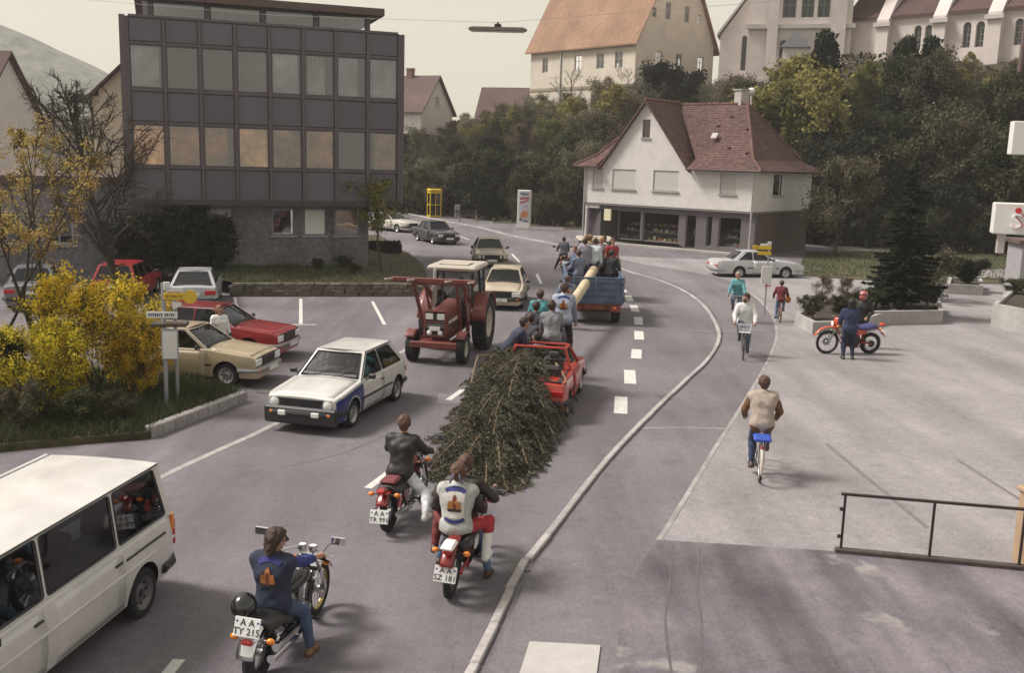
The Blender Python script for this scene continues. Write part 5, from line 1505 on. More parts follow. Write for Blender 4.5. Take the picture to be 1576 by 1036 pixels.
b = B(); shelf_u = [(ops[1][0], ops[1][1]), (ops[2][0], ops[2][1]), (ops[5][0], ops[5][1])]
cols = [(.6, .57, .5), (.35, .3, .3), (.5, .3, .12), (.4, .1, .08), (.2, .3, .35), (.65, .6, .3), (.12, .1, .1)]
for a, c in shelf_u:
    for z_, dd in ((.42, .5), (.95, 1.0), (1.35, 1.4)):
        face_box(house, sf, a+.1, c-.1, z_-.04, z_, dd-.22, dd+.25, mat('shelf_wood', (.3, .24, .18), .6), 'display_shelf')
goods = [B() for _ in cols]
r2 = random.Random(3)
for a, c in shelf_u:
    for z_, dd, hh in ((.42, .5, .3), (.95, 1.0, .26), (1.35, 1.4, .25)):
        u = a+.2
        while u < c-.2:
            w_ = r2.uniform(.06, .22); h_ = r2.uniform(.1, hh); q = sf(u+w_/2, z_+h_/2+.002, dd+r2.uniform(-.12, .12))
            k = r2.randrange(len(cols))
            if r2.random() < .5: goods[k].box(q, (w_, w_*.7, h_), rz=r2.uniform(-.4, .4), bev=.01)
            else: goods[k].lathe([(.001, -h_/2), (w_*.45, -h_/2), (w_*.5, h_*.1), (w_*.25, h_*.35), (w_*.2, h_/2), (.001, h_/2)], q, 'z', 10)
            u += w_+r2.uniform(.02, .1)
for k, g_ in enumerate(goods):
    if g_.v:
        o = g_.obj('shop_goods', mat('goods_%d' % k, cols[k], .5, var=.15), house); o['kind'] = 'stuff'
# plinth, downpipe, signs
face_box(house, sf, -.05, hl_-.35, 0, .1, -.5, -.001, mat('step_stone', (.38, .36, .33), .85, var=.15), 'shop_step')
for u in (.12, hl_-.12):
    q = hf_(u, 0, -.08); b = B(); b.tube([(q.x, q.y, .1), (q.x, q.y, 5.0), (q.x-.1, q.y-.12, 5.25)], .055, 8); b.obj('downpipe', mat('zinc', (.5, .49, .46), .5, metal=.3, var=.1), house)
s1 = face_box(house, sf, su_(925), su_(907), 2.36, 2.56, -.18, -.01, mat('sign_box_white', (.7, .68, .62), .4, var=.03), 'lit_sign_box')
q = sf(su_(944), 0, -.12)
b = B(); b.holed(rect(su_(943), su_(933), 1.55, 2.35), [], -.16, -.01, sf); b.obj('sign_box', mat('sign_cream', (.7, .66, .45), .4, var=.05), house)
# roof
ROOFT = tile_mat('roof_tile', (.1, .053, .047)); ov = .55
def RP(u, d, z): q = hf_(u, z, d); return q
zk = 5.85; k_ = .55; zev = 5.18; uL, uR = 9.6, 3.0
planes = []
E = lambda u, d: RP(u, d, zev)
eR, eL, dF, dB = -ov, hl_+ov, -ov, hd_+ov
K = lambda u, d: RP(u, d, zk)
kR, kL, kF, kB = k_, hl_-k_, k_, hd_-k_
M1, M2 = RP(uR, hd_/2, zr_), RP(uL, hd_/2, zr_)
ABr = RP(gc, hd_/2, zr_)
planes += [[E(eR, dF), E(g0-.25, dF), K(g0-.25, kF), K(kR, kF)], [K(kR, kF), K(g0-.25, kF), ABr, M1], [E(eR, dB), E(eR, dF), K(kR, kF), K(kR, kB)], [K(kR, kB), K(kR, kF), M1],
           [E(eL, dF), E(eL, dB), K(kL, kB), K(kL, kF)], [K(kL, kF), K(kL, kB), M2], [E(eL, dB), E(eR, dB), K(kR, kB), K(kL, kB)], [K(kL, kB), K(kR, kB), M1, M2]]
planes += [[E(g1+.25, dF), E(eL, dF), K(kL, kF), K(g1+.25, kF)], [K(g1+.25, kF), K(kL, kF), M2, ABr]]
hw = (g1-g0)/2+.3; sl = (zr_-ze_)/((g1-g0)/2)
AF, AB = RP(gc, -.32, zr_+.1), RP(gc, hd_/2, zr_+.1)
for q in (1, -1):
    lo = RP(gc+q*hw, -.32, zr_+.1-sl*hw); lo2 = RP(gc+q*hw, .7, zr_+.1-sl*hw)
    planes.append([AF, lo, lo2, AB] if q > 0 else [lo, AF, AB, lo2])
b = B()
for pl in planes:
    nrm = (pl[1]-pl[0]).cross(pl[2]-pl[1]).normalized()
    if nrm.z < 0: nrm = -nrm
    n = len(pl); up_ = [p+nrm*.02 for p in pl]; dn = [p-nrm*.08 for p in pl]
    b.add(up_+dn, [tuple(range(n)), tuple(range(2*n-1, n-1, -1))]+[(i, i+n, (i+1) % n+n, (i+1) % n) for i in range(n)])
rf = b.obj('roof', ROOFT, house, smooth=0)
def tile_plane(pl, tw=.24, th=.21):
    vs, fs = [], []
    nrm = None
    e = None
    P0 = pl[0]; 
    nrm = (pl[1]-pl[0]).cross(pl[2]-pl[1]).normalized()
    if nrm.z < 0: nrm = -nrm
    V = Vector((0, 0, 1))-nrm*nrm.z; V.normalize(); U = V.cross(nrm).normalized()
    uv = [((p-P0).dot(U), (p-P0).dot(V)) for p in pl]
    v0, v1 = min(x[1] for x in uv), max(x[1] for x in uv)
    k = 0; v = v0
    while v < v1-.05:
        vm = v+th*.5; xs_ = []
        for (a, c) in zip(uv, uv[1:]+uv[:1]):
            if (a[1] <= vm) != (c[1] <= vm): xs_.append(a[0]+(c[0]-a[0])*(vm-a[1])/(c[1]-a[1]))
        if len(xs_) >= 2:
            xa, xb = min(xs_), max(xs_); x = xa+(tw*.5 if k % 2 else 0)-tw*.5
            while x < xb-.02:
                x0, x1 = max(x, xa)+.006, min(x+tw, xb)-.006
                if x1-x0 > .04:
                    lift = .045+rnd.uniform(-.008, .012); o_ = len(vs)
                    for (uu, vv, hh) in ((x0, v-.03, lift), (x1, v-.03, lift+rnd.uniform(-.006, .006)), (x1, v+th, .028), (x0, v+th, .028), (x0, v-.03, .02), (x1, v-.03, .02)):
                        vs.append(P0+U*uu+V*vv+nrm*hh)
                    fs += [(o_, o_+1, o_+2, o_+3), (o_+4, o_+5, o_+1, o_)]
                x += tw
        v += th; k += 1
    return vs, fs
TV, TF = [], []
for pl in [planes[i] for i in (0, 1, 2, 3, 4, 5, 8, 9, 10, 11)]:
    v_, f_ = tile_plane(pl); o_ = len(TV); TV += v_; TF += [tuple(i+o_ for i in f) for f in f_]
mi_ = [rnd.choice((0, 0, 0, 1, 1, 2)) for _ in range(len(TF)//2) for _ in (0, 1)]
tm_ = [ROOFT, tile_mat('roof_tile_dark', (.088, .042, .04)), tile_mat('roof_tile_light', (.13, .066, .054))]
o = link('roof_tile', raw_mesh('roof_tile', [tuple(p) for p in TV], TF, tm_, mi_), house); o['kind'] = 'stuff'
b = B()
for a, c in ((M1, M2), (AF, AB), (M1, K(kR, kF)), (K(kR, kF), E(eR, dF)), (M2, K(kL, kF)), (K(kL, kF), E(eL, dF)), (M1, K(kR, kB))):
    n = max(2, int((c-a).length/.33))
    for k in range(n):
        p0, p1 = a.lerp(c, k/n), a.lerp(c, (k+1.05)/n); b.tube([p0+Vector((0, 0, .07)), p1+Vector((0, 0, .04))], [.1, .085], 7)
o = b.obj('ridge_tile', tm_[2], house); o['kind'] = 'stuff'
b = B(); b.tube([E(eR, dB), E(eR, dF-.05), E(g0-.2, dF-.05)], .06, 6); b.tube([E(g1+.2, dF-.05), E(eL, dF-.05)], .06, 6); b.obj('gutter', mat('gutter_brown', (.09, .06, .055), .5, metal=.3, var=.1), house)
q = RP(uR+.6, hd_/2+.3, zr_+.2); b = B(); b.box((q.x, q.y, q.z+.05), (.75, .6, 1.3), rz=.6); ch_ = b.obj('chimney', mat('chimney_render', (.42, .38, .35), .9, var=.15), house, smooth=0)
b = B(); b.box((q.x, q.y, q.z+.74), (.9, .75, .08), rz=.6); b.obj('cap', mat('concrete', (.35, .34, .32), .9), ch_, smooth=0)
q = RP(3.9, 1.6, 7.35); b = B(); b.box(q, (.4, .06, .45), rot=Matrix.Rotation(math.atan2(hf_.U.y, hf_.U.x), 3, 'Z') @ Matrix.Rotation(R(42), 3, 'X')); b.obj('roof_smudge', mat('smudge_grey', (.4, .38, .37), .7), house)  # made-up dull plate standing in for a white smudge
for (uu, dd) in ((2.6, 1.2), (2.0, 2.4), (4.2, 2.6), (1.2, .9), (3.6, 3.2)):
    zz = zk+(zr_-zk)*(dd-k_)/(hd_/2-k_)+.1; q = RP(uu, dd, zz); b = B(); b.ell(q, (.14, .14, .1), 8, 6); b.obj('roof_vent', ROOFT, house)

# --- big hall on the hill
Kc = D(968, 300, 105); hz0 = 8.0
dU = Vector((10.5, -12.3, 0)).normalized()
org = Vector((Kc.x, Kc.y, 0))-dU*16.2
HALLW = mat('hall_render', (.56, .5, .42), .9, var=.08, scale=1, var2=.08, scale2=.3); HALLR = tile_mat('hall_roof', (.25, .145, .09))
hall, fh_, gh2 = gable_house('hill_hall', 'tall pale hall with a huge orange red roof on top of the hill', org, dU, 16.2, 12.4, hz0, 18.2, 29.0, HALLW, HALLR,
    wins=[(2, 2.9, 15.2, 16.8), (7.2, 8.3, 15.2, 16.8), (10.6, 11.7, 15.2, 16.8), (13.3, 14.4, 15.2, 16.8), (2.2, 3.1, 11.2, 12.6), (5.4, 6.4, 11.2, 12.6), (10, 11, 11.2, 12.6)],
    gwins=[(4.2, 5.0, 20.3, 22), (7.2, 8.0, 20.3, 22), (5.8, 6.6, 25, 26.6), (2.2, 2.8, 20.3, 21.3), (9.4, 10, 20.3, 21.3), (9.8, 10.8, 15.5, 17), (3, 4, 15.5, 17), (6.2, 7.2, 15.5, 17)], ov=.5)
face_box(hall, fh_, -.02, 16.2, 13.2, 13.5, -.1, -.001, mat('hall_band', (.3, .25, .2), .9), 'string_course')
face_box(hall, fh_, 5.0, 5.14, 9, 18, -.16, -.02, mat('zinc', (.5, .49, .46), .5, metal=.3), 'downpipe')
# --- houses on the hill to the left of it
p = D(648, 170, 112)
hU = Vector((9, -4, 0)).normalized()
gable_house('hill_house', 'small white gabled house with dark roof on the hill right of the office block', Vector((p.x, p.y, 0))-hU*9, hU, 9, 7.4, 8, 10.6, 14.4, WHITER, BROWNROOF, gwins=[(3.2, 4.2, 11.0, 12.2)], chimney=(5.5, 3.7, .9))
p = D(800, 170, 118)
gable_house('slope_cottage', 'house whose dark roof pokes out of the bushes below the hill hall', Vector((p.x-5, p.y, 0)), (1, -.2), 6.4, 8, 7, 9.5, 13.7, WHITER, BROWNROOF)
# --- church
CHW = mat('church_render', (.58, .52, .49), .9, var=.09, scale=.8, bump=.12, var2=.1, scale2=.25); CHS = mat('church_stone', (.48, .44, .42), .9, var=.14, scale=1)
church = thing('church', 'large pale church with tall arched windows and dark red aisle roofs above the wooded slope', 'building')
cA = D(1148, 100, 96); cB = D(1306, 100, 93.5)
cf = Face(cA, cB-cA); CWd = (cB-cA).length
CG = glass('church_glass', (.3, .32, .33), ior=1.7)
LEAD = mat('lead_frame', (.22, .21, .21), .6)
cu_ = cf.u_of
tall = [(cu_(1184), cu_(1204), 19.0, 28.5), (cu_(1212), cu_(1231), 19.0, 28.5), (cu_(1236), cu_(1255), 19.0, 28.5)]
low = [(cu_(1183), cu_(1195), 14.6, 17.0), (cu_(1235), cu_(1246), 14.6, 17.2)]
wall(church, cf, rect(0, CWd, 8, 32), [arch(*w) for w in tall+low], CHW, .5)
for w in tall: window(church, cf, arch(*w), LEAD, CG, fr=.07, d=.3, bars_u=(.5,), bars_z=(.12, .24, .36, .48, .6, .72), back=ROOMD)
for w in low: window(church, cf, arch(*w), LEAD, CG, fr=.07, d=.3, bars_u=(.5,), bars_z=(.33, .66), back=ROOMD)
face_box(church, cf, -.3, CWd+.3, 18.0, 18.4, -.35, -.001, CHS, 'cornice')
face_box(church, cf, -.2, CWd+.2, 13.2, 13.5, -.25, -.002, CHS, 'plinth_course')
for px0, px1 in ((1163, 1179), (1258, 1280)):
    b = B(); b.holed(rect(cu_(px0), cu_(px1), 8, 30), [], -.45, -.352, cf); b.obj('pilaster', CHW, church, smooth=0)
cs = Face(cf(CWd, 0, .501), cf.I); cs.I = -cf.U
wall(church, cs, rect(0, 14, 8, 32), [], CHW, .4)
cs2 = Face(cf(0, 0, .501), cf.I); cs2.I = cf.U
wall(church, cs2, rect(0, 14, 8, 32), [], CHW, .4)
# left stair annex with half gable
cl = Face(D(1106, 100, 98), cf.U); wl = (Vector(cf(0, 0, 0))-Vector(cl(0, 0, 0))).length
aw = (cl.u_of(1126), cl.u_of(1134), 14.4, 17.6)
wall(church, cl, [(0, 8), (wl+.4, 8), (wl+.4, 22.4), (0, 17.6)], [arch(*aw)], CHW, .4, 'annex_wall')
window(church, cl, arch(*aw), LEAD, CG, fr=.07, d=.25, back=ROOMD)
b = B(); b.holed([(-.3, 17.5), (wl+.4, 22.6), (wl+.4, 22.9), (-.3, 17.8)], [], -.2, 8, cl); b.obj('annex_roof', CHS, church, smooth=0)
# porch gable
pu = (cu_(1196)+cu_(1219))/2
b = B(); b.holed([(pu-1.1, 8), (pu+1.1, 8), (pu+1.1, 16.3), (pu, 16.4), (pu-1.1, 16.3)], [], -1.4, -.36, cf); b.obj('porch', CHW, church, smooth=0)
b = B(); b.add([cf(pu-1.35, 16.2, -1.7), cf(pu+1.35, 16.2, -1.7), cf(pu+1.35, 16.2, -.36), cf(pu-1.35, 16.2, -.36), cf(pu, 17.7, -.7), ], [(0, 1, 4), (1, 2, 4), (2, 3, 4), (3, 0, 4), (0, 3, 2, 1)]); b.obj('porch_roof', mat('slate', (.09, .09, .1), .6, var=.2), church, smooth=0)
# side aisle running towards us at the right
a0 = D(1296, 100, 95); a1 = D(1572, 100, 84.5)
af = Face(a0, a1-a0); AL = 27.0
AROOF = tile_mat('aisle_roof', (.07, .038, .036))
pairs = []
for px0, px1 in ((1383, 1394), (1399, 1410), (1456, 1468), (1475, 1488), (1533, 1546), (1556, 1568)):
    pairs.append((af.u_of(px0), af.u_of(px1), 15.9, 18.0))
wall(church, af, rect(0, AL, 8, 18.7), [arch(*w) for w in pairs], CHW, .5, 'aisle_wall')
for w in pairs: window(church, af, arch(*w), LEAD, CG, fr=.06, d=.25, bars_u=(.5,), bars_z=(.25, .5, .75), back=ROOMD)
face_box(church, af, -.1, AL, 18.7, 18.95, -.3, .5, CHS, 'aisle_cornice')
wall(church, Face(af(0, 0, 4.4), af.U), rect(0, AL, 8, 32), [], CHW, .4, 'nave_wall')
butt = [af.u_of(x) for x in (1340, 1424, 1506)]+[af.u_of(1506)+5.2, af.u_of(1506)+10.4]
seg = [0]+butt+[AL]
for i in range(len(seg)-1):
    u0, u1 = seg[i]+(.6 if i else 0), seg[i+1]-(.6 if i < len(butt) else 0)
    b = B(); b.add([af(u0, 18.95, -.35), af(u1, 18.95, -.35), af(u1, 22.6, 4.4), af(u0, 22.6, 4.4), af(u0, 18.7, -.35), af(u1, 18.7, -.35), af(u1, 22.3, 4.4), af(u0, 22.3, 4.4)], [(0, 1, 2, 3), (7, 6, 5, 4), (0, 4, 5, 1), (1, 5, 6, 2), (3, 7, 4, 0)])
    b.obj('aisle_roof', AROOF, church, smooth=0)
for u in butt:
    b = B(); b.prism([(-.75, 8), (-.75, 18.6), (-.4, 19.0), (4.3, 25), (4.3, 8)], u-.55, u+.55, lambda d, z, w_: af(w_, z, d)); b.obj('buttress', CHW, church, smooth=0)
    b = B(); b.holed(rect(u-.75, u+.75, 18.0, 18.35), [], -1.0, -.76, af); b.obj('buttress_cap', CHS, church, smooth=0)
# distant hill
b = B()
def HP(u, v):
    x = -420+560*u; y = 330+90*v; h = 54*math.exp(-((x+215)/95)**2)*math.sin(math.pi*min(1, v*1.0+.02))**.8
    return (x, y, h+1.2*math.sin(x*.11)*math.sin(y*.2)-2)
b.grid(HP, 60, 14); o = b.obj('distant_hill', mat('far_wood_hazed', (.2, .2, .17), .95, var=.4, scale=.2), smooth=180); o['kind'] = 'structure'  # haze of distance is mixed into this pale grey
# ------------------------------------------------------------------ trees and shrubs
rng = np.random.default_rng(11)
BARK = mat('bark', (.06, .048, .038), .95, var=.3, scale=8, bump=.5)
BARKL = mat('bark_light', (.13, .11, .09), .95, var=.3, scale=8, bump=.5)
def leafmat(n, c, hue=.015, ov=.28, tr=.3): return mat('leaf_'+n, c, .75, var=.25, scale=1.6, spec=.15, objvar=ov, hue=hue, trans=tr)
LF = {'green': [leafmat('green_a', (.048, .055, .026)), leafmat('green_b', (.078, .084, .04))],
      'dark': [leafmat('dark_a', (.019, .022, .014)), leafmat('dark_b', (.034, .038, .023))],
      'fresh': [leafmat('fresh_a', (.17, .165, .05)), leafmat('fresh_b', (.25, .23, .075))],
      'olive': [leafmat('olive_a', (.072, .067, .04)), leafmat('olive_b', (.11, .1, .06))],
      'pale': [leafmat('pale_a', (.13, .122, .075)), leafmat('pale_b', (.2, .185, .115))],
      'brown': [leafmat('brown_a', (.11, .085, .06)), leafmat('brown_b', (.16, .125, .09))],
      'needle': [leafmat('needle_a', (.018, .026, .014), ov=.15), leafmat('needle_b', (.03, .04, .022), ov=.15)],
      'yellow': [leafmat('yellow_a', (.6, .43, .025), ov=.08), leafmat('yellow_b', (.72, .55, .06), ov=.08), leafmat('green_y', (.16, .16, .035))],
      'ochre': [leafmat('ochre_a', (.4, .26, .075), ov=.08), leafmat('ochre_b', (.5, .36, .13), ov=.08), leafmat('ochre_c', (.17, .12, .05))]}

def tube_np(P, rr, n=5):
    """tubes along a polyline as quads"""
    P = np.asarray(P, float); m = len(P); T = np.gradient(P, axis=0); T /= np.linalg.norm(T, axis=1)[:, None]+1e-9
    a = np.where(np.abs(T[:, 2:3]) < .9, [[0, 0, 1.]], [[1., 0, 0]]); U = np.cross(T, a); U /= np.linalg.norm(U, axis=1)[:, None]+1e-9; W = np.cross(T, U)
    ang = 2*np.pi*np.arange(n)/n
    V = P[:, None, :]+(U[:, None, :]*np.cos(ang)[None, :, None]+W[:, None, :]*np.sin(ang)[None, :, None])*np.asarray(rr)[:, None, None]
    i = np.arange(m-1)[:, None]; k = np.arange(n)[None, :]
    F_ = np.stack([i*n+k, i*n+(k+1) % n, (i+1)*n+(k+1) % n, (i+1)*n+k], -1).reshape(-1, 4)
    return V.reshape(-1, 3), F_
def join(parts):
    V, F_, o = [], [], 0
    for v, f in parts: V.append(v); F_.append(f+o); o += len(v)
    return np.concatenate(V), np.concatenate(F_)
def leaves_np(C, size, flat=.0, jitter=.4, dirs=None, asp=.6):
    """diamond leaf cards at points C"""
    n = len(C); a = rng.normal(size=(n, 3)); a[:, 2] -= .3
    if dirs is not None: a = a*.5+dirs
    a /= np.linalg.norm(a, axis=1)[:, None]; b_ = rng.normal(size=(n, 3)); b_ -= (b_*a).sum(1)[:, None]*a; b_ /= np.linalg.norm(b_, axis=1)[:, None]
    s = size*(1+jitter*(rng.random((n, 1))-.5)*2); 
    V = np.stack([C-a*s*.5, C+b_*s*asp*.5-a*s*.05, C+a*s*.5, C-b_*s*asp*.5-a*s*.05], 1)
    return V.reshape(-1, 3), np.arange(4*n).reshape(-1, 4)
def grow(base, h, spread, n1=16, n2=5, n3=4, crown0=.25, up=.6, trunk_r=.12, stems=1, curl=.2, droop=0.0, shape=None):
    """skeleton: returns wood tubes and the twig points"""
    tubes, twigs, tdir = [], [], []
    shape = shape or (lambda t: math.sin(math.pi*min(1, .12+.88*t))**.6)
    for s in range(stems):
        lean = rng.normal(size=2)*(.05 if stems == 1 else .28)*h
        k = np.linspace(0, 1, 9); wob = np.cumsum(rng.normal(size=(9, 2))*.018*h, 0)
        P = np.stack([base[0]+lean[0]*k**1.4+wob[:, 0], base[1]+lean[1]*k**1.4+wob[:, 1], base[2]+h*.96*k], 1)
        tubes.append(tube_np(P, trunk_r*(1-.88*k)/stems**.5+.004, 6))
        m1 = max(3, n1//stems)
        for i in range(m1):
            t = crown0+(1-crown0)*(i+rng.random())/m1; p = np.array([np.interp(t, k, P[:, j]) for j in range(3)])
            az = rng.random()*6.283; el = up*(.5+.7*rng.random())
            ln = spread*shape((t-crown0)/(1-crown0))*(.75+.4*rng.random())+.05*h*0
            d = np.array([math.cos(az)*math.cos(el), math.sin(az)*math.cos(el), math.sin(el)])
            q = np.linspace(0, 1, 6)[:, None]
            B1 = p+d*ln*q+rng.normal(size=(6, 3))*.03*ln*q+np.array([0, 0, 1.])*(curl*ln*q**2-droop*ln*q**2)
            tubes.append(tube_np(B1, (trunk_r*.32*(1-.8*q[:, 0])*(1-.6*t)+.004)/stems**.3, 5))
            for j in range(n2):
                tt = .3+.7*(j+rng.random())/n2; p2 = np.array([np.interp(tt, q[:, 0], B1[:, c]) for c in range(3)])
                d2 = d+rng.normal(size=3)*.65; d2[2] += .15-droop; d2 /= np.linalg.norm(d2); l2 = ln*.42*(1.1-.5*tt)*(.7+.6*rng.random())
                q2 = np.linspace(0, 1, 4)[:, None]
                B2 = p2+d2*l2*q2+rng.normal(size=(4, 3))*.04*l2*q2
                tubes.append(tube_np(B2, trunk_r*.1*(1-.75*q2[:, 0])+.003, 4))
                for z in range(n3):
                    t3 = .25+.75*rng.random(); p3 = p2+d2*l2*t3; d3 = d2+rng.normal(size=3)*.8; d3 /= np.linalg.norm(d3); l3 = l2*.45*(.6+.8*rng.random())
                    q3 = np.linspace(0, 1, 3)[:, None]; B3 = p3+d3*l3*q3
                    tubes.append(tube_np(B3, trunk_r*.04*(1-.7*q3[:, 0])+.0025, 3))
                    for w in np.linspace(.2, 1, 3): twigs.append(p3+d3*l3*w); tdir.append(d3)
                twigs.append(B2[-1]); tdir.append(d2)
    return tubes, np.array(twigs), np.array(tdir)
PLANTS = {}
def plant_meshes(key, kind, h=6.0, spread=2.4, leaf=.2, per=3, cl=.22, bark=None, seed=None, **kw):
    global rng
    if key in PLANTS: return PLANTS[key]
    rng = np.random.default_rng(sum(map(ord, key))*7+(seed or 0))
    tb, tw, td = grow((0, 0, 0), h, spread, **kw)
    wv, wf = join(tb); wood = raw_mesh('trunk', wv, wf, bark or BARK, smooth=True)
    lm = None
    if per > 0:
        C = np.repeat(tw, per, 0)+rng.normal(size=(len(tw)*per, 3))*cl
        C = C[C[:, 2] > .04*h]
        v, f = leaves_np(C, leaf); ms = LF[kind]
        # clumps: neighbours share a tone
        cell = np.floor(C/(.11*h)).astype(int); hh = (cell[:, 0]*73+cell[:, 1]*151+cell[:, 2]*283) % 97/97.
        mi = np.minimum(len(ms)-1, ((hh*.7+rng.random(len(C))*.3)*len(ms)).astype(int))
        lm = raw_mesh('crown', v, f, ms, mi)
    PLANTS[key] = (wood, lm); return PLANTS[key]
def spruce_meshes(key, h=6, w=2.2, kind='needle', leaf=.16, tiers=22, base=.06, per=10, dens=1.0):
    global rng
    if key in PLANTS: return PLANTS[key]
    rng = np.random.default_rng(sum(map(ord, key)))
    k = np.linspace(0, 1, 6)
    tubes = [tube_np(np.stack([0*k, 0*k, h*k], 1), .022*h*(1-.95*k)+.004, 7)]; C = []; Dd = []
    for i in range(tiers):
        t = base+(1-base)*(i+.5*rng.random())/tiers; nb = int((5+5*(1-t))*dens)
        for j in range(nb):
            az = rng.random()*6.283; ln = w*(1-t)**.8*(.4+.85*rng.random())+.05
            q = np.linspace(0, 1, 6)[:, None]; d = np.array([math.cos(az), math.sin(az), .1])
            Bp = np.array([0, 0, h*(t+.02*rng.normal())])+d*ln*q+np.array([0, 0, 1.])*(-.35*ln*q**1.5+.18*ln*q**3)
            tubes.append(tube_np(Bp, .006*h*(1-t)*(1-.8*q[:, 0])+.004, 4))
            n = int(per*ln*5)+4; tt = rng.random(n)**.8; sd = np.array([-d[1], d[0], 0])
            pos = np.stack([np.interp(tt, q[:, 0], Bp[:, c]) for c in range(3)], 1)
            lat = (rng.random(n)-.5)*ln*.55*(1.05-tt)
            pos = pos+sd*lat[:, None]-np.array([0, 0, 1.])*np.abs(lat)[:, None]*.35-np.array([0, 0, 1.])*rng.random((n, 1))*.08*h*.15
            C.append(pos); Dd.append(np.repeat((d*.8+np.array([0, 0, -.35]))[None], n, 0)+sd*np.sign(lat)[:, None]*.6)
    wv, wf = join(tubes); C = np.concatenate(C); Dd = np.concatenate(Dd)
    v, f = leaves_np(C, leaf, dirs=Dd*1.2, asp=.42); ms = LF[kind]; mi = (rng.random(len(C)) < .35).astype(int)
    PLANTS[key] = (raw_mesh('trunk', wv, wf, BARK, smooth=True), raw_mesh('crown', v, f, ms, mi)); return PLANTS[key]
def plant(name, label, cat, loc, meshes, s=1.0, rz=None, group=None, crown='crown', wood='trunk', sz=None):
    root = thing(name, label, cat, loc, rnd.uniform(0, 6.28) if rz is None else rz, group); root.scale = (s, s, sz or s)
    link(wood, meshes[0], root)
    if meshes[1] is not None: link(crown, meshes[1], root)
    return root

VAR = {}
for i in range(3):
    VAR['green', i] = plant_meshes('green%d' % i, 'green', h=7, spread=2.7, leaf=.3, per=6, cl=.26, n1=20, n2=6, n3=4, crown0=.14, up=.5)
    VAR['olive', i] = plant_meshes('olive%d' % i, 'olive', h=7, spread=2.8, leaf=.23, per=4, cl=.24, n1=20, n2=6, n3=4, crown0=.15, up=.65)
    VAR['dark', i] = plant_meshes('dark%d' % i, 'dark', h=7, spread=2.9, leaf=.32, per=6, cl=.28, n1=20, n2=6, n3=4, crown0=.1, up=.45)
for i in range(2): VAR['pale', i] = plant_meshes('pale%d' % i, 'pale', h=7, spread=2.6, leaf=.18, per=3, cl=.24, n1=20, n2=6, n3=4, crown0=.15, up=.7, bark=BARKL)
VAR['fresh', 0] = plant_meshes('fresh0', 'fresh', h=9, spread=2.2, leaf=.26, per=4, cl=.24, n1=24, n2=5, n3=4, crown0=.12, up=.75, bark=BARKL)
VAR['fresh', 1] = plant_meshes('fresh1', 'fresh', h=7, spread=2.3, leaf=.22, per=3, cl=.24, n1=20, n2=5, n3=4, crown0=.15, up=.7, bark=BARKL)
VAR['brown', 0] = plant_meshes('brown0', 'brown', h=6, spread=2.6, leaf=.16, per=3, cl=.2, n1=20, n2=6, n3=5, crown0=.1, up=.7)
VAR['brown', 1] = plant_meshes('brown1', 'brown', h=6, spread=2.2, leaf=.15, per=2, cl=.2, n1=18, n2=6, n3=5, crown0=.15, up=.8)
VAR['bare', 0] = plant_meshes('bare0', 'brown', h=7, spread=2.6, per=0, n1=20, n2=7, n3=6, crown0=.2, up=.9)
VAR['bush', 0] = plant_meshes('bush0', 'dark', h=2.4, spread=1.3, leaf=.17, per=6, cl=.14, n1=20, n2=5, n3=4, crown0=.05, up=.7, stems=4, trunk_r=.05)
VAR['bush', 1] = plant_meshes('bush1', 'green', h=2.4, spread=1.3, leaf=.15, per=6, cl=.14, n1=20, n2=5, n3=4, crown0=.05, up=.7, stems=5, trunk_r=.05)
VAR['bush', 2] = plant_meshes('bush2', 'olive', h=2.4, spread=1.2, leaf=.13, per=5, cl=.13, n1=20, n2=5, n3=4, crown0=.05, up=.8, stems=5, trunk_r=.05)
VAR['spruce', 0] = spruce_meshes('spruce0', 7, 1.7, leaf=.3, per=9)
VAR['cypress', 0] = plant_meshes('cypress0', 'needle', h=7, spread=1.5, leaf=.28, per=6, cl=.2, n1=44, n2=5, n3=3, crown0=.03, up=.9, shape=lambda t: (1-t)**.7+.04)

# limits of the wood's top in the photograph, as the height above eye level the trees may reach
TOP = [(540, 215), (620, 195), (700, 172), (760, 160), (800, 150), (880, 138), (930, 118), (985, 108), (1030, 108), (1075, 132), (1105, 112), (1160, 122), (1185, 100), (1215, 82), (1245, 105), (1290, 92), (1340, 88), (1400, 96), (1450, 82), (1500, 92), (1700, 92)]
LBL = {'green': ('mid green leafy tree among the wooded slope behind the road', 'green trees on the slope'),
       'olive': ('thin olive leaved spring tree on the wooded slope behind the road', 'olive trees on the slope'),
       'pale': ('pale hazy tree with sparse young leaves on the wooded slope below the hill hall', 'pale trees on the slope'),
       'dark': ('dense dark green tree in the shady wood on the slope', 'dark trees on the slope'),
       'brown': ('brownish budding tree on the wooded slope', 'budding trees on the slope'),
       'bare': ('bare twiggy tree with hardly any leaves on the wooded slope', 'bare trees on the slope'),
       'fresh': ('pale yellow green tree in young leaf on the wooded slope', 'yellow green trees on the slope'),
       'spruce': ('dark spruce standing in the wood on the slope', 'spruces on the slope')}
BASEH = {'pale': 7.6, 'green': 7.6, 'olive': 7.8, 'dark': 7.6, 'fresh': 9.4, 'brown': 6.8, 'bare': 8, 'spruce': 7}
blocks = [((14.6, 61.5), 15.5), ]
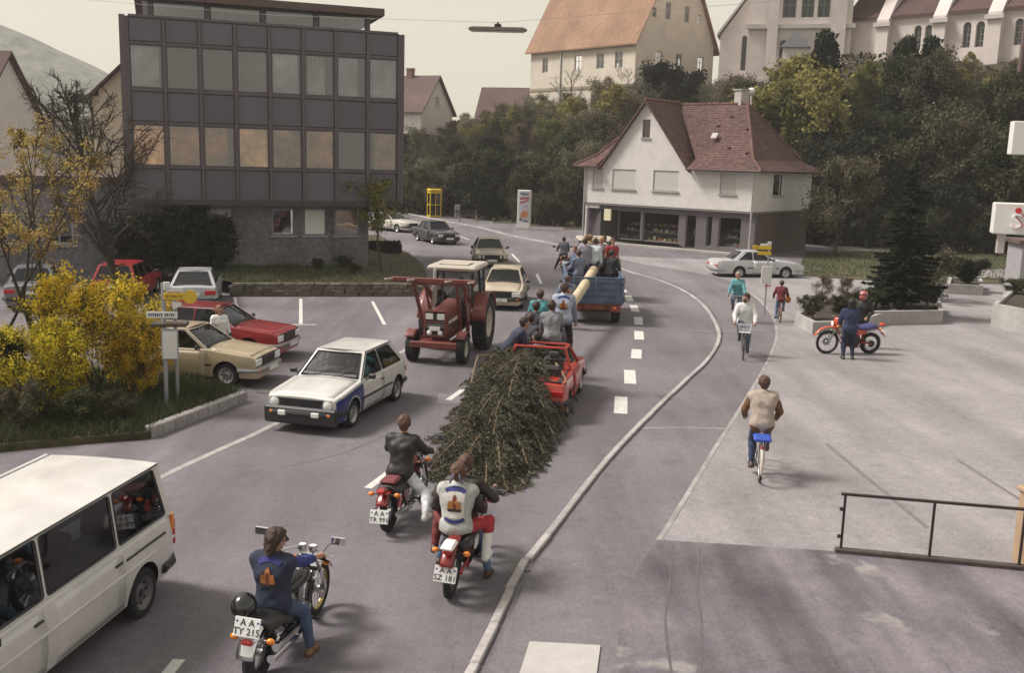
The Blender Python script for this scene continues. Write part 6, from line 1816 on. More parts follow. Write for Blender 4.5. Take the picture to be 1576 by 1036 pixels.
def blocked(x, y):
    q = Vector((x, y, 0))-C0; u, d = q.dot(hf_.U), q.dot(hf_.I)
    if -2.0 < u < hl_+1.8 and -3 < d < hd_+2.2: return True
    q = Vector((x, y, 0))-Vector(af(0, 0, 0)); u, d = q.dot(af.U), q.dot(af.I)
    if -14 < u < AL and d > -3.0: return True
    q = Vector((x, y, 0))-Vector(fh_(0, 0, 0)); u, d = q.dot(fh_.U), q.dot(fh_.I)
    if -1 < u < 17.5 and -2 < d < 18: return True
    return False
placed = []
r3 = random.Random(21)
def wood(n, px0, px1, d0, d1, kinds, smin=.55, smax=1.25, mind=2.2, minh=2.0):
    k = 0; tries = 0
    while k < n and tries < n*40:
        tries += 1
        px = r3.uniform(px0, px1); dd = r3.uniform(d0, d1)
        y = 90.0
        for _ in range(4):
            x = (px-788)/F*y; y = interp(HILL, x)+dd
        x = (px-788)/F*y
        if blocked(x, y) or any((x-a)**2+(y-c)**2 < mind*mind for a, c in placed): continue
        kd = r3.choice(kinds); z = hill(x, y)
        yh = 245+.028*(px-788); lim = interp(TOP, px)+r3.uniform(0, 22)
        hmax = CAM_H+(yh-lim)/F*y-z
        s = min(r3.uniform(smin, smax), hmax/BASEH[kd])
        if s*BASEH[kd] < minh: continue
        placed.append((x, y)); k += 1
        i = r3.randrange(3)
        me = VAR.get((kd, i)) or VAR.get((kd, i % 2)) or VAR[kd, 0]
        plant({'spruce': 'spruce_tree'}.get(kd, 'slope_tree'), LBL[kd][0], 'tree', (x, y, z-.15), me, s, group=LBL[kd][1], sz=s*r3.uniform(.9, 1.12))
wood(26, 560, 900, 0.5, 9, ['green', 'dark', 'olive', 'pale', 'green'], .5, .9)
wood(34, 560, 960, 8, 26, ['pale', 'olive', 'pale', 'brown', 'bare', 'pale', 'fresh'], .6, 1.2)
wood(16, 940, 1110, 16, 34, ['brown', 'pale', 'bare', 'pale'], .5, 1.1)
wood(14, 1120, 1330, 6, 24, ['fresh', 'fresh', 'olive', 'green'], .6, 1.2)
wood(30, 1225, 1760, 0.5, 8, ['dark', 'dark', 'green', 'green', 'olive'], .6, 1.1)
wood(44, 1290, 1760, 7, 22, ['dark', 'green', 'green', 'brown', 'olive', 'olive', 'fresh'], .5, 1.1)
wood(26, 680, 965, 12, 25, ['pale', 'pale', 'bare', 'fresh'], .6, 1.15, mind=1.2)
wood(10, 1300, 1560, 9, 20, ['fresh', 'pale', 'olive'], .45, .8, mind=1.2)
# single trees one can point to
for px, ty, by, Y, nm, lab in [(1285, 52, 118, 82, 'cypress', 'dark pointed conifer against the church wall left of the first aisle window'), (1380, 62, 120, 80, 'cypress', 'dark conifer below the second pair of aisle windows'), (1405, 55, 120, 79, 'cypress', 'taller dark conifer just right of another below the aisle windows'), (1446, 60, 108, 78, 'cypress', 'small dark conifer between two pairs of church windows')]:
    t = D(px, ty, Y); zz = hill(t.x, Y); h_ = max(2.5, t.z-zz); plant('conifer_tree', lab, 'tree', (t.x, Y, zz-.1), VAR['cypress', 0], h_/7*.9, sz=h_/7)
for px, ty, Y, kd, lab in [(1218, 78, 80, 'fresh', 'tall bright yellow green tree in young leaf in front of the church porch'), (1262, 105, 78, 'fresh', 'yellow green tree right of the brightest one below the church'), (1185, 120, 80, 'fresh', 'lower yellow green tree behind the right roof end of the shop house'),
                           (1030, 92, 98, 'dark', 'round dark tree in front of the right half of the hill hall'), (1128, 110, 92, 'brown', 'brownish tree at the foot of the church annex'), (950, 92, 101, 'bare', 'bare tree whose twigs reach up the hill hall wall'), (895, 95, 103, 'bare', 'bare twiggy tree before the left wall of the hill hall'),
                           (1298, 232, 63, 'olive', 'large rounded olive tree on the lawn edge right of the shop house')]:
    t = D(px, ty, Y); zz = hill(t.x, Y); h_ = t.z-zz; s = h_/BASEH[kd]
    plant('lone_tree', lab, 'tree', (t.x, Y, zz-.1), VAR[kd, 0], s if kd != 'fresh' else s*1.0, sz=s)
# bushes along the foot of the slope
for i in range(60):
    px = 570+i*17+r3.uniform(-6, 6) if i < 19 else 1225+(i-19)*11+r3.uniform(-5, 5)
    y = 80
    for _ in range(4): x = (px-788)/F*y; y = interp(HILL, x)+r3.uniform(-.5, 2.5)
    if blocked(x, y): continue
    s = r3.uniform(.7, 1.25); plant('slope_bush', 'leafy bush at the foot of the wooded slope', 'bush', (x, y, hill(x, y)-.05), VAR['bush', r3.choice((0, 0, 1, 2))], s, group='bushes along the foot of the slope', crown='foliage', wood='stem')
# undergrowth on the slope
n = 30000
X = rng.uniform(-45, 62, n); DD = rng.uniform(-1, 30, n); Y = np.array([interp(HILL, x) for x in X])+DD
Z = np.array([hill(a, c) for a, c in zip(X, Y)])
ok = np.array([not blocked(a, c) for a, c in zip(X, Y)])
Cc = np.stack([X, Y, Z+rng.random(n)*.5], 1)[ok]
v, f = leaves_np(Cc, .42, dirs=np.repeat(np.array([[0, 0, .8]]), len(Cc), 0)); ms = LF['green']+LF['dark']+LF['brown']
o = link('undergrowth', raw_mesh('undergrowth', v, f, ms, rng.integers(0, len(ms), len(Cc)))); o['kind'] = 'stuff'

# ---- raised lawn with its dry stone wall
wL, wR = G(364, 456), G(641, 456)
wU = (wR-wL).normalized(); wN = Vector((-wU.y, wU.x, 0)); wlen = (wR-wL).length
def lawn_z(p):
    q = p-wL; u, d = q.dot(wU), q.dot(wN)
    return .5+.1*smooth(d/4)-.47*smooth((u-wlen+2.2+.0*d)/3.0)*smooth((d+2)/5)
b = B(); NU, NV = 26, 18
farR_pts = [G(661, 416), G(630, 396), G(598, 372), G(572, 360)]
def LW(u, v):
    a = wL.lerp(wR, u)+wN*.25
    top = Vector(gf(-1.0, 0, 0)).lerp(G(585, 366), u)
    side_ = interp([(0, 0), (.5, .0), (1, 0)], v)
    p = a.lerp(top, v)
    if u > .7: 
        k = (u-.7)/.3; e = smooth_line([G(643, 452), G(657, 425), G(640, 402), G(610, 382), G(582, 364)], 6); j = min(len(e)-1, int(v*(len(e)-1))); p = p.lerp(e[j], k**2)
    z = lawn_z(p)+.05*math.sin(p.x*2.3)*math.sin(p.y*1.9)
    if v < .06: z = min(z, .52)
    return (p.x, p.y, max(.03, z))
b.grid(LW, NU, NV); o = b.obj('raised_lawn', GRASSM, smooth=180); o['kind'] = 'structure'
LGRASS = [mat('grass_blade_a', (.055, .085, .025), .8, var=.2, trans=.25), mat('grass_blade_b', (.12, .1, .045), .8, var=.2, trans=.25), mat('grass_blade_c', (.035, .05, .02), .8, var=.2, trans=.2)]
def grass(name, fn, n, hgt, wdt, prob=None):
    P = []; 
    while len(P) < n:
        p = fn()
        if p is not None: P.append(p)
    P = np.array(P); m = len(P); a = rng.random(m)*6.283; ln = np.stack([rng.normal(size=m)*.4, rng.normal(size=m)*.4, np.ones(m)], 1)*hgt*(.5+rng.random((m, 1)))
    s = np.stack([np.cos(a), np.sin(a), 0*a], 1)*wdt
    V = np.stack([P-s, P+s, P+ln+s*.15, P+ln-s*.15], 1).reshape(-1, 3)
    mi = rng.choice(3, m, p=prob or [.5, .25, .25])
    o = link(name, raw_mesh(name, V, np.arange(4*m).reshape(-1, 4), LGRASS, mi)); o['kind'] = 'stuff'; return o
def fn():
    u, v = rnd.random(), rnd.random()
    if rnd.random() < smooth((u-.55)/.3)*.75: return None
    p = LW(u, v); return (p[0], p[1], p[2]-.01)
grass('lawn_grass', fn, 16000, .12, .012)
lawnP = pts(lawn_px, .03)
def fn():
    t, v = rnd.random(), rnd.random(); a = lawnP[0].lerp(lawnP[3], t); c = lawnP[6].lerp(lawnP[4], t); p = a.lerp(c, v); return (p.x, p.y, .03)
grass('lawn_grass', fn, 14000, .1, .02, [.7, .05, .25])
# wall stones
dw = thing('dry_stone_wall', 'low brown dry stone wall along the parking bays below the lawn', 'wall')
STN = [mat('wall_stone_a', (.13, .105, .085), .95, var=.35, scale=9, bump=.7, objvar=.3), mat('wall_stone_b', (.2, .17, .15), .95, var=.3, scale=9, bump=.7, objvar=.3)]
sm_ = []
for k in range(6):
    b = B(); b.box((0, 0, 0), (1, 1, 1), bev=.13)
    me = b.mesh('stone', STN[k % 2 if k < 4 else 0], smooth=0)
    for v in me.vertices: v.co += Vector((rnd.uniform(-.07, .07), rnd.uniform(-.07, .07), rnd.uniform(-.07, .07)))
    sm_.append(me)
zrow = 0
for r_, (h_, dep) in enumerate([(.14, .3), (.13, .28), (.13, .27), (.1, .3)]):
    u = -.1-rnd.random()*.2
    while u < wlen:
        w_ = rnd.uniform(.24, .55); o = link('stone', rnd.choice(sm_), dw)
        p = wL+wU*(u+w_/2)+wN*(dep/2+rnd.uniform(-.02, .03)); o.location = (p.x, p.y, zrow+h_/2); o.scale = (w_*1.02, dep, h_*1.08); o.rotation_euler = (rnd.uniform(-.05, .05), rnd.uniform(-.04, .04), math.atan2(wU.y, wU.x)+rnd.uniform(-.05, .05)); u += w_+.012
    zrow += h_
b = B(); q = wL.lerp(wR, .5)+wN*.32; b.box((q.x, q.y, .2), (wlen+.1, .2, .42), rz=math.atan2(wU.y, wU.x)); b.obj('core', mat('wall_core', (.05, .04, .035), .95), dw, smooth=0)
# bushes by the office
for px, py, kd, s, lab in [(240, 418, 0, .95, 'large dark bush covering the left windows of the stone ground floor'), (285, 420, 0, 1.02, 'tallest dark bush in front of the office ground floor'), (325, 420, 0, .85, 'dark bush at the right end of the row before the office ground floor'), (205, 425, 0, .85, 'dark bush beside the red parked estate car')]:
    p = G(px, py, .4); plant('bush', lab, 'bush', (p.x, p.y-.2, .3), VAR['bush', kd], s, crown='foliage', wood='stem')
for px, py, s in [(528, 412, .22), (490, 414, .2), (545, 420, .18)]:
    p = G(px, py, .6); plant('small_shrub', 'tiny green shrub in the bare bed at the foot of the office wall', 'shrub', (p.x, p.y, .5), VAR['bush', 1], s, crown='foliage', wood='stem', group='tiny shrubs along the office wall')
# clipped hedge
hg = thing('hedge', 'low clipped dark hedge at the road corner behind the little street tree', 'hedge')
p0, p1 = G(566, 392, .1), G(616, 391, .1); n = 5000
tt = rng.random((n, 1)); base = np.array(p0)[None]*(1-tt)+np.array(p1)[None]*tt
C_ = base+np.stack([rng.normal(size=n)*.04, (rng.random(n)-.5)*.9, rng.random(n)*.75], 1)
v, f = leaves_np(C_, .09); o = link('foliage', raw_mesh('foliage', v, f, LF['dark']+LF['brown'], rng.choice(4, n, p=[.5, .3, .1, .1])), hg)
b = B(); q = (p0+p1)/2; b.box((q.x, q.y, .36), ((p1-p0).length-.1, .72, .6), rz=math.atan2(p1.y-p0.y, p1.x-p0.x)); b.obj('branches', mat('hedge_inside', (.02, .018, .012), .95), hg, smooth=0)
# little street tree
st_m = plant_meshes('street', 'fresh', h=3.9, spread=1.3, leaf=.1, per=6, cl=.12, n1=16, n2=6, n3=4, crown0=.45, up=.8, trunk_r=.06)
p = G(584, 418, .45); plant('street_tree', 'slender young tree with thin fresh leaves on the raised lawn corner', 'tree', (p.x, p.y, .3), st_m, 1.0, rz=1.0)
# ---- left island with the yellow bush
isl = smooth_line(pts([(-60, 702), (60, 690), (150, 682), (228, 676), (240, 668)]), 3)+smooth_line(pts([(240, 668), (300, 645), (375, 617)]), 3)+pts([(345, 604), (270, 592), (100, 575), (-80, 570)])
IS = [(p.x, p.y) for p in isl]
b = B(); b.prism(IS, -.05, .13); o = b.obj('planting_bed', GRASSM, smooth=0); o['kind'] = 'structure'
kb = bpy.data.objects.new('bed_kerb', None); COL.objects.link(kb); kb['kind'] = 'structure'
e = pts([(228, 674), (300, 646), (376, 617)]); k_n = 9
for i in range(k_n):
    a = e[0].lerp(e[2], i/k_n); c = e[0].lerp(e[2], (i+1)/k_n); b = B(); b.box(((a.x+c.x)/2, (a.y+c.y)/2, .1), ((c-a).length-.015, .2, .26), rz=math.atan2(c.y-a.y, c.x-a.x), bev=.02); b.obj('kerb_stone', KERBM, kb, smooth=0)
def inside(x, y, P):
    c = False; j = len(P)-1
    for i in range(len(P)):
        if (P[i][1] > y) != (P[j][1] > y) and x < (P[j][0]-P[i][0])*(y-P[i][1])/(P[j][1]-P[i][1])+P[i][0]: c = not c
        j = i
    return c
bx = [min(p[0] for p in IS), max(p[0] for p in IS), min(p[1] for p in IS), max(p[1] for p in IS)]
def fn():
    x, y = rnd.uniform(bx[0], bx[1]), rnd.uniform(bx[2], bx[3])
    return (x, y, .12) if inside(x, y, IS) else None
grass('bed_grass', fn, 22000, .2, .011, [.4, .25, .35])
fors = plant_meshes('forsythia', 'yellow', h=2.3, spread=1.2, leaf=.068, per=5, cl=.085, n1=44, n2=8, n3=5, crown0=.1, up=.75, stems=9, trunk_r=.04, curl=.15)
p = G(150, 612, .1); plant('forsythia_bush', 'forsythia bush in full yellow bloom beside the yellow bus stop sign', 'bush', (p.x, p.y, .1), fors, .95, rz=.4, crown='blossom', wood='stem', sz=1.0)
p = G(212, 618, .1); plant('forsythia_bush', 'smaller yellow forsythia right next to the two sign posts', 'bush', (p.x, p.y+.3, .1), fors, .5, rz=2.2, crown='blossom', wood='stem', sz=.62)
p = G(66, 640, .1); plant('forsythia_bush', 'low yellow flowering bush at the left foot of the big forsythia', 'bush', (p.x, p.y, .1), fors, .7, rz=4, crown='blossom', wood='stem')
och = plant_meshes('ochre', 'ochre', h=5.9, spread=1.5, leaf=.062, per=6, cl=.06, n1=22, n2=6, n3=3, crown0=.46, up=1.1, stems=4, trunk_r=.1)
p = G(70, 600, .1); plant('flowering_tree', 'tall shrub with ochre blossom on upright branches at the left edge', 'tree', (p.x, p.y, .1), och, .95, rz=1.3, crown='blossom', wood='stem')
p = G(10, 610, .1); plant('flowering_tree', 'ochre blossoming shrub cut off by the left edge of the photo', 'tree', (p.x-.3, p.y, .1), och, .85, rz=3.1, crown='blossom', wood='stem')
br = plant_meshes('baretree', 'brown', h=7.0, spread=2.1, per=0, n1=34, n2=9, n3=8, crown0=.3, up=1.0, trunk_r=.15)
p = G(95, 575, .1); plant('bare_tree', 'leafless dark tree behind the ochre blossom before the red roofed house', 'tree', (p.x, p.y+3.5, 0), br, 1.0, rz=.3)
for px, py, s, kd, lab in [(20, 675, .34, 2, 'olive ground bush at the left front of the planting bed'), (110, 668, .28, 1, 'green low bush under the forsythia at the front of the bed'), (170, 665, .24, 2, 'olive low bush under the forsythia near the bed corner'), (-40, 650, .6, 0, 'dark bush cut by the left edge of the photo in the bed')]:
    p = G(px, py, .1); plant('bed_bush', lab, 'bush', (p.x, p.y+.4, .1), VAR['bush', kd], s, crown='foliage', wood='stem')
# ------------------------------------------------------------------ cars
def from_wheel(px, py, head, wb, ht, side, front=True, z=0.0):
    """car centre from one wheel's contact point"""
    p = G(px, py, z); a = R(head); f = Vector((math.cos(a), math.sin(a), 0)); l = Vector((-f.y, f.x, 0))
    return p-f*(wb/2)*(1 if front else -1)-l*ht*side
def from_nose(px, py, head, dist, z=0.0):
    p = G(px, py, z); a = R(head); return p-Vector((math.cos(a), math.sin(a), 0))*dist
WHITEP = paint('white', (.60, .58, .55)); BEIGEP = paint('beige', (.44, .36, .24)); REDP = paint('red', (.34, .025, .028)); SILVERP = paint('silver', (.38, .39, .4)); GREYP = paint('grey', (.13, .135, .15))
DBLUEP = paint('dark', (.03, .028, .035)); SHEENP = paint('sky_sheen_brown', (.36, .30, .22)); BLUEP = paint('blue', (.025, .035, .16)); ORP = paint('orange_red', (.42, .045, .03)); CREAMP = paint('cream', (.55, .52, .45))  # the light brown puts reflected sky into the paint of a dark car
HATCH = dict(L=3.82, W=1.61, H=1.41, wb=2.4, fo=.78)
hp = lambda x0, x1: [(x0, .66), (x0+.05, .84), (x0+.22, .9), (.66, .91), (.78, .9), (x1-.14, .79), (x1, .74)]
gh2d = dict(xa=.74, xf=.1, xk=-1.28, xr=-1.78, b=[-.42], wr=.55, c=.22)
# white hatchback with dark blue wing
loc = from_wheel(540, 657, -105, 2.4, .72, 1)
hatch, hi_ = car('white two door hatchback with a dark blue front wing and black front', loc, R(-105), WHITEP, prof=hp(-1.84, 1.98), gh=gh2d, lamps='round', name='hatchback', plate=False, **{k: v for k, v in HATCH.items()})
b = B()
for s in (1, -1):
    def PW(u, v, s=s):
        x = .72+(1.94-.72)*u; z1 = interp(hi_['prof'], x)-.085; z0 = .24
        dx = x-1.2; za = .3+math.sqrt(max(0, .365**2-dx*dx)) if abs(dx) < .365 else z0
        z0 = max(z0, za); return (x, s*(hi_['Wd'](x, z0+(z1-z0)*v)+.008), z0+(z1-z0)*v)
    b.grid(PW, 26, 4)
b.obj('front_wing', BLUEP, hatch, label='dark blue front wing')
b = B(); b.box((2.0, 0, .36), (.12, 1.58, .36), bev=.04); b.obj('black_apron', BLACKP, hatch)
for s in (1, -1):
    b = B(); b.box((2.1, s*.36, .42), (.06, .17, .1), bev=.015); b.obj('fog_lamp', LAMPG, hatch)
# beige hatchback
BZ = R(-9)
loc = from_wheel(350, 595, -9, 2.34, .7, -1)
polo, _ = car('beige hatchback with two people inside pulling out of the parking bay', loc, BZ, BEIGEP, L=3.66, W=1.58, H=1.35, wb=2.34, fo=.72, prof=hp(-1.77, 1.89), gh=dict(xa=.72, xf=.08, xk=-1.35, xr=-1.7, b=[-.45], wr=.55, c=.16), lamps='square', bumper=STEEL, name='hatchback')
# red hatchback
loc = from_nose(442, 549, -10, 1.95)
redh, _ = car('red two door hatchback behind the beige one with a person leaning out', loc, R(-10), REDP, L=3.95, W=1.62, H=1.37, wb=2.4, fo=.8, prof=hp(-1.95, 2.0), gh=dict(xa=.76, xf=.1, xk=-1.45, xr=-1.85, b=[-.42], wr=.56, c=.22), lamps='square', bumper=STEEL, name='hatchback')
# parked cars seen from behind
sed = lambda x0, x1: [(x0, .7), (x0+.04, .86), (x0+.2, .9), (x0+.8, .92), (.72, .92), (.84, .9), (x1-.14, .78), (x1, .70)]
loc = from_nose(297, 480, 104, -2.1)
car('silver fastback car parked with its rear towards the road', loc, R(104), SILVERP, L=4.35, W=1.68, H=1.36, wb=2.5, fo=.85, prof=sed(-2.25, 2.1), gh=dict(xa=.74, xf=.05, xk=-1.05, xr=-1.95, b=[-.3], wr=.56, c=.3), lamps='square', bumper=BLACKP, rearlamps=(.36, .15))
loc = from_nose(176, 468, 97, -2.0)
car('red estate car parked between the silver fastback and a grey car', loc, R(97), REDP, L=4.1, W=1.64, H=1.42, wb=2.45, fo=.8, prof=hp(-2.07, 2.03), gh=dict(xa=.74, xf=.1, xk=-1.7, xr=-1.98, b=[-.3, -1.1], wr=.57, c=.12), lamps='square', rearlamps=(.2, .2))
loc = from_nose(48, 478, 110, -2.1)
car('grey saloon parked at the far left half hidden by ochre blossom', loc, R(110), GREYP, L=4.4, W=1.68, H=1.38, wb=2.55, fo=.85, prof=sed(-2.27, 2.12), gh=dict(xa=.76, xf=.1, xk=-.95, xr=-1.45, b=[-.3], wr=.56, c=.12), lamps='square', rearlamps=(.34, .14))
# queue coming down the road
loc = from_nose(770, 478, -94, 2.0)
car('cream hatchback with black bumper right behind the red tractor', loc, R(-94), paint('beige_two', (.5, .42, .3)), L=3.9, W=1.62, H=1.4, wb=2.4, fo=.8, prof=hp(-1.9, 2.0), gh=gh2d, lamps='square', name='car', plate='AA')
loc = from_nose(757, 413, -84, 2.1)
car('dark saloon, sky sheen painted light brown, with four round headlamps behind the cream hatchback', loc, R(-84), SHEENP, L=4.35, W=1.66, H=1.4, wb=2.55, fo=.85, prof=sed(-2.2, 2.15), gh=dict(xa=.74, xf=.1, xk=-.95, xr=-1.4, b=[-.35], wr=.56, c=.12), lamps='double', name='car')
loc = from_nose(691, 377, -62, 2.1)
car('nearly black saloon coming round the bend', loc, R(-62), DBLUEP, L=4.3, W=1.66, H=1.42, wb=2.5, fo=.85, prof=sed(-2.2, 2.1), gh=dict(xa=.74, xf=.15, xk=-.95, xr=-1.35, b=[-.3], wr=.57, c=.12), lamps='square', name='car')
loc = from_nose(635, 358, -42, 2.1)
car('white saloon following the black one in the bend', loc, R(-42), CREAMP, L=4.4, W=1.7, H=1.36, wb=2.6, fo=.85, prof=sed(-2.3, 2.15), gh=dict(xa=.74, xf=.0, xk=-1.0, xr=-1.7, b=[-.35], wr=.55, c=.16), lamps='square', name='car')
loc = from_nose(588, 344, -48, 2.1)
car('silver blue car at the corner of the office block, last in the queue', loc, R(-48), paint('ice', (.36, .4, .45)), L=4.3, W=1.66, H=1.4, wb=2.5, fo=.85, prof=sed(-2.2, 2.1), gh=dict(xa=.74, xf=.1, xk=-.95, xr=-1.35, b=[-.3], wr=.57, c=.12), lamps='square', name='car')
# silver saloon by the shop
a_, c_ = G(1136, 428), G(1207, 429); hd = math.degrees(math.atan2(c_.y-a_.y, c_.x-a_.x))
mid = (a_+c_)/2; f_ = Vector((math.cos(R(hd)), math.sin(R(hd)), 0)); l_ = Vector((-f_.y, f_.x, 0))
car('silver two door saloon turning in front of the shop house', mid+l_*.7+Vector((0, 0, 0)), R(hd), paint('silver_light', (.5, .5, .5)), L=4.45, W=1.7, H=1.36, wb=(c_-a_).length, fo=.92, prof=[(-2.35, .72), (-2.3, .86), (-2.1, .9), (-1.2, .93), (.74, .92), (.9, .91), (1.7, .82), (2.1, .7)], gh=dict(xa=.7, xf=-.1, xk=-.95, xr=-1.55, b=[-.5], wr=.55, c=.22), lamps='square', bumper=STEEL, name='saloon_car')
# white van in the near left corner
VZ = -98.5
a = R(VZ); f_ = Vector((math.cos(a), math.sin(a), 0)); l_ = Vector((-f_.y, f_.x, 0))
loc = from_wheel(212, 948, VZ, 2.35, .72, 1, front=False)
van, vi = car('white passenger van with dark windows cut off by the left edge', loc, R(VZ), WHITEP, L=4.15, W=1.68, H=1.76, wb=2.35, fo=.95, belt=1.02, sill=.26, prof=[(-2.03, .86), (-1.98, 1.0), (-1.8, 1.04), (1.6, 1.04), (1.95, 1.0), (2.12, .84)],
    gh=dict(xa=1.85, xf=1.25, xk=-1.78, xr=-1.96, b=[.62, -.72], wr=.7, c=.14), rw=.3, cat='van', name='van', lamps='round', stripe=mat('rim_dark', (.16, .16, .165), .45, metal=.5, var=.2), doors=[(.72, 1.72), (-.75, .55)], moldings=False, rearlamps=(.08, .34))
for s in (1, -1):
    b = B(); b.tube([(-1.95, s*(vi['Wd'](-1.9, .72)+.004), .72), (-1.2, s*(vi['Wd'](-1.2, .72)+.006), .72), (1.5, s*(vi['Wd'](1.4, .72)+.006), .72)], .016, 6); b.obj('body_crease', WHITEP, van)
    b = B(); b.box((-1.25, s*(vi['Wd'](-1.25, .86)+.006), .86), (.9, .02, .028), bev=.006); b.obj('sliding_rail', BLACKP, van)
    b = B(); b.box((-1.97, s*(vi['Wd'](-1.9, .8)-.03), .9), (.06, .05, .22), bev=.01); b.obj('corner_lamp', ORANGEL, van)
    b = B(); b.grid(lambda u, v: (-1.75+3.0*u, s*(.72+.03*v), 1.725+.012*v), 4, 1); b.obj('roof_seam', WHITEP, van)
for i_, (x, y) in enumerate(((-.1, .35), (-1.1, .35), (-.1, -.35))):
    b = B(); b.box((x, y, 1.2), (.16, .5, .45), bev=.06, rot=Matrix.Rotation(R(-10), 3, 'Y')); b.obj('seat', mat('seat_rust', (.13, .05, .035), .9, var=.2), van)

# ------------------------------------------------------------------ open red car carrying the tree
RZ = 79.5
loc = from_wheel(889, 604, RZ, 2.4, .7, -1)
redc, ri = car('red car without roof or windows carrying the felled spruce and standing young people', loc, R(RZ), ORP, prof=hp(-1.84, 1.98), gh=gh2d, lamps='round', name='open_car', roof=False, mirror=False, **HATCH)
b = B()
for s in (1, -1):
    b.beam((.76, s*.72, .88), (.12, s*.57, 1.36), .07, .05, bev=.012)
    b.beam((-.42, s*.71, .88), (-.38, s*.57, 1.36), .07, .05, bev=.012)
    b.beam((.12, s*.57, 1.36), (-.38, s*.57, 1.36), .06, .05, bev=.012)
    pass
b.beam((.12, -.57, 1.36), (.12, .57, 1.36), .07, .05, bev=.012); b.beam((-.38, -.57, 1.36), (-.38, .57, 1.36), .07, .05, bev=.012)
b.obj('roof_frame', ORP, redc)
RA = R(RZ); rF = Vector((math.cos(RA), math.sin(RA), 0)); rL = Vector((-rF.y, rF.x, 0))
def onred(x, y, z): p = loc_red+rF*x+rL*y; return Vector((p.x, p.y, z))
loc_red = loc

# ------------------------------------------------------------------ tractors, trailer
TREDP = mat('tractor_red', (.15, .032, .024), .5, var=.2, scale=5, var2=.2, scale2=1.2, coat=.15)
fl_, fr_ = G(714, 558), G(633, 556)
tc_ = (fl_+fr_)/2; hd = -100.0; f_ = Vector((math.cos(R(hd)), math.sin(R(hd)), 0))
trac = tractor('red farm tractor with cream cab roof and a raised front loader', tc_-f_*2.3, R(hd), TREDP)
TRZ = 89.5; ta = R(TRZ); tF = Vector((math.cos(ta), math.sin(ta), 0)); tL = Vector((-tF.y, tF.x, 0))
tw_px = G(948, 498); trl_loc = tw_px+tL*.78+tF*.35
trl = thing('trailer', 'blue ribbed tipping trailer full of young people behind a tractor', 'trailer', trl_loc, ta)
TBL = mat('trailer_blue', (.085, .12, .19), .6, var=.22, scale=4, var2=.25, scale2=1.5, bump=.1); TRD = mat('trailer_chassis', (.16, .05, .03), .7, var=.35, scale=6)
x0, x1, hw_, zf, zt = -.75, 3.5, .93, .74, 1.62
def ribbed(bb, P, L_, H_, n=4):
    prof = [(0, 0)]
    for k in range(n):
        z0 = H_*(k+.12)/n; z1 = H_*(k+.88)/n; prof += [(z0, 0), (z0+.03, .03), (z1-.03, .03), (z1, 0)]
    prof += [(H_, 0)]
    bb.grid(lambda u, v: P(L_*u, *prof[min(len(prof)-1, int(round(v*(len(prof)-1))))]), 1, len(prof)-1)
for nm, P, L_ in (('tailgate', lambda u, z, d: (x0-.05-d, -hw_+u, zf+z), 2*hw_), ('front_wall', lambda u, z, d: (x1+.03+d, hw_-u, zf+z), 2*hw_), ('side_board', lambda u, z, d: (x0+u, -hw_-.03-d, zf+z), x1-x0), ('side_board', lambda u, z, d: (x1-u, hw_+.03+d, zf+z), x1-x0)):
    b = B(); ribbed(b, P, L_, zt-zf); o = b.obj(nm, TBL, trl, smooth=0); sdf = o.modifiers.new('s', 'SOLIDIFY'); sdf.thickness = .035
    b = B(); p0 = Vector(P(0, zt-zf, 0)); p1 = Vector(P(L_, zt-zf, 0)); b.beam(p0, p1, .06, .05, bev=.01); b.obj('top_rail', TBL, o)
b = B(); b.box(((x0+x1)/2, 0, zf+.12), (x1-x0, 2*hw_, .36)); b.obj('load_floor', TRD, trl)
b = B()
for s in (1, -1): b.box(((x0+x1)/2, s*.4, .6), (x1-x0, .1, .18), bev=.01)
b.box((x0+.05, 0, .6), (.1, 1.6, .16), bev=.01); b.cyl((0, -.9, .42), (0, .9, .42), .06, 10); b.cyl((2.6, -.9, .42), (2.6, .9, .42), .06, 10); b.beam((3.3, 0, .55), (4.6, 0, .5), .12, .12); b.obj('chassis', TRD, trl)
for x in (0, 2.6):
    for s in (1, -1): wheel(trl, (x, s*.78, .42), .42, .24, s)
for s in (1, -1):
    b = B(); b.box((x0-.02, s*.7, .56), (.06, .36, .2), bev=.02); lp = b.obj('lamp_board', mat('lamp_board_red', (.25, .05, .03), .6, var=.2), trl)
    b = B(); b.ell((x0-.06, s*.66, .6), (.03, .07, .045), 10, 6); b.obj('tail_light', ORANGEL, lp)
for k in range(3):
    b = B(); b.box((x0-.11, -.75+.75*k, 1.2), (.04, .07, .85), bev=.01); b.obj('hinge_post', TBL, trl)
tow = tractor('tractor with cream cab roof pulling the blue trailer, hidden behind the crowd', trl_loc+tF*6.0-tL*.4, R(92), mat('tractor_green', (.06, .11, .07), .5, var=.2), loader=False)

